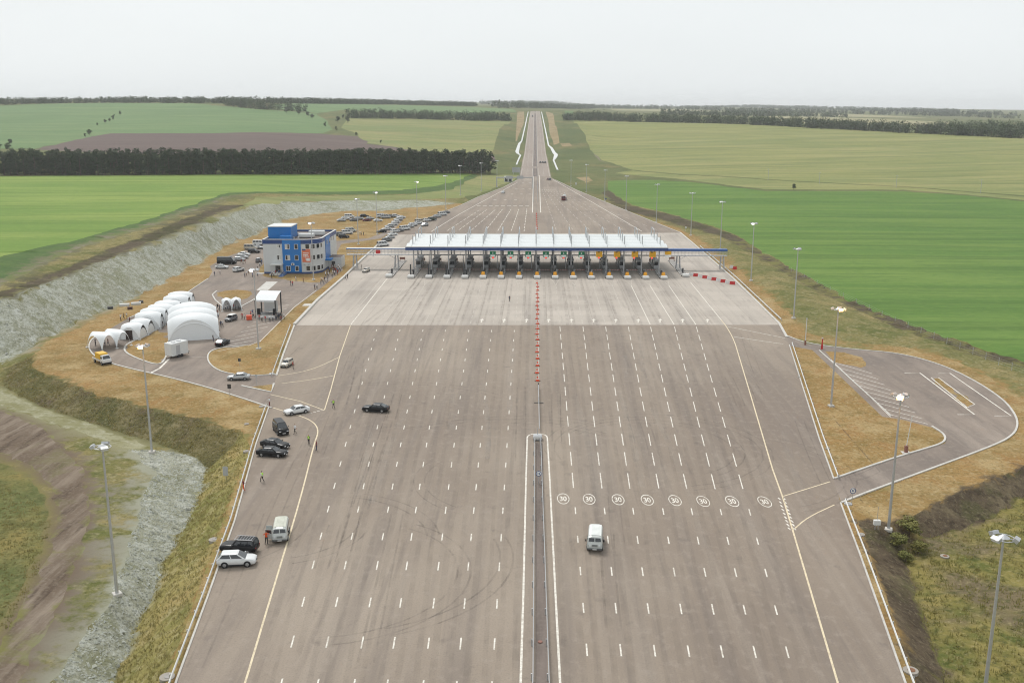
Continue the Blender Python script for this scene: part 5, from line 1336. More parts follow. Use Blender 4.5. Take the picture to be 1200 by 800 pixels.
# ------------------------------------------------------------------ vehicles (forward is +X)
M_TYREB = mat('tyre', (0.02, 0.02, 0.021), .9)
M_RIM = mat('wheel_rim', (0.42, 0.43, 0.44), .35, .7)
M_HEAD = mat('headlamp_glass', (0.62, 0.64, 0.66), .15, coat=.5)
M_TAIL = mat('tail_lamp', (0.30, 0.012, 0.012), .3)
M_PLATE = mat('number_plate', (0.70, 0.70, 0.68), .5)
def cpaint(n, c, metal=.0): return dirty('car_' + n, c, .3, .16 if max(c) > .05 else .04, 2.2, metal, .22, .15, (.2, .18, .15))
PAINT = {'white': cpaint('white', (.66, .67, .67)), 'silver': cpaint('silver', (.42, .43, .43), .5), 'black': cpaint('black', (.007, .007, .008)), 'grey': cpaint('grey', (.17, .175, .18), .3),
         'beige': cpaint('beige', (.46, .42, .35)), 'dark_red': cpaint('dark_red', (.13, .015, .02)), 'blue': cpaint('blue', (.03, .06, .16)), 'green': cpaint('green', (.03, .05, .035)), 'pale_grey': cpaint('pale_grey', (.50, .52, .50))}
def wheel_meshes(r, w):
    ty = MB(); n = 16
    for (ra, rb, ya, yb) in ((r * .93, r, 0, w * .18), (r, r, w * .18, w * .82), (r, r * .93, w * .82, w)): ty.tube((0, ya, 0), (0, yb, 0), ra, rb, n, 0, True)
    rm = MB().tube((0, -.012, 0), (0, .02, 0), r * .5, r * .64, n)
    for k in range(5):
        a = 2 * math.pi * k / 5; rm.tube((0, -.02, 0), (math.cos(a) * r * .6, -.012, math.sin(a) * r * .6), .035, .045, 4)
    return ty.mesh('tyre', M_TYREB), rm.mesh('rim', M_RIM)
def body_loft(secs):
    """secs: (x, half width, bottom z, shoulder z, top z)"""
    rings = []
    for x, w, zb, zs, zt in secs:
        half = [(w * .82, zb), (w * .97, zb + .1), (w, (zb + zs) / 2 + .05), (w * .985, zs), (w * .90, zs + (zt - zs) * .7), (w * .55, zt)]
        rings.append([(x, a, z) for a, z in half] + [(x, -a, z) for a, z in half[::-1]])
    return MB().loft(rings, cap=True)
def quadp(p, off, m=0):
    a, b, c, d = [Vector(q) for q in p]; n = (b - a).cross(d - a).normalized() * off
    return MB().add([a + n, b + n, c + n, d + n, a, b, c, d], [(0, 1, 2, 3), (0, 4, 5, 1), (1, 5, 6, 2), (2, 6, 7, 3), (3, 7, 4, 0)])
def lerp3(a, b, t): return tuple(x + (y - x) * t for x, y in zip(a, b))
def make_car(kind, dims):
    """a hidden-in-no-way prototype: parts as (name, mesh, location, children, mirrored)"""
    L, W, H, hood, wb, r = dims['L'], dims['W'] / 2, dims['H'], dims['hood'], dims['wb'], dims['r']
    deck = dims.get('deck', hood); zb = dims.get('zb', .2)
    x0, x1 = -L / 2, L / 2
    cr0, cr1, cf1, cf0 = dims['cab']      # rear base, rear roof, front roof, front base as fractions of the length from the rear
    X = lambda f: x0 + L * f
    parts = []
    secs = [(x0, W * .80, zb + .18, deck * .80, deck * .86), (x0 + .08, W * .90, zb + .06, deck * .86, deck * .95), (X(.08), W * .97, zb, deck * .9, deck), (X(max(cr0, .12)), W, zb, deck * .9, deck + .01), (X(.5), W, zb, (deck + hood) / 2 * .9, (hood + deck) / 2 + .02),
            (X(cf0), W, zb, hood * .9, hood + .01), (X((cf0 + 1) / 2), W * .98, zb, hood * .88, hood * .965), (X(.94), W * .94, zb, hood * .80, hood * .90), (x1 - .06, W * .86, zb + .05, hood * .70, hood * .80), (x1, W * .76, zb + .14, hood * .60, hood * .66)]
    parts.append(('body', body_loft(secs).mesh('body', PAINT['white'], True)))
    wbz, wr = W * .93, W * .74
    zc0, zc1 = deck - .02, hood - .02
    B = [(X(cr0), wbz, zc0), (X(cf0), wbz, zc1)]; T = [(X(cr1), wr, H - .04), (X(cf1), wr, H - .04)]
    cab = MB(); rings = []
    st = 8
    def ringat(base, top, zt):
        return None
    # cabin shell: base loop, window loop, roof loop, crown
    def loop(t, zc=0):
        a, b = lerp3(B[0], T[0], t), lerp3(B[1], T[1], t); e = .10 * t
        return [(a[0], -a[1] + .12, a[2]), (a[0] + .1, -a[1], a[2]), (b[0] - .1, -b[1], b[2]), (b[0], -b[1] + .12, b[2]), (b[0], b[1] - .12, b[2]), (b[0] - .1, b[1], b[2]), (a[0] + .1, a[1], a[2]), (a[0], a[1] - .12, a[2])]
    rf = [(p[0] * .97 + (T[0][0] + T[1][0]) / 2 * .03 + (.12 if p[0] < 0 else -.12) * .5, p[1] * .82, H) for p in loop(1)]
    cab.loft([loop(0), loop(.5), loop(1), rf], cap=True)
    parts.append(('cabin', cab.mesh('cabin', PAINT['white'], False)))
    def face_quad(side, f0, f1, t0, t1):
        p = []
        for f, t in ((f0, t0), (f1, t0), (f1, t1), (f0, t1)):
            a, b = lerp3(B[0], T[0], t), lerp3(B[1], T[1], t)
            q = lerp3((a[0] + .1, a[1], a[2]), (b[0] - .1, b[1], b[2]), f); p.append((q[0], q[1] * side, q[2]))
        return p
    for s in (1, -1):
        for f0, f1 in dims.get('sw', ((.05, .48), (.52, .94))):
            q = face_quad(s, f0, f1, .16, .90)
            if s == 1: q = q[::-1]
            parts.append(('side_window', quadp(q, .012).mesh('side_window', M_GLASS)))
    def endq(i, t0, t1, m):
        p = []
        for t, sg in ((t0, -1), (t0, 1), (t1, 1), (t1, -1)):
            a = lerp3(B[i], T[i], t); p.append((a[0], sg * (a[1] - .12 - m), a[2]))
        return p if i == 1 else p[::-1]
    parts.append(('windscreen', quadp(endq(1, .06, .94, -.05), .014).mesh('windscreen', M_GLASS)))
    parts.append(('rear_window', quadp(endq(0, .12, .90, -.03), .014).mesh('rear_window', M_GLASS)))
    ty, rm = wheel_meshes(r, .22)
    ww = wb / 2 + dims.get('wshift', 0)
    arch = MB().tube((0, 0, 0), (0, .03, 0), r * 1.17, r * 1.17, 14).mesh('wheel_arch', M_BLACK)
    for xw in (-wb / 2 + dims.get('wshift', 0), ww):
        for s in (-1, 1): parts.append(('wheel', ty, (xw, s * (W - .005), r), s, rm, arch, W))
    hz_ = hood * .70
    for s in (-1, 1): parts.append(('sill_trim', MB().box(-wb / 2 + r, wb / 2 - r, s * W * .97 - .03, s * W * .97 + .03, zb - .04, zb + .13).mesh('sill_trim', M_BLACK)))
    parts.append(('front_apron', MB().cbox((x1 - .09, 0, zb + .14), (.2, W * 1.45, .2), 0, .04).mesh('front_apron', M_BLACK)))
    for s in (-1, 1):
        parts.append(('headlight', MB().cbox((x1 - .12, s * W * .66, hz_), (.24, W * .34, .15), 0, .03).mesh('headlight', M_HEAD)))
        parts.append(('tail_light', MB().cbox((x0 + .07, s * W * .68, deck * .78), (.16, W * .30, .16), 0, .03).mesh('tail_light', M_TAIL)))
        parts.append(('mirror', MB().cbox((X(cf0) - .32, s * (W + .08), hood + .12), (.14, .2, .14), 0, .03).mesh('mirror', PAINT['white'])))
    parts.append(('grille', MB().cbox((x1 - .02, 0, hood * .52), (.07, W * .8, .16), 0, .02).mesh('grille', M_BLACK)))
    parts.append(('number_plate', MB().box(x1 - .012, x1 + .02, -.26, .26, hood * .36, hood * .36 + .11).mesh('number_plate', M_PLATE)))
    return parts
DIM = {
    'sedan': dict(L=4.65, W=1.80, H=1.46, hood=.94, deck=1.0, wb=2.70, r=.32, cab=(.10, .27, .58, .72)),
    'saloon': dict(L=4.95, W=1.86, H=1.48, hood=.96, deck=1.04, wb=2.85, r=.34, cab=(.09, .27, .57, .72)),
    'hatch': dict(L=4.15, W=1.72, H=1.48, hood=.96, deck=1.0, wb=2.50, r=.30, cab=(.02, .10, .58, .74)),
    'crossover': dict(L=4.65, W=1.84, H=1.70, hood=1.06, deck=1.14, wb=2.70, r=.37, zb=.28, cab=(.02, .13, .55, .76)),
    'offroad': dict(L=4.75, W=1.90, H=1.86, hood=1.16, deck=1.16, wb=2.75, r=.39, zb=.34, cab=(.01, .045, .54, .66), sw=((.04, .3), (.34, .64), (.68, .95))),
    'estate': dict(L=4.25, W=1.68, H=1.44, hood=.95, deck=.98, wb=2.45, r=.30, cab=(.02, .07, .56, .68), sw=((.04, .3), (.34, .64), (.68, .95))),
    'mpv': dict(L=4.95, W=1.92, H=1.96, hood=1.18, deck=1.15, wb=3.0, r=.34, cab=(.01, .04, .64, .86), sw=((.03, .32), (.35, .64), (.67, .92))),
    'minibus': dict(L=6.9, W=2.0, H=2.75, hood=1.35, deck=1.45, wb=4.1, r=.36, zb=.3, cab=(.005, .015, .76, .90), sw=((.02, .2), (.22, .4), (.42, .6), (.62, .78), (.82, .95))),
    'minivan': dict(L=5.3, W=1.96, H=2.2, hood=1.2, deck=1.25, wb=3.1, r=.34, zb=.28, cab=(.005, .02, .70, .88), sw=((.03, .3), (.33, .62), (.66, .93)))}
PROTO = {k: make_car(k, v) for k, v in DIM.items()}
def add_parts(t, parts, paint):
    for p in parts:
        if p[0] == 'wheel':
            _, ty, loc, s, rm, arch, W = p
            w = link('wheel', ty, t, (loc[0], loc[1] - s * .20, loc[2]))
            w.rotation_euler = (0, 0, 0 if s > 0 else math.pi)
            rmo = link('rim', rm, w, (0, .225, 0)); rmo.rotation_euler = (0, 0, math.pi)
            a = link('wheel_arch', arch, t, (loc[0], s * (W - .02) - (0 if s > 0 else .03), loc[2] + .02))
        else:
            o = link(p[0], p[1], t)
            if p[0] in ('body', 'cabin', 'mirror'):
                o.material_slots[0].link = 'OBJECT'; o.material_slots[0].material = PAINT[paint]
def car(kind, paint, px, py, head, label, group=None, name=None, snap=True):
    """head: sheet point the front faces, or an angle in degrees (0 = +X, 90 = away)"""
    p = RF(px, py)
    if isinstance(head, tuple):
        q = R(*head); a = math.atan2(q.y - p.y, q.x - p.x)
    else: a = rad(head)
    cat = {'minibus': 'minibus', 'minivan': 'van', 'mpv': 'van'}.get(kind, 'car')
    t = thing(name or {'minibus': 'minibus', 'minivan': 'van', 'mpv': 'van'}.get(kind, 'parked_car'), label, cat, p, a, group)
    add_parts(t, PROTO[kind], paint)
    return t
# cars standing or driving on the near paving
car('saloon', 'black', 440.5, 481.5, 171, 'black sedan driving alone across the open asphalt', name='car')
car('sedan', 'white', 348, 484, (320, 489), 'white sedan turning out of the service yard', name='car')
t = car('mpv', 'black', 329, 506, -62, 'black people carrier with dusty pale roof, parked by the guard rail')
car('saloon', 'black', 322.5, 524, (336, 526), 'black sedan parked behind another black sedan at the guard rail')
car('saloon', 'black', 319, 533.5, (334, 534.5), 'black sedan parked nearest the camera of the pair at the guard rail')
t = car('offroad', 'black', 281, 646, (260, 645), 'dark off-road car with roof rack parked behind the white crossover')
rk = MB()
for y in (-.62, .62): rk.box(-1.9, .35, y - .03, y + .03, 1.9, 1.95)
for x in np.arange(-1.8, .4, .36): rk.box(x - .02, x + .02, -.6, .6, 1.91, 1.94)
rk.build('roof_rack', M_STEEL, t)
car('crossover', 'white', 278, 661, (300, 660), 'white crossover parked at the guard rail close to the picture bottom')
car('sedan', 'silver', 280, 444.5, (262, 445), 'silver sedan driving in on the service yard entry', name='car')
car('saloon', 'black', 261, 404, (270, 399.5), 'black sedan with pale roof parked beside the largest tent')
car('hatch', 'beige', 336.5, 428.5, -98, 'beige hatchback standing at the lawn kerb by a person in red')
car('estate', 'beige', 429, 318.5, -100, 'pale old estate car driving alone on the concrete beside the gantry', name='car')
# by the office
car('sedan', 'white', 260, 314.5, 0, 'white sedan on the grass edge in front of the black minibus')
car('minibus', 'black', 266, 309.5, 0, 'black minibus parked on the yard edge below the scree slope', name='minibus')
car('crossover', 'white', 279.5, 318, 62, 'white crossover driving up the office drive', name='car')
for i, (k, c, x, y) in enumerate((('hatch', 'silver', 281, 305.5), ('crossover', 'silver', 284, 303), ('sedan', 'white', 286, 299.5), ('offroad', 'black', 298, 296.5), ('minivan', 'beige', 294, 292.5), ('sedan', 'silver', 303, 291.5), ('minivan', 'white', 304, 287.5), ('crossover', 'grey', 303.5, 307))):
    car(k, c, x, y, 0 if i < 7 else 95, f'{c} {k if k in ("sedan",) else ("van" if k == "minivan" else "car")} {["beside the black minibus front", "second up from the minibus", "white and third up from the minibus", "parked before the pale van near the office corner", "behind the dark car near the office corner", "half hidden by the office corner", "topmost of the office parking row", "standing against the office side wall"][i]}', 'cars parked beside the office')
t = car('hatch', 'grey', 271, 375.5, -105, 'small open-topped service car with white roof between the tents and the stage', name='service_car')
MB().cbox((-.25, 0, 1.62), (2.3, 1.55, .1), 0, .03).build('white_roof', M_WHITE, t)
# upper lots
def row(cars, group, lab, head):
    for i, (k, c, x, y) in enumerate(cars):
        kk = 'van' if k in ('minivan', 'mpv', 'minibus') else 'car'
        car(k, c, x, y, head if not isinstance(head, list) else head[i], lab.format(c=c.replace('_', ' '), k=kk, n=ORD[i]), group)
row([('sedan', 'silver', 400, 259.5), ('crossover', 'white', 405, 257.5), ('minivan', 'white', 409.5, 255.5), ('sedan', 'grey', 415, 259), ('crossover', 'silver', 421, 257.5), ('sedan', 'dark_red', 430, 259.2), ('hatch', 'silver', 434, 257),
     ('crossover', 'black', 427, 254.5), ('sedan', 'white', 443, 259.5), ('minivan', 'white', 447, 255), ('minivan', 'silver', 452, 256), ('crossover', 'grey', 458, 255), ('crossover', 'white', 464, 254.5)],
    'cars in the upper grass lot', '{c} {k} in the upper grass lot, {n} from the office end', 20)
row([('sedan', 'black', 447, 272.5), ('sedan', 'white', 453, 269.5), ('crossover', 'silver', 456.5, 266.5), ('sedan', 'white', 460.5, 264), ('hatch', 'white', 463.5, 261.2), ('crossover', 'silver', 466.5, 258.5), ('sedan', 'white', 470, 256)],
    'cars along the inner path', '{c} {k} on the inner grass path, {n} from its lower end', 200)
row([('minivan', 'white', 449, 288.5), ('crossover', 'grey', 453.5, 283), ('sedan', 'silver', 457, 279.5), ('sedan', 'white', 460, 276), ('crossover', 'white', 463, 272.5), ('hatch', 'grey', 468.5, 271.5), ('minivan', 'white', 474.5, 269.5), ('sedan', 'silver', 480, 266.8),
     ('crossover', 'white', 484, 264.8), ('minivan', 'beige', 492, 261.5), ('sedan', 'white', 490, 262.5), ('offroad', 'green', 506.5, 258.5), ('crossover', 'white', 500, 259.5), ('crossover', 'silver', 512.5, 255), ('minivan', 'white', 518.5, 252.5), ('hatch', 'grey', 523.5, 250)],
    'queue of cars along the plaza kerb', '{c} {k} in the kerbside queue, {n} from the gantry', 40)
car('crossover', 'silver', 497.5, 265, -120, 'silver car pulled out of the kerbside queue onto the asphalt')
for i, (k, c, x, y) in enumerate((('offroad', 'black', 403, 279), ('minivan', 'white', 407, 274.5), ('crossover', 'grey', 399, 276), ('minivan', 'pale_grey', 411, 272))):
    car(k, c, x, y, 25, f'{c.replace("_", " ")} {"van" if k == "minivan" else "car"} of four behind the office, {ORD[i]} from the near end', 'cars behind the office')
# far traffic
car('crossover', 'white', 589.5, 226.5, -95, 'lone white car on the asphalt beyond the canopy', name='car')
for i, x in enumerate((633.2, 636, 638.8)): car('crossover', 'black', x, 191, -92, f'dark car descending the far highway, {["closest to the median", "in the middle", "at the outer edge"][i]} of three abreast', 'three dark cars abreast on the highway', name='car')
car('offroad', 'black', 644.5, 211.5, -95, 'dark car stopped by the kerb where the highway widens', name='car')
car('hatch', 'dark_red', 642, 210.8, -95, 'dark red car beside the stopped dark car where the highway widens', name='car')
def van_uaz(px, py, head, label, roof, door_open=False):
    p = RF(px, py); t = thing('van', label, 'van', p, rad(head))
    L, W, H = 4.36, .97, 2.08; pc = PAINT['pale_grey']
    def ring(x, s, zt, zb=.42):
        w = W * s
        return [(x, w * .96, zb), (x, w, zb + .25), (x, w * .995, 1.1), (x, w * .93, zt - .32), (x, w * .80, zt - .10), (x, w * .45, zt), (x, -w * .45, zt), (x, -w * .80, zt - .10), (x, -w * .93, zt - .32), (x, -w * .995, 1.1), (x, -w, zb + .25), (x, -w * .96, zb)]
    b = MB().loft([ring(-L / 2, .93, H - .12), ring(-L / 2 + .15, 1, H - .02), ring(0, 1, H), ring(1.35, 1, H - .01), ring(1.75, .99, H - .12), ring(1.98, .97, 1.42), ring(2.12, .95, 1.15), ring(L / 2, .90, .98)], cap=True)
    b.build('body', pc, t, False)
    rf = MB()
    def arcp(x, g): return [(x, W * .80, H - .10 + g), (x, W * .45, H + g), (x, -W * .45, H + g), (x, -W * .80, H - .10 + g)]
    rf.loft([arcp(-2.0, .012), arcp(1.4, .012)], closed=False)
    for x in np.arange(-1.9, 1.4, .38): rf.box(x - .03, x + .03, -W * .5, W * .5, H + .0, H + .035)
    rf.build('roof', roof, t)
    for s in (-1, 1):
        MB().add([(1.80, s * .06, 1.86), (1.985, s * .06, 1.44), (1.965, s * .78, 1.44), (1.785, s * .70, 1.84)], [(0, 1, 2, 3) if s < 0 else (3, 2, 1, 0)]).build('windscreen', M_GLASS, t).location = (.022, 0, .005)
        for a, c in ((-1.85, -1.05), (-.95, -.15), (-.05, .65), (.8, 1.5)):
            MB().add([(a, s * (W * .975 + .012), 1.28), (c, s * (W * .975 + .012), 1.28), (c, s * (W * .945 + .012), 1.68), (a, s * (W * .945 + .012), 1.68)], [(0, 1, 2, 3) if s < 0 else (3, 2, 1, 0)]).build('side_window', M_GLASS, t)
        MB().tube((2.13, s * .60, .98), (2.2, s * .60, .98), .12, .12, 14).build('headlight', M_HEAD, t)
        MB().cbox((1.75, s * (W + .16), 1.5), (.08, .16, .28), 0, .02).build('mirror', M_BLACK, t)
        MB().cbox((-2.17, s * .78, .95), (.06, .14, .24), 0, .02).build('tail_light', M_TAIL, t)
    g = MB()
    for k in range(4): g.box(2.14, 2.19, -.36, .36, .84 + k * .07, .87 + k * .07)
    g.build('grille', M_BLACK, t)
    MB().cbox((2.26, 0, .56), (.14, 1.84, .2), 0, .03).build('front_bumper', mat('bumper_grey', (.1, .1, .1), .6), t); MB().cbox((-2.2, 0, .56), (.1, 1.8, .16), 0, .03).build('rear_bumper', MATS['bumper_grey'], t)
    MB().box(2.335, 2.35, -.26, .26, .5, .61).build('number_plate', M_PLATE, t)
    ty, rm = wheel_meshes(.38, .22)
    arch = MB().tube((0, 0, 0), (0, .03, 0), .46, .46, 14).mesh('wheel_arch', M_BLACK)
    for x in (-1.15, 1.15):
        for s in (-1, 1):
            w = link('wheel', ty, t, (x, s * (W - .17), .38)); w.rotation_euler = (0, 0, 0 if s > 0 else math.pi)
            r_ = link('rim', rm, w, (0, .225, 0)); r_.rotation_euler = (0, 0, math.pi)
            link('wheel_arch', arch, t, (x, s * (W - .01) - (.0 if s > 0 else .03), .42))
    if door_open:
        d = MB().box(-.02, .02, 0, .9, .5, 1.25).box(-.02, .02, 0, .08, 1.25, 1.75).box(-.02, .02, .82, .9, 1.25, 1.75).box(-.02, .02, .08, .82, 1.68, 1.75).build('open_door', pc, t)
        d.location = (1.55, -W - .02, .05); d.rotation_euler = (0, 0, math.pi - .25); MB().box(-.01, .01, .08, .82, 1.25, 1.68).build('door_glass', M_GLASS, d)
        d2 = MB().box(-.02, .02, 0, .85, .5, 1.8).build('open_door', pc, t); d2.location = (.35, -W - .02, .05); d2.rotation_euler = (0, 0, math.pi - .12)
    return t
M_UROOF = dirty('van_roof_white', (.72, .74, .72), .5, .25, 1.5); M_UROOF2 = dirty('van_roof_old', (.55, .56, .48), .5, .35, 2.5)
van_uaz(697.3, 639, -95, 'boxy white van driving towards the camera on the open lanes', M_UROOF)
van_uaz(329.5, 629, -80, 'boxy grey van with pale ribbed roof and open side doors on the edge line', M_UROOF2, True)
# yellow box truck
p = RF(120.5, 425.5); q = R(140, 433.5)
t = thing('truck', 'small white flatbed truck carrying a yellow box by the open tent', 'truck', p, math.atan2(q.y - p.y, q.x - p.x))
MB().cbox((1.75, 0, .95), (1.5, 1.95, .9), 0, .15).build('cab', PAINT['white'], t)
MB().loft([[(1.0, .92, 1.38), (2.35, .92, 1.38), (2.35, -.92, 1.38), (1.0, -.92, 1.38)], [(1.02, .78, 2.1), (1.85, .78, 2.1), (1.85, -.78, 2.1), (1.02, -.78, 2.1)]], cap=True).build('cab_roof', PAINT['white'], t)
MB().add([(2.33, .8, 1.42), (2.33, -.8, 1.42), (1.90, -.7, 2.05), (1.90, .7, 2.05)], [(0, 3, 2, 1)]).build('windscreen', M_GLASS, t).location = (.03, 0, 0)
for s in (-1, 1): MB().box(1.15, 1.9, s * .93 - .01, s * .93 + .01, 1.42, 1.85).build('side_window', M_GLASS, t); MB().cbox((2.48, s * .7, .85), (.1, .3, .18), 0, .02).build('headlight', M_HEAD, t)
MB().cbox((2.5, 0, .5), (.12, 1.9, .3), 0, .03).build('front_bumper', M_BLACK, t)
MB().box(-2.9, .95, -1.0, 1.0, .75, .9).build('flatbed', M_WHITE, t)
for s in (-1, 1): MB().box(-2.9, .95, s * 1.0 - .03, s * 1.0 + .03, .9, 1.15).build('side_board', M_WHITE, t)
MB().cbox((-.35, 0, 1.65), (2.5, 1.8, 1.5), 0, .06).build('yellow_box', dirty('box_yellow', (.72, .42, .03), .5, .25, 1.5), t)
ty, rm = wheel_meshes(.4, .26)
for x in (1.75, -1.9):
    for s in (-1, 1):
        w = link('wheel', ty, t, (x, s * .78, .4)); w.rotation_euler = (0, 0, 0 if s > 0 else math.pi); r_ = link('rim', rm, w, (0, .262, 0)); r_.rotation_euler = (0, 0, math.pi)
# white box trailer
p = R(207.5, 417.5)
t = thing('trailer', 'white closed box trailer parked in front of the largest tent', 'trailer', p, rad(62))
MB().cbox((0, 0, 2.0), (4.6, 2.5, 2.9), 0, .08).build('box', M_COPE, t)
for s in (-.25, .25): MB().tube((s * 3.2, 0, 3.45), (s * 3.2, 0, 3.62), .5, .5, 14).build('roof_fan', M_GALV, t)
MB().box(-2.34, -2.31, -1.0, 1.0, .7, 3.3).build('rear_door', M_WHITE, t); MB().box(-1.2, -.1, -1.29, -1.255, .7, 2.9).build('side_door', M_STEEL, t)
for x in (-.6, .3):
    for s in (-1, 1): w = link('wheel', ty, t, (x, s * 1.0, .4)); w.rotation_euler = (0, 0, 0 if s > 0 else math.pi)
MB().tube((2.3, 0, .6), (3.7, 0, .55), .07, .07).tube((3.4, 0, 0), (3.4, 0, .6), .06, .06).build('tow_bar', M_DSTEEL, t)
# truck with a trailer on the far plaza, coach on the hill
p = R(661, 234.5)
t = thing('truck', 'dark truck pulling a pale load beyond the canopy', 'truck', p, rad(-97))
MB().cbox((3.6, 0, 1.5), (2.2, 2.4, 2.4), 0, .2).build('cab', PAINT['dark_red'], t); MB().box(4.71, 4.73, -1, 1, 1.6, 2.4).build('windscreen', M_GLASS, t)
MB().cbox((-1.2, 0, 1.0), (7.0, 2.4, .5), 0, .05).build('flatbed', M_DSTEEL, t); MB().cbox((-1.0, 0, 2.2), (5.6, 2.0, 1.8), 0, .3).build('load', PAINT['pale_grey'], t); MB().tube((-3.6, .3, 2.8), (-1.8, .2, 4.4), .25, .2).build('loader_arm', PAINT['white'], t)
for x in (3.4, -2.6, -3.8):
    for s in (-1, 1): w = link('wheel', ty, t, (x, s * .95, .4)); w.rotation_euler = (0, 0, 0 if s > 0 else math.pi)
p = R(624, 137)
t = thing('coach', 'pale coach on the crest of the far highway', 'coach', p, rad(90))
MB().cbox((0, 0, 1.9), (11, 2.5, 3.0), 0, .25).build('body', PAINT['white'], t); MB().box(-5.0, 5.0, -1.27, 1.27, 1.9, 2.8).build('windows', M_GLASS, t); MB().box(-5.53, -5.49, -1.1, 1.1, 1.8, 2.9).build('rear_window', M_GLASS, t)
MB().box(-5.6, -5.52, -1.2, 1.2, .5, .9).build('rear_bumper', M_BLACK, t)
for x in (3.6, -3.4):
    for s in (-1, 1): w = link('wheel', ty, t, (x, s * 1.0, .4)); w.rotation_euler = (0, 0, 0 if s > 0 else math.pi)

# ------------------------------------------------------------------ people
def person_mesh(pose):
    """one continuous body grown over a posed skeleton; faces facing +Y"""
    J = {'pelvis': (0, 0, .95), 'waist': (0, 0, 1.08), 'chest': (0, 0, 1.30), 'neck0': (0, 0, 1.46), 'neck': (0, .01, 1.52), 'head': (0, .02, 1.62), 'crown': (0, .01, 1.72)}
    Rd = {'pelvis': (.155, .11), 'waist': (.14, .10), 'chest': (.165, .115), 'neck0': (.10, .075), 'neck': (.055, .055), 'head': (.082, .098), 'crown': (.062, .075)}
    E_ = [('pelvis', 'waist'), ('waist', 'chest'), ('chest', 'neck0'), ('neck0', 'neck'), ('neck', 'head'), ('head', 'crown')]
    for s, n in ((-1, 'l'), (1, 'r')):
        pz = pose
        kx, ky = pz.get('knee' + n, (0.0, .02)); fx, fy = pz.get('foot' + n, (0.0, 0.0))
        J['hip' + n] = (s * .095, 0, .88); J['knee' + n] = (s * .10 + kx, ky, .50); J['ank' + n] = (s * .10 + fx, fy - .02, .09); J['toe' + n] = (s * .115 + fx, fy + .15, .045)
        Rd['hip' + n] = (.095, .10); Rd['knee' + n] = (.062, .065); Rd['ank' + n] = (.045, .05); Rd['toe' + n] = (.045, .035)
        ex, ey, ez = pz.get('elb' + n, (.25, -.03, 1.13)); hx, hy, hz2 = pz.get('hand' + n, (.27, .06, .88))
        J['sho' + n] = (s * .19, 0, 1.41); J['elb' + n] = (s * ex, ey, ez); J['wri' + n] = (s * hx, hy, hz2)
        Rd['sho' + n] = (.062, .062); Rd['elb' + n] = (.044, .044); Rd['wri' + n] = (.032, .032)
        d = (Vector(J['wri' + n]) - Vector(J['elb' + n])).normalized(); J['palm' + n] = tuple(Vector(J['wri' + n]) + d * .08); Rd['palm' + n] = (.042, .024)
        E_ += [('pelvis', 'hip' + n), ('hip' + n, 'knee' + n), ('knee' + n, 'ank' + n), ('ank' + n, 'toe' + n), ('chest', 'sho' + n), ('sho' + n, 'elb' + n), ('elb' + n, 'wri' + n), ('wri' + n, 'palm' + n)]
    names = list(J); me = bpy.data.meshes.new('person_body')
    me.from_pydata([J[n] for n in names], [(names.index(a), names.index(b)) for a, b in E_], [])
    o = bpy.data.objects.new('person_body', me); COL.objects.link(o)
    m = o.modifiers.new('skin', 'SKIN'); m.use_smooth_shade = True
    for i, n in enumerate(names):
        sv = me.skin_vertices[0].data[i]; sv.radius = Rd[n]; sv.use_root = (n == 'pelvis')
    sb = o.modifiers.new('sub', 'SUBSURF'); sb.levels = 1
    dg = bpy.context.evaluated_depsgraph_get(); dg.update()
    out = bpy.data.meshes.new_from_object(o.evaluated_get(dg)); bpy.data.objects.remove(o)
    bm = bmesh.new(); bm.from_mesh(out)
    # fingers: four and a thumb on each hand, rooted inside the palm
    for s, n in ((-1, 'l'), (1, 'r')):
        w, p = Vector(J['wri' + n]), Vector(J['palm' + n]); d = (p - w).normalized(); side = Vector((0, 1, 0)); side = (side - d * side.dot(d)).normalized(); nn = d.cross(side) * (-s)
        for k in range(5):
            if k < 4: a = p + side * (.027 - k * .018); b = a + d * (.075 - abs(k - 1.2) * .008) + nn * .015; c = b + d * .022 + nn * .022
            else: a = w + d * .03 + side * .03; b = a + d * .03 + side * .035; c = b + d * .03 + side * .008
            for q0, q1, r0, r1 in ((a, b, .009, .008), (b, c, .008, .006)):
                t = MB().tube(q0, q1, r0, r1, 4); vs = [bm.verts.new(v) for v in t.v]
                for f in t.f: bm.faces.new([vs[i] for i in f])
    # face: nose, brow line eyes, mouth, ears as shaped bumps
    for c, r in (((0, .125, 1.615), .016), ((-.085, .01, 1.62), .018), ((.085, .01, 1.62), .018)):
        bmesh.ops.create_icosphere(bm, subdivisions=1, radius=r, matrix=Matrix.Translation(c))
    bm.to_mesh(out); bm.free()
    for k in range(6): out.materials.append(M_SKIN)       # shirt, trousers, skin, hair, shoes, eyes
    slee = pose.get('sleeve', 1.12)
    for f in out.polygons:
        c = f.center; f.use_smooth = True
        if c.z < .075: k = 4
        elif c.z < .94 and abs(c.x) < .24 and not (abs(c.x) > .19 and c.z > .7): k = 1
        elif c.z > 1.53:
            k = 3 if (c.z > 1.665 or (c.y < -.01 and c.z > 1.55)) else 2
            if k == 2 and c.y > .085 and 1.625 < c.z < 1.65 and .015 < abs(c.x) < .05: k = 5
        elif c.z > 1.475: k = 2
        else:
            k = 0
            if abs(c.x) > .205 and (Vector(c) - Vector(J['elbl' if c.x < 0 else 'elbr'])).length < .5 and c.z < slee and abs(c.x) > .2: k = 2
        f.material_index = k
    return out
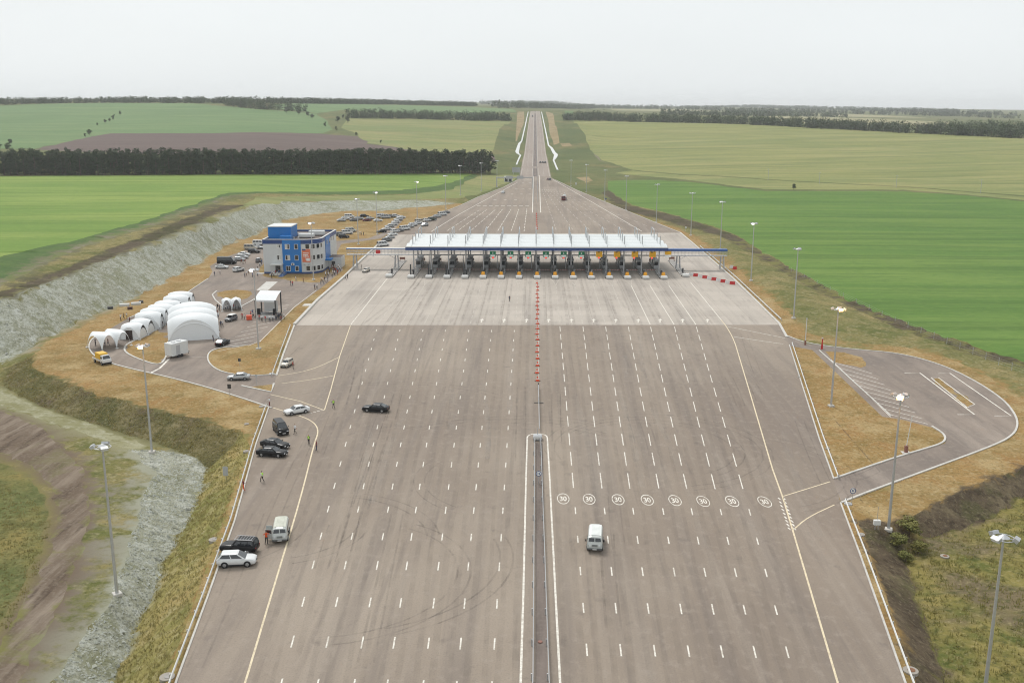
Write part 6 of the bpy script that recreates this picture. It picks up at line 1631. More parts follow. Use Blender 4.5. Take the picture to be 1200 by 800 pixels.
POSES = [person_mesh({}),
         person_mesh({'footl': (0, .26), 'kneel': (0, .2), 'footr': (0, -.28), 'kneer': (0, .02), 'elbl': (.25, -.12, 1.14), 'handl': (.26, -.12, .92), 'elbr': (.25, .08, 1.14), 'handr': (.25, .24, .98)}),
         person_mesh({'footr': (.1, .05), 'footl': (-.06, 0), 'elbr': (.36, .06, 1.20), 'handr': (.30, .28, 1.22), 'elbl': (.30, -.06, 1.14), 'handl': (.2, .08, 1.0)}),
         person_mesh({'footr': (.08, 0), 'elbr': (.34, .10, 1.26), 'handr': (.20, .22, 1.50), 'elbl': (.34, .10, 1.26), 'handl': (.18, .22, 1.48)})]
CLO = {'white': (.72, .73, .74), 'black': (.02, .02, .022), 'navy': (.02, .03, .07), 'grey': (.2, .2, .21), 'red': (.42, .03, .03), 'orange': (.70, .10, .02), 'lime': (.42, .72, .08), 'blue': (.06, .14, .36), 'beige': (.46, .39, .29), 'brown': (.14, .08, .05), 'maroon': (.16, .02, .03)}
def cloth(c): return dirty('cloth_' + c, CLO[c], .85, .2, 6)
HAIR = [mat('hair_dark', (.03, .022, .018), .8), mat('hair_brown', (.09, .055, .03), .8), mat('hair_fair', (.28, .2, .1), .8)]
M_EYE = mat('eyes', (.02, .02, .02), .3)
prnd = random.Random(5)
def person(px, py, top, bottom, pose, rz, label, group=None, vest=None, loc=None):
    p = loc if loc is not None else RF(px, py)
    o = link('person', POSES[pose], None, p, rad(rz))
    for i, m in enumerate((cloth(top), cloth(bottom), M_SKIN, HAIR[prnd.randrange(3)], M_BLACK, M_EYE)):
        o.material_slots[i].link = 'OBJECT'; o.material_slots[i].material = m
    s = prnd.uniform(.97, 1.05); o.scale = (s, s, s)
    tag(o, label, 'person', group)
    if vest:
        v = MB(); rr = []
        for z, a, b in ((1.0, .185, .14), (1.25, .205, .15), (1.42, .20, .13), (1.47, .11, .10)): rr.append([(a * math.cos(k * math.pi / 6), b * math.sin(k * math.pi / 6), z) for k in range(12)])
        vo = v.loft(rr).build('vest', cloth(vest), o, True)
        MB().loft([[(x * 1.02, y * 1.02, z) for x, y, z in [(.2 * math.cos(k * math.pi / 6), .149 * math.sin(k * math.pi / 6), zz) for k in range(12)]] for zz in (1.12, 1.17)]).build('reflective_band', M_WHITE, vo)
    return o
person(362, 520.5, 'navy', 'black', 0, 160, 'officer in lime vest standing between the white sedan and the edge line curve', vest='lime')
person(346, 508, 'white', 'black', 1, 130, 'person in white shirt and dark trousers walking beside the black people carrier')
person(371, 527.5, 'maroon', 'navy', 0, 90, 'person in dark red top standing on the edge line')
person(391, 478, 'navy', 'black', 2, 200, 'officer in lime vest standing on the open lanes behind the black sedan', vest='lime')
person(316, 476, 'white', 'maroon', 2, 120, 'person in white top and dark red trousers at the service yard entry')
person(307.5, 564.5, 'white', 'black', 1, 60, 'person in pale vest walking along the guard rail below the black sedans', vest='lime')
person(285.5, 574, 'maroon', 'orange', 2, -60, 'worker in orange trousers leaning at the guard rail')
person(312.5, 637, 'orange', 'black', 3, 200, 'worker in orange top beside the grey van with open doors')
person(343.5, 432, 'red', 'black', 0, -90, 'person in red beside the beige hatchback')
person(597, 353, 'navy', 'black', 1, 150, 'lone person in dark clothes with a pale bag on the concrete before the canopy')
person(423.5, 315, 'black', 'black', 0, 90, 'person in black standing near the pale old estate car')
person(405.2, 328, 'grey', 'black', 1, 60, 'person in grey at the kerb of the concrete, nearest the office of two')
person(407.4, 326.5, 'black', 'black', 0, 60, 'person in black at the kerb of the concrete, next to a person in grey')
person(437.5, 300.5, 'grey', 'navy', 2, 180, 'person in grey standing under the gantry')
person(548, 286, 'beige', 'brown', 0, 0, 'person standing in the shade behind the toll islands')
# workers and guests in the yard
tops = ['white', 'white', 'white', 'navy', 'black', 'grey', 'blue', 'red', 'beige', 'white', 'maroon']; bots = ['black', 'navy', 'grey', 'black', 'brown', 'black']
def group_of(spots, gname, where, seed):
    r = random.Random(seed); seen = {}
    for x, y in spots:
        a, b = r.choice(tops), r.choice(bots); k = (a, b); seen[k] = seen.get(k, 0) + 1
        person(x, y, a, b, r.choice([0, 0, 1, 2, 3]), r.uniform(0, 360), f'person in {a} top and {b} trousers {where}', gname)
r = random.Random(21)
def blob(cx, cy, sx, sy, n):
    out = []
    for _ in range(400):
        p = (cx + r.uniform(-1, 1) * sx, cy + r.uniform(-1, 1) * sy)
        if all(abs(p[0] - q[0]) > 1.7 or abs(p[1] - q[1]) > 1.0 for q in out): out.append(p)
        if len(out) >= n: break
    return out
group_of([(x + (323 - y) * 0.9, y) for x, y in blob(388, 319.5, 7, 5.5, 26)], 'crowd at the office corner', 'in the crowd by the office corner', 1)
group_of([(376.5, 330), (378.5, 331), (380.5, 329.5), (382, 331.5), (379.5, 333), (376, 333.5), (384, 330)], 'people on the footway near the office lamp mast', 'on the footway near the office mast', 2)
group_of([(369, 339.5), (371.5, 338.5)], 'pair at the end of the footway', 'at the footway end by the parking stalls', 3)
group_of([(340.5, 334.5), (342.8, 335)], 'pair on the yard before the office', 'before the blue office panel', 4)
group_of([(346.8, 329.5), (355.5, 331)], 'pair on the office lawn', 'on the lawn before the office', 5)
group_of([(319, 322.5), (321, 324), (323, 322), (325, 323.5), (327, 321.8), (330, 321.5), (318.5, 326), (333, 322.5)], 'people at the office entrance', 'at the office entrance steps', 6)
group_of([(287, 324.5), (289, 323), (291.5, 321), (296, 325), (298.5, 326), (302, 324)], 'people on the drive beside the office', 'on the drive left of the office', 7)
group_of([(251.5, 323.5), (258, 321.5)], 'workers at the drive kerb', 'at the drive kerb below the white sedan', 8)
group_of([(283, 308.5), (285, 309.5), (287.5, 308.5), (302, 315.5), (304.5, 312.5), (306.5, 310)], 'people among the cars beside the office', 'among the cars parked beside the office', 9)
group_of([(264.5, 364), (267, 363), (270, 364.5), (274, 363), (276.5, 364), (279.5, 362.5), (282.5, 361), (255, 362.5), (257.5, 364)], 'people at the little tent', 'at the little tent', 10)
group_of([(284, 374), (286.5, 374.5), (294, 371.5), (297, 372), (300.5, 372.5), (296, 369.5)], 'people before the orange box', 'near the orange box in front of the stage', 11)
group_of([(304, 375.5), (307, 376.5), (311, 377), (316, 376.5), (320, 376), (323.5, 375), (327, 374), (330, 373.5), (333, 374), (329.5, 377)], 'people at the stage', 'right at the front of the stage', 12)
group_of([(252.5, 371), (254.5, 370), (256, 373), (259, 383.5), (261, 382.5), (250, 400)], 'people beside the largest tent', 'along the wall of the largest tent', 13)
group_of([(141.5, 375.5), (145.5, 374), (149, 373.5), (152, 378)], 'people behind the tent row', 'on the dry grass behind the tent row', 14)
group_of([(112, 405), (123, 405.5), (127, 404.5), (188, 384), (190.5, 383)], 'people in the tent row', 'in the shade of the tents', 15)
group_of([(393.2, 317), (396, 318)], 'pair by the gantry foot', 'by the gantry foot next to the crowd', 16)
group_of([(423.5, 275.5), (426, 275.8), (422, 275)], 'people on the path behind the office', 'on the path behind the office', 17)

# ------------------------------------------------------------------ floodlight masts
pole_me = MB().tube((0, 0, .25), (0, 0, 9.5), .20, .155, 10).tube((0, 0, 9.5), (0, 0, 18.7), .152, .10, 10).mesh('pole', M_GALV)
plinth_me = MB().cbox((0, 0, .1), (1.0, 1.0, .4), 0, .05).mesh('plinth', M_KERB)
ringm = MB()
for k in range(14):
    a, b = 2 * math.pi * k / 14, 2 * math.pi * (k + 1) / 14
    ringm.tube((math.cos(a) * .95, math.sin(a) * .95, 18.55), (math.cos(b) * .95, math.sin(b) * .95, 18.55), .05, .05, 5)
for a in (0, math.pi / 2): ringm.tube((-math.cos(a) * .95, -math.sin(a) * .95, 18.55), (math.cos(a) * .95, math.sin(a) * .95, 18.55), .045, .045, 5)
ring2_me = ringm.mesh('head_ring', M_GALV)
cap_me = MB().tube((0, 0, 18.6), (0, 0, 18.9), .55, .1, 10).mesh('cap', M_GALV)
lampb = MB().loft([[(-.38, -.1, -.16), (.38, -.1, -.16), (.38, -.1, .16), (-.38, -.1, .16)], [(-.42, .34, -.2), (.42, .34, -.2), (.42, .34, .2), (-.42, .34, .2)]], cap=True).mesh('floodlight', M_GALV)
glass_me = {k: MB().box(-.38, .38, .345, .36, -.18, .18).mesh('lamp_glass', m) for k, m in (('off', M_HEAD), ('warm', M_LAMP), ('white', M_LAMPW))}
def mast(px, py, label, lit='off', rz=0.0, n=3, group='floodlight masts round the plaza', loc=None, sc=1.0):
    p = loc if loc is not None else RF(px, py)
    t = thing('floodlight_mast', label, 'floodlight mast', p, rad(rz), group)
    link('plinth', plinth_me, t); link('pole', pole_me, t); link('head_ring', ring2_me, t); link('cap', cap_me, t)
    for k in range(n):
        a = (-95, 55, 150, -20)[k] if n > 1 else -90
        f = link('floodlight', lampb, t, (math.cos(rad(a)) * .95, math.sin(rad(a)) * .95, 18.72)); f.rotation_euler = (rad(-32), 0, rad(a - 90))
        link('lamp_glass', glass_me[lit if k == 0 else 'off'], f)
    if lit == 'warm':
        la = bpy.data.lights.new('lamp', 'POINT'); la.energy = 400; la.color = (1, .5, .16); la.shadow_soft_size = .15
        link('lamp', la, t, (math.cos(rad(-95)) * 1.6, math.sin(rad(-95)) * 1.6, 18.95))
    if sc != 1: t.scale = (sc, sc, sc)
    return t
mast(137.3, 696.5, 'tall floodlight mast on the scree bank, unlit, close to the camera', 'off', 40)
mast(1041, 621, 'tall lit floodlight mast at the bend of the truck yard road', 'warm', -20)
mast(0, 0, 'tall unlit floodlight mast in the weedy hollow at the picture corner', 'off', 60, loc=R(1150, 842))
mast(178, 530, 'tall lit floodlight mast at the foot of the embankment before the tents', 'warm', 10)
mast(303, 408.7, 'white lit floodlight mast on the big dry lawn before the stage', 'white', -10, 4)
mast(973.8, 476, 'tall lit floodlight mast on the lawn inside the truck yard', 'warm', 10, 4)
mast(367.5, 328, 'white lit floodlight mast in front of the rounded office corner', 'white', 0, 4)
for i, (x, y) in enumerate(((420, 286.5), (442, 274.5), (489, 256), (522.5, 245.5), (539.5, 229), (564, 224), (582.5, 219))):
    mast(x, y, f'floodlight mast along the far kerb on the office side, {ORD[i]} from the office', 'white' if i in (1, 2) else 'off', 20 * i)
for i, (x, y) in enumerate(((930, 373), (880, 329), (844, 292), (809.5, 276), (769, 260.5), (733.5, 246), (708.5, 235.5), (687, 225.5), (669, 218))):
    mast(x, y, f'floodlight mast beside the deep green crop, {ORD[i]} from the truck yard', 'white' if i in (1, 4, 5, 6) else 'off', -25 * i)
# small posts, signs, cabinets
def post_sign(px, py, h, label, disc=None, cat='road sign', name='road_sign', board=None, rz=0):
    p = RF(px, py); t = thing(name, label, cat, p, rad(rz))
    MB().tube((0, 0, 0), (0, 0, h), .05, .05).build('post', M_GALV, t)
    if disc:
        MB().tube((0, -.06, h - .3), (0, -.09, h - .3), .42, .42, 18).build('sign_face', M_SIGNW, t)
        rg = MB(); rr = []
        for k in range(25):
            a = 2 * math.pi * k / 24; rr.append([(math.cos(a) * s, -.095, h - .3 + math.sin(a) * s) for s in (.42, .32)])
        rg.loft(rr, closed=False); rg.build('border', disc, t)
        MB().box(-.16, -.05, -.1, -.094, h - .45, h - .15).box(.05, .16, -.1, -.094, h - .45, h - .15).build('print', M_NAVY, t)
    if board:
        MB().box(-board[0] / 2, board[0] / 2, -.08, -.05, h - board[1], h).build('board', board[2], t)
    return t
post_sign(998, 591, 2.4, 'round white road sign with dark border at the truck yard exit', mat('sign_blue', (.03, .06, .2), .5))
post_sign(631.2, 567, 2.0, 'small round road sign standing between the median rails', MATS['sign_blue'])
post_sign(269.5, 465, 2.6, 'dark backed road sign on the kerb of the yard entry', board=(.7, .9, M_DSTEEL))
post_sign(301, 451, 2.2, 'thin post with a small sign on the entry islet', board=(.5, .5, M_STEEL))
post_sign(281, 428, 1.6, 'small dark sign standing on the big dry lawn', board=(.6, .7, M_DSTEEL))
post_sign(265, 562, 2.2, 'grey panel sign on the slope behind the guard rail', board=(.8, 1.5, M_STEEL), cat='panel')
post_sign(710, 236, 1.8, 'blue and white marker sign on the verge beside the far kerb', board=(.9, .7, MATS['sign_blue']))
post_sign(675, 217, 2.0, 'white marker board on the verge where the highway widens', board=(1.2, 1.6, M_WHITE))
post_sign(803.5, 271, 2.0, 'round white sign on the verge behind the far kerb', M_WHITE)
def column(px, py, h, label, foot, body=M_WHITE, r=.11):
    p = RF(px, py); t = thing('barrier_post', label, 'post', p)
    MB().tube((0, 0, 0), (0, 0, 1.1), .24, .24, 8).build('foot_box', foot, t); MB().tube((0, 0, 1.1), (0, 0, h), r, r * .8, 8).build('column', body, t); MB().cbox((0, 0, h + .1), (.3, .3, .3), 0, .04).build('cap', M_GALV, t)
column(943.5, 404, 6.2, 'tall pale post with dark foot at the truck yard gate', M_BROWN)
column(963, 409, 2.5, 'red gate post at the truck yard entrance', M_RED, M_RED, .16)
p = RF(1061.5, 530); t = thing('boom_barrier', 'raised white boom barrier with dark foot on the truck yard lawn', 'boom barrier', p)
MB().cbox((0, 0, .6), (.5, .5, 1.2), 0, .05).build('cabinet', M_BROWN, t); MB().tube((0, 0, 1.0), (.55, .2, 6.2), .07, .05).build('boom', M_WHITE, t); MB().box(-.7, .7, -.5, .5, -.05, .06).build('plinth', M_KERB, t)
p = RF(1027, 620); t = thing('utility_cabinet', 'small white utility box on a post beside the lit mast', 'cabinet', p)
MB().cbox((0, 0, 1.0), (.9, .5, .7), 0, .05).build('box', M_WHITE, t); MB().tube((-.2, 0, 0), (-.2, 0, .7), .05, .05).tube((.2, 0, 0), (.2, 0, .7), .05, .05).build('stand', M_GALV, t); MB().tube((0, 0, 1.3), (0, 0, 3.2), .03, .03).build('aerial', M_GALV, t)
# manhole rings
for i, (x, y, r_, lb) in enumerate(((307, 476.5, .9, 'concrete manhole cover at the corner of the yard entry'), (289, 529, .9, 'concrete manhole cover on the verge beside the black sedans'), (251, 632.5, 1.1, 'concrete manhole cover on the verge behind the white crossover'),
        (196, 793.5, 1.2, 'concrete manhole cover on the verge at the picture bottom'), (994, 590.5, .9, 'dark manhole cover at the truck yard exit kerb'), (1009, 626.5, .8, 'small manhole cover on the verge beside the utility box'), (1067, 786, 1.2, 'manhole cover with rusty lid on the verge at the picture corner'),
        (1107, 652, .9, 'rusty manhole lid lying in the weedy hollow'), (318.5, 438, .9, 'dark manhole cover at the lawn tip beside the beige car'), (289, 497, .7, 'small pale manhole cover on the dry lawn'), (970, 526, .6, 'small pale manhole cover on the truck yard lawn'), (936, 442, .6, 'pale manhole cover by the truck yard guard rail'))):
    r_ *= .62; p = RF(x, y); t = thing('manhole', lb, 'manhole', (p.x, p.y, p.z))
    MB().tube((0, 0, -.2), (0, 0, .14), r_, r_, 20).build('ring', dirty('weathered_ring', (.34, .31, .27), .9, .5, 2) if i not in (4, 8) else M_STEEL, t); MB().tube((r_ * .1, 0, .14), (r_ * .1, 0, .18), r_ * .5, r_ * .5, 16).build('lid', mat('rusty_lid', (.22, .11, .06), .8) if i in (6, 7) else M_ISLE, t)
p = G(633, 752); MB().tube((p.x, p.y, 0), (p.x, p.y, .1), .25, .25, 8).build('median_cap', M_BROWN, PLAZA)
# bare fence posts and wire along the crop edge
fp = [R(927 + i * 15.2, 319.5 + i * 7.4 - max(0, i - 8) * 1.3) for i in range(19)]
t = thing('wire_fence', 'thin wire fence between the truck yard grass and the deep green crop', 'fence', fp[0])
for q in fp: MB().tube((q.x - fp[0].x, q.y - fp[0].y, q.z - fp[0].z - .1), (q.x - fp[0].x, q.y - fp[0].y, q.z - fp[0].z + 1.7), .05, .05).build('post', M_STEEL, t)
for k in range(3):
    w = MB()
    for a, b in zip(fp[:-1], fp[1:]): w.tube((a.x - fp[0].x, a.y - fp[0].y, a.z - fp[0].z + .5 + k * .5), (b.x - fp[0].x, b.y - fp[0].y, b.z - fp[0].z + .5 + k * .5), .012, .012, 3)
    w.build('wire', M_STEEL, t)
fp = [R(14, 732), R(30, 690), R(44, 655), R(57, 625)]
for i, (x, y) in enumerate(((900, 211), (960, 215.5), (1050, 220), (1149, 226))):
    p = R(x, y); tag(MB().tube((0, 0, 0), (0, 0, 9), .16, .12, 7).box(-.9, .9, -.06, .06, 8.2, 8.35).build('power_pole', M_STEEL), f'thin power pole on the edge of the wheat, {ORD[i]} from the highway', 'power pole', 'power poles along the wheat').location = p
# drainage chutes beside the highway
def chute(label, pts, ws):
    P3 = [R(x, y) for x, y in pts]; t = thing('drainage_chute', label, 'drainage chute', P3[0]); q = []
    for i in range(len(P3) - 1):
        for k in range(12): q.append((P3[i].lerp(P3[i + 1], k / 12), ws[i] + (ws[i + 1] - ws[i]) * k / 12))
    q.append((P3[-1], ws[-1])); o = offs([p.xy for p, w in q]); rings = []
    for (p, w), s in zip(q, o):
        a, b = p.xy - s * w / 2, p.xy + s * w / 2
        za, zb_ = gz(a.x, a.y) + .3, gz(b.x, b.y) + .3
        rings.append([(a.x - P3[0].x, a.y - P3[0].y, za + .25 - P3[0].z), (b.x - P3[0].x, b.y - P3[0].y, zb_ + .25 - P3[0].z), (b.x - P3[0].x, b.y - P3[0].y, zb_ - .6 - P3[0].z), (a.x - P3[0].x, a.y - P3[0].y, za - .6 - P3[0].z)])
    MB().loft(rings, cap=True).build('channel', M_COPE, t)
chute('winding white concrete drainage chute on the office side of the far highway', ((619, 131.5), (615, 150), (611.3, 166), (608.5, 169), (606, 178), (607, 180.5), (610, 182.5), (605.3, 193.5)), (1.5, 1.6, 1.7, 3.0, 4.2, 3, 1.5, 1.4))
chute('winding white concrete drainage chute on the wheat side of the far highway', ((634.6, 131.5), (638.5, 150), (642.8, 171), (646.5, 174.5), (651.5, 181.5), (651, 184), (648.6, 188), (653.5, 199.5)), (1.5, 1.6, 1.7, 2.8, 4.2, 4, 1.6, 1.5))
# sign gantry and cabin beyond the plaza
a, b = R(582, 219.5), R(624, 213)
t = thing('sign_gantry', 'grey overhead sign gantry over the lanes beyond the canopy', 'gantry', a)
Lg = b.x - a.x
MB().tube((0, 0, 0), (0, 0, 7.4), .3, .3, 8).build('mast', M_STEEL, t); MB().tube((Lg, 0, -a.z), (Lg, 0, 7.4), .3, .3, 8).build('mast', M_STEEL, t)
MB().box(0, Lg, -.4, .4, 6.6, 7.3).build('beam', M_STEEL, t)
for x in (Lg * .36, Lg * .66): MB().box(x - 2.4, x + 2.4, -.55, -.45, 6.0, 8.2).build('sign_panel', M_STEEL, t)
p = R(595.5, 213.5); t = thing('cabin', 'small white cabin with two dark openings on the bank beyond the plaza', 'cabin', p)
MB().cbox((0, 3, 2.2), (6.4, 4, 4.4), 0, .2).build('walls', M_COPE, t)
for x in (-1.5, 1.5): MB().box(x - 1.1, x + 1.1, .97, .99, .4, 3.4).build('opening', M_DSTEEL, t)
p = R(605, 205); t = thing('billboard', 'grey billboard at the foot of the drainage chute', 'billboard', p)
MB().box(-3.6, 3.6, -.1, .1, 2.0, 6.5).build('panel', M_STEEL, t); MB().tube((-2.5, 0, 0), (-2.5, 0, 2), .15, .15).build('leg', M_STEEL, t); MB().tube((2.5, 0, 0), (2.5, 0, 2), .15, .15).build('leg', M_STEEL, t)

# ------------------------------------------------------------------ vegetation
def leafmat(name, a, b, c, trans=False):
    m = bpy.data.materials.new(name); m.use_nodes = True; nt = m.node_tree; N, L = nt.nodes, nt.links; bs = N['Principled BSDF']
    bs.inputs['Roughness'].default_value = .8; bs.inputs['Specular IOR Level'].default_value = .15
    oi = N.new('ShaderNodeObjectInfo'); g = N.new('ShaderNodeNewGeometry'); n = N.new('ShaderNodeTexNoise'); n.inputs['Scale'].default_value = .35; n.inputs['Detail'].default_value = 3
    mr = N.new('ShaderNodeMapRange'); mr.inputs['From Min'].default_value = .35; mr.inputs['From Max'].default_value = .68
    mx = N.new('ShaderNodeMix'); mx.data_type = 'RGBA'; mx.inputs['A'].default_value = (*a, 1); mx.inputs['B'].default_value = (*b, 1)
    mx2 = N.new('ShaderNodeMix'); mx2.data_type = 'RGBA'; mx2.inputs['B'].default_value = (*c, 1)
    ml = N.new('ShaderNodeMath'); ml.operation = 'MULTIPLY'; ml.inputs[1].default_value = .6
    L.new(g.outputs['Position'], n.inputs['Vector']); L.new(n.outputs[0], mr.inputs[0]); L.new(mr.outputs[0], mx.inputs['Factor'])
    L.new(oi.outputs['Random'], ml.inputs[0]); L.new(ml.outputs[0], mx2.inputs['Factor']); L.new(mx.outputs['Result'], mx2.inputs['A']); L.new(mx2.outputs['Result'], bs.inputs['Base Color'])
    if trans:
        tr = N.new('ShaderNodeBsdfTranslucent'); ms = N.new('ShaderNodeMixShader'); ms.inputs['Fac'].default_value = .5; out = N['Material Output']
        L.new(mx2.outputs['Result'], tr.inputs['Color']); L.new(bs.outputs[0], ms.inputs[1]); L.new(tr.outputs[0], ms.inputs[2]); L.new(ms.outputs[0], out.inputs['Surface'])
    return m
M_PINE = leafmat('pine_foliage', (.034, .054, .027), (.066, .094, .042), (.058, .068, .036))
M_LEAF = leafmat('broadleaf_foliage', (.044, .070, .030), (.085, .122, .046), (.062, .082, .038))
M_BUSH = leafmat('bush_foliage', (.15, .15, .045), (.26, .215, .075), (.11, .13, .04))
M_BARK = dirty('bark', (.095, .068, .05), .9, .4, 3)
def leafcloud(mb, blobs, n, size, rnd):
    tot = sum(b[3] ** 2 for b in blobs)
    for (x, y, z, r_, fz) in blobs:
        for _ in range(int(n * r_ * r_ / tot)):
            u = Vector((rnd.gauss(0, 1), rnd.gauss(0, 1), rnd.gauss(0, 1))).normalized(); k = r_ * (.55 + .5 * rnd.random())
            c = Vector((x + u.x * k, y + u.y * k, z + u.z * k * fz))
            a = Vector((rnd.gauss(0, 1), rnd.gauss(0, 1), rnd.gauss(0, .6))).normalized() * size * rnd.uniform(.6, 1.3); b = a.cross(u + Vector((rnd.gauss(0, .4), rnd.gauss(0, .4), rnd.gauss(0, .4)))).normalized() * size * rnd.uniform(.4, .9)
            mb.add([c - a * .5, c + b * .5, c + a * .5, c - b * .5], [(0, 1, 2, 3)])
def tree_proto(kind, seed, n=900):
    rnd = random.Random(seed); H = 17.0; tr = MB(); cr = MB(); blobs = []
    if kind == 'pine':
        tr.tube((0, 0, -.5), (0, 0, 8), .28, .2, 7).tube((0, 0, 8), (rnd.uniform(-.3, .3), 0, 16), .2, .05, 6)
        for k in range(15):
            z = 2.4 + 13.8 * k / 14; a = rnd.uniform(0, 6.28); rr = (1.0 - ((z - 2.4) / 15.5) ** 2.2) * 2.6 * rnd.uniform(.5, 1.1); c = (math.cos(a) * rr, math.sin(a) * rr, z)
            blobs.append((*c, rnd.uniform(1.4, 2.2) * (1 - .25 * k / 14), .8)); tr.tube((0, 0, z - .7), c, .07, .03, 4)
    else:
        tr.tube((0, 0, -.5), (rnd.uniform(-.2, .2), 0, 5), .32, .24, 7)
        for k in range(14):
            z = 3.4 + 8.5 * rnd.random() ** .8; a = rnd.uniform(0, 6.28); rr = 3.6 * math.sin(math.pi * min(.95, (z - 1.5) / 12.5)) * rnd.uniform(.3, 1.0); c = (math.cos(a) * rr, math.sin(a) * rr, z)
            blobs.append((*c, rnd.uniform(1.4, 2.4), .8)); tr.tube((0, 0, min(5, z - 1)), c, .1, .03, 4)
    leafcloud(cr, blobs, n, .95 if kind == 'pine' else 1.05, rnd)
    return tr.mesh('trunk', M_BARK), cr.mesh('crown', M_PINE if kind == 'pine' else M_LEAF)
PINES = [tree_proto('pine', s) for s in range(5)]; BROAD = [tree_proto('broad', 50 + s) for s in range(5)]
trnd = random.Random(9)
def tree(protos, p, h, label, group, name, wid=1.0):
    tm, cm = trnd.choice(protos); t = thing(name, label, 'tree', (p.x, p.y, p.z), trnd.uniform(0, 6.28), group)
    k = h / 16.0; t.scale = (k * wid * trnd.uniform(.85, 1.2), k * wid * trnd.uniform(.85, 1.2), k)
    link('trunk', tm, t); link('crown', cm, t)
# the pine belt behind the pale green crop: the front rows are trees, one by one
n = 118
for i in range(n):
    x = -4 + i * (574 + 4) / (n - 1) + trnd.uniform(-1.2, 1.2); p = R(x, 205.6 - x * .004)
    p = p + Vector((0, trnd.uniform(-1, 5), 0)); p.z = hz(p.x, p.y) - .1
    tree(PINES, p, trnd.uniform(14.5, 18) * (1.06 if x > 420 else .98), 'dark pine in the shelter belt behind the pale green crop', 'pines in the front of the shelter belt', 'pine_tree', 1.3)
for i in range(100):
    x = -4 + i * 5.75 + trnd.uniform(-2, 2); p = R(x, 205.6 - x * .004)
    p = p + Vector((0, trnd.uniform(9, 24), 0)); p.z = hz(p.x, p.y) - .1
    tree(PINES, p, trnd.uniform(15, 17.5), 'dark pine in the back of the shelter belt behind the pale green crop', 'pines in the back of the shelter belt', 'pine_tree', 1.45)
# far belts and woods read as one mass: joined crowns
def wood(name, line, depth, dens, h, seed, m=M_LEAF, nl=60, sz=2.4):
    rnd = random.Random(seed); mb = MB()
    for (x0, y0), (x1, y1) in zip(line[:-1], line[1:]):
        a, b = R(x0, y0), R(x1, y1); L = (b - a).xy.length; k = max(2, int(L * dens))
        for i in range(k):
            q = a.lerp(b, rnd.random()); q = Vector((q.x + rnd.uniform(-3, 3), q.y + rnd.uniform(0, depth), 0)); z = hz(q.x, q.y); hh = h * rnd.uniform(.7, 1.15)
            mb.tube((q.x, q.y, z - 1), (q.x, q.y, z + hh * .5), .4, .3, 3, 1, False)
            bl_ = [(q.x + rnd.uniform(-2, 2), q.y + rnd.uniform(-2, 2), z + hh * f, hh * w, .9) for f, w in ((.2, .33), (.45, .36), (.72, .27))]
            leafcloud(mb, bl_, nl, sz, rnd)
    for i in range(len(mb.m)): pass
    return struct(mb.build(name, [m, M_BARK]), 'stuff')
wood('far_wood', [(404, 138.7), (450, 139.3), (540, 141.2), (597, 142)], 45, .7, 15, 1)
wood('far_wood', [(660, 141.2), (700, 142), (800, 144.2), (900, 147.4), (1000, 152.4), (1100, 157.5), (1210, 163.2), (1260, 165)], 50, .75, 15, 2)
wood('far_wood', [(1110, 156), (1160, 157), (1230, 158)], 90, .6, 18, 3)
wood('far_wood', [(-30, 124), (0, 123.6), (130, 120.6), (230, 121.6), (300, 121.3), (400, 122), (450, 122.6), (556, 124.8)], 130, .7, 12, 4, nl=26, sz=3.4)
wood('far_wood', [(262, 124.2), (300, 128), (357, 131.8)], 40, .40, 15, 5)
wood('far_wood', [(575, 126.5), (627, 127), (700, 127.4), (780, 128), (860, 129.6)], 300, .3, 18, 6, nl=22, sz=5)
wood('far_wood', [(560, 122.6), (640, 122.6), (720, 123.4), (820, 125.5), (930, 128), (1060, 131.5), (1210, 137)], 700, .2, 20, 7, nl=20, sz=7)
wood('far_wood', [(780, 135), (850, 136), (940, 137), (1000, 138)], 160, .35, 13, 8, nl=22, sz=4)
wood('far_wood', [(860, 132.4), (960, 133), (1100, 136.5), (1210, 140)], 360, .26, 16, 9, nl=22, sz=5)
# trees one can pick out on the hill
pk = [(105, 158.5, 9), (100, 161, 6), (114, 147.5, 5), (123.5, 144.5, 7), (128.5, 142.5, 6), (132.5, 141, 8), (134, 137, 5), (141, 135, 8), (12, 171, 9), (9.5, 177, 10), (0, 177, 9), (77, 178, 6), (381, 149, 9), (396, 144, 12), (407, 144.5, 13), (402, 139, 8), (394, 153.5, 7), (417.5, 159.5, 6), (446, 168, 5), (336, 133, 13), (350, 134.5, 12), (361, 137.5, 11), (366, 139, 9), (930, 222.5, 5), (261.5, 178, 5), (140, 178, 5)]
for i, (x, y, h) in enumerate(pk):
    lab = f'small lone tree on the far hill, {ORD[i]} counted from the dirt field corner' if i < 26 else ''
    if i == 23: lab = 'lone dark bush at the far edge of the deep green crop'
    tree(BROAD, R(x, y), h, lab, 'lone trees on the far hill' if i != 23 else None, 'small_tree', 1.1)
BUSHES = [(t_, c_.copy()) for t_, c_ in BROAD[:2]]
for t_, c_ in BUSHES: c_.materials.clear(); c_.materials.append(M_BUSH)
tree(BUSHES, R(1087 - 22, 630), 3.4, 'dense bush on the shoulder below the lit mast', None, 'bush', 2.0)
for i, (x, y, h, wd) in enumerate(((1052, 640, 2.2, 2.2), (1076, 648, 2.0, 2.4), (1061, 658, 1.6, 2.4))):
    tree(BUSHES, R(x, y), h, ['low bush nearest the lit mast on the shoulder', 'low spreading bush at the foot of the dark bank', 'lowest bush below the shoulder of the lit mast'][i], None, 'bush', wd)
for i, (x, y) in enumerate(((868, 245), (503, 242), (865, 272))): pass
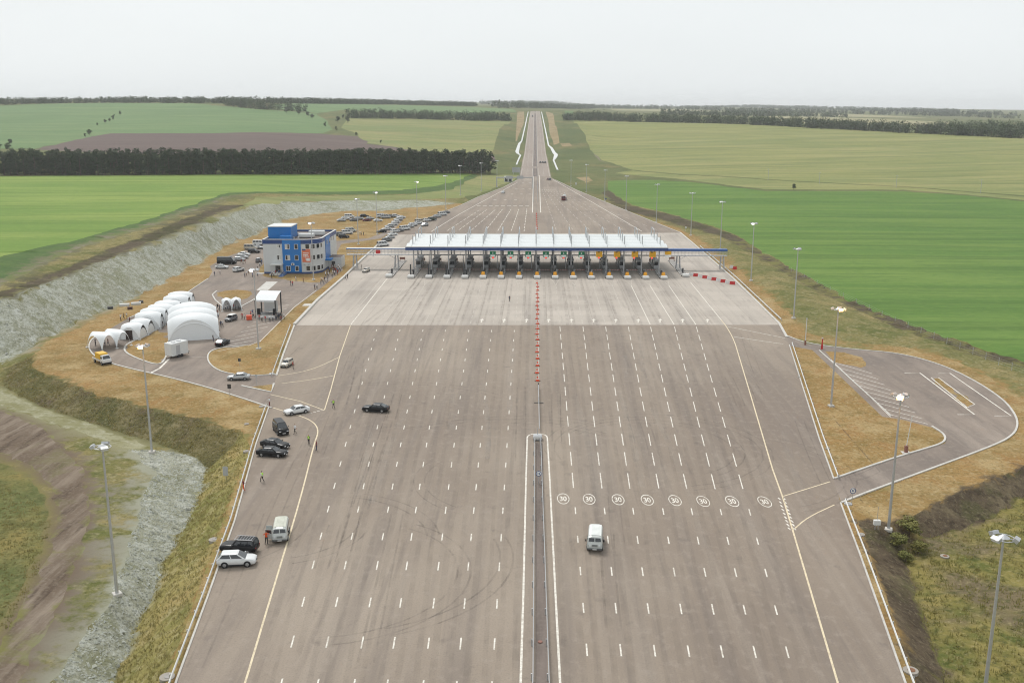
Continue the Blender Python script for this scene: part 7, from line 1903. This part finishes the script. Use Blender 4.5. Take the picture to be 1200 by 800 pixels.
# uncountable ground cover: weeds, tufts and stones
def scatter(name, polys, n, fn, m, seed):
    rnd = random.Random(seed); mb = MB(); xs = [p.x for q in polys for p in q]; ys = [p.y for q in polys for p in q]; k = 0; tries = 0
    X = np.array([rnd.uniform(min(xs), max(xs)) for _ in range(n * 6)]); Y = np.array([rnd.uniform(max(40, min(ys)), min(max(ys), 560)) for _ in range(n * 6)])
    ok = np.zeros(len(X), bool)
    for q in polys: ok |= inside(q, X, Y)
    ok &= np.abs(X) < 0.62 * Y + 12
    for x, y in list(zip(X[ok], Y[ok]))[:n]: fn(mb, x, y, gz(x, y), rnd)
    if mb.v: struct(mb.build(name, m), 'stuff')
def tuft(h, w):
    def f(mb, x, y, z, rnd):
        for _ in range(5):
            a = rnd.uniform(0, 6.28); l = h * rnd.uniform(.5, 1.2); c, s = math.cos(a), math.sin(a); ox, oy = rnd.uniform(-w, w), rnd.uniform(-w, w)
            mb.add([(x + ox - s * .07, y + oy + c * .07, z - .03), (x + ox + s * .07, y + oy - c * .07, z - .03), (x + ox + c * l * .6, y + oy + s * l * .6, z + l)], [(0, 1, 2)])
    return f
def stone(mb, x, y, z, rnd):
    s = rnd.uniform(.06, .2) * (1 if rnd.random() < .95 else 2.2); v = [Vector((rnd.uniform(.6, 1.2) * c[0], rnd.uniform(.6, 1.2) * c[1], rnd.uniform(.5, .9) * c[2])) * s for c in ((1, 0, 0), (-1, 0, 0), (0, 1, 0), (0, -1, 0), (0, 0, 1), (0, 0, -.4))]
    mb.add([(x + p.x, y + p.y, z + p.z) for p in v], [(0, 2, 4), (2, 1, 4), (1, 3, 4), (3, 0, 4)])
Z = lambda nm: [z[2] for z in ZONES if z[0] == nm]
M_TUFT1 = leafmat('weed_blades', (.24, .215, .07), (.34, .28, .11), (.14, .17, .05), True); M_TUFT2 = leafmat('dry_blades', (.40, .32, .15), (.31, .26, .11), (.24, .235, .08), True); M_TUFT3 = leafmat('verge_blades', (.27, .235, .09), (.17, .18, .06), (.36, .29, .13), True)
M_STONE = ground('scree_stones', [(.40, .41, .35), ((.56, .57, .53), .9, (1, 1), .45, .65, .9), ((.15, .15, .12), .5, (1, 1), .5, .68, .8)], .95, 0)
scatter('weeds', Z('weedy_hollow'), 4500, tuft(.4, .4), M_TUFT1, 31)
scatter('bank_grass', Z('grassy_bank'), 2600, tuft(.24, .3), M_TUFT3, 32)
scatter('ditch_grass', Z('ditch_side'), 2200, tuft(.24, .3), M_TUFT2, 33)
rough = [chaikin([Vector(p) for p in P((-10, 560), (60, 600), (52, 650), (20, 720), (-20, 780), (-120, 780), (-120, 560))], 1)]
scatter('rough_grass', rough, 1500, tuft(.24, .3), M_TUFT3, 34)
scatter('stones', Z('scree_bank'), 4500, stone, M_STONE, 35)
scatter('stones', Z('scree_slope'), 9000, stone, M_STONE, 36)

# ------------------------------------------------------------------ the hazy air
hb = MB().box(-9000, 9000, -400, 9400, -14, 140)
hm = bpy.data.materials.new('haze'); hm.use_nodes = True; hn = hm.node_tree.nodes; hn.clear()
vo = hn.new('ShaderNodeVolumePrincipled'); vo.inputs['Color'].default_value = (.97, .99, 1.0, 1); vo.inputs['Density'].default_value = 0.00010; vo.inputs['Anisotropy'].default_value = 0.2
ho = hn.new('ShaderNodeOutputMaterial'); hm.node_tree.links.new(vo.outputs[0], ho.inputs['Volume'])
hz_o = struct(hb.build('haze', hm), 'stuff')
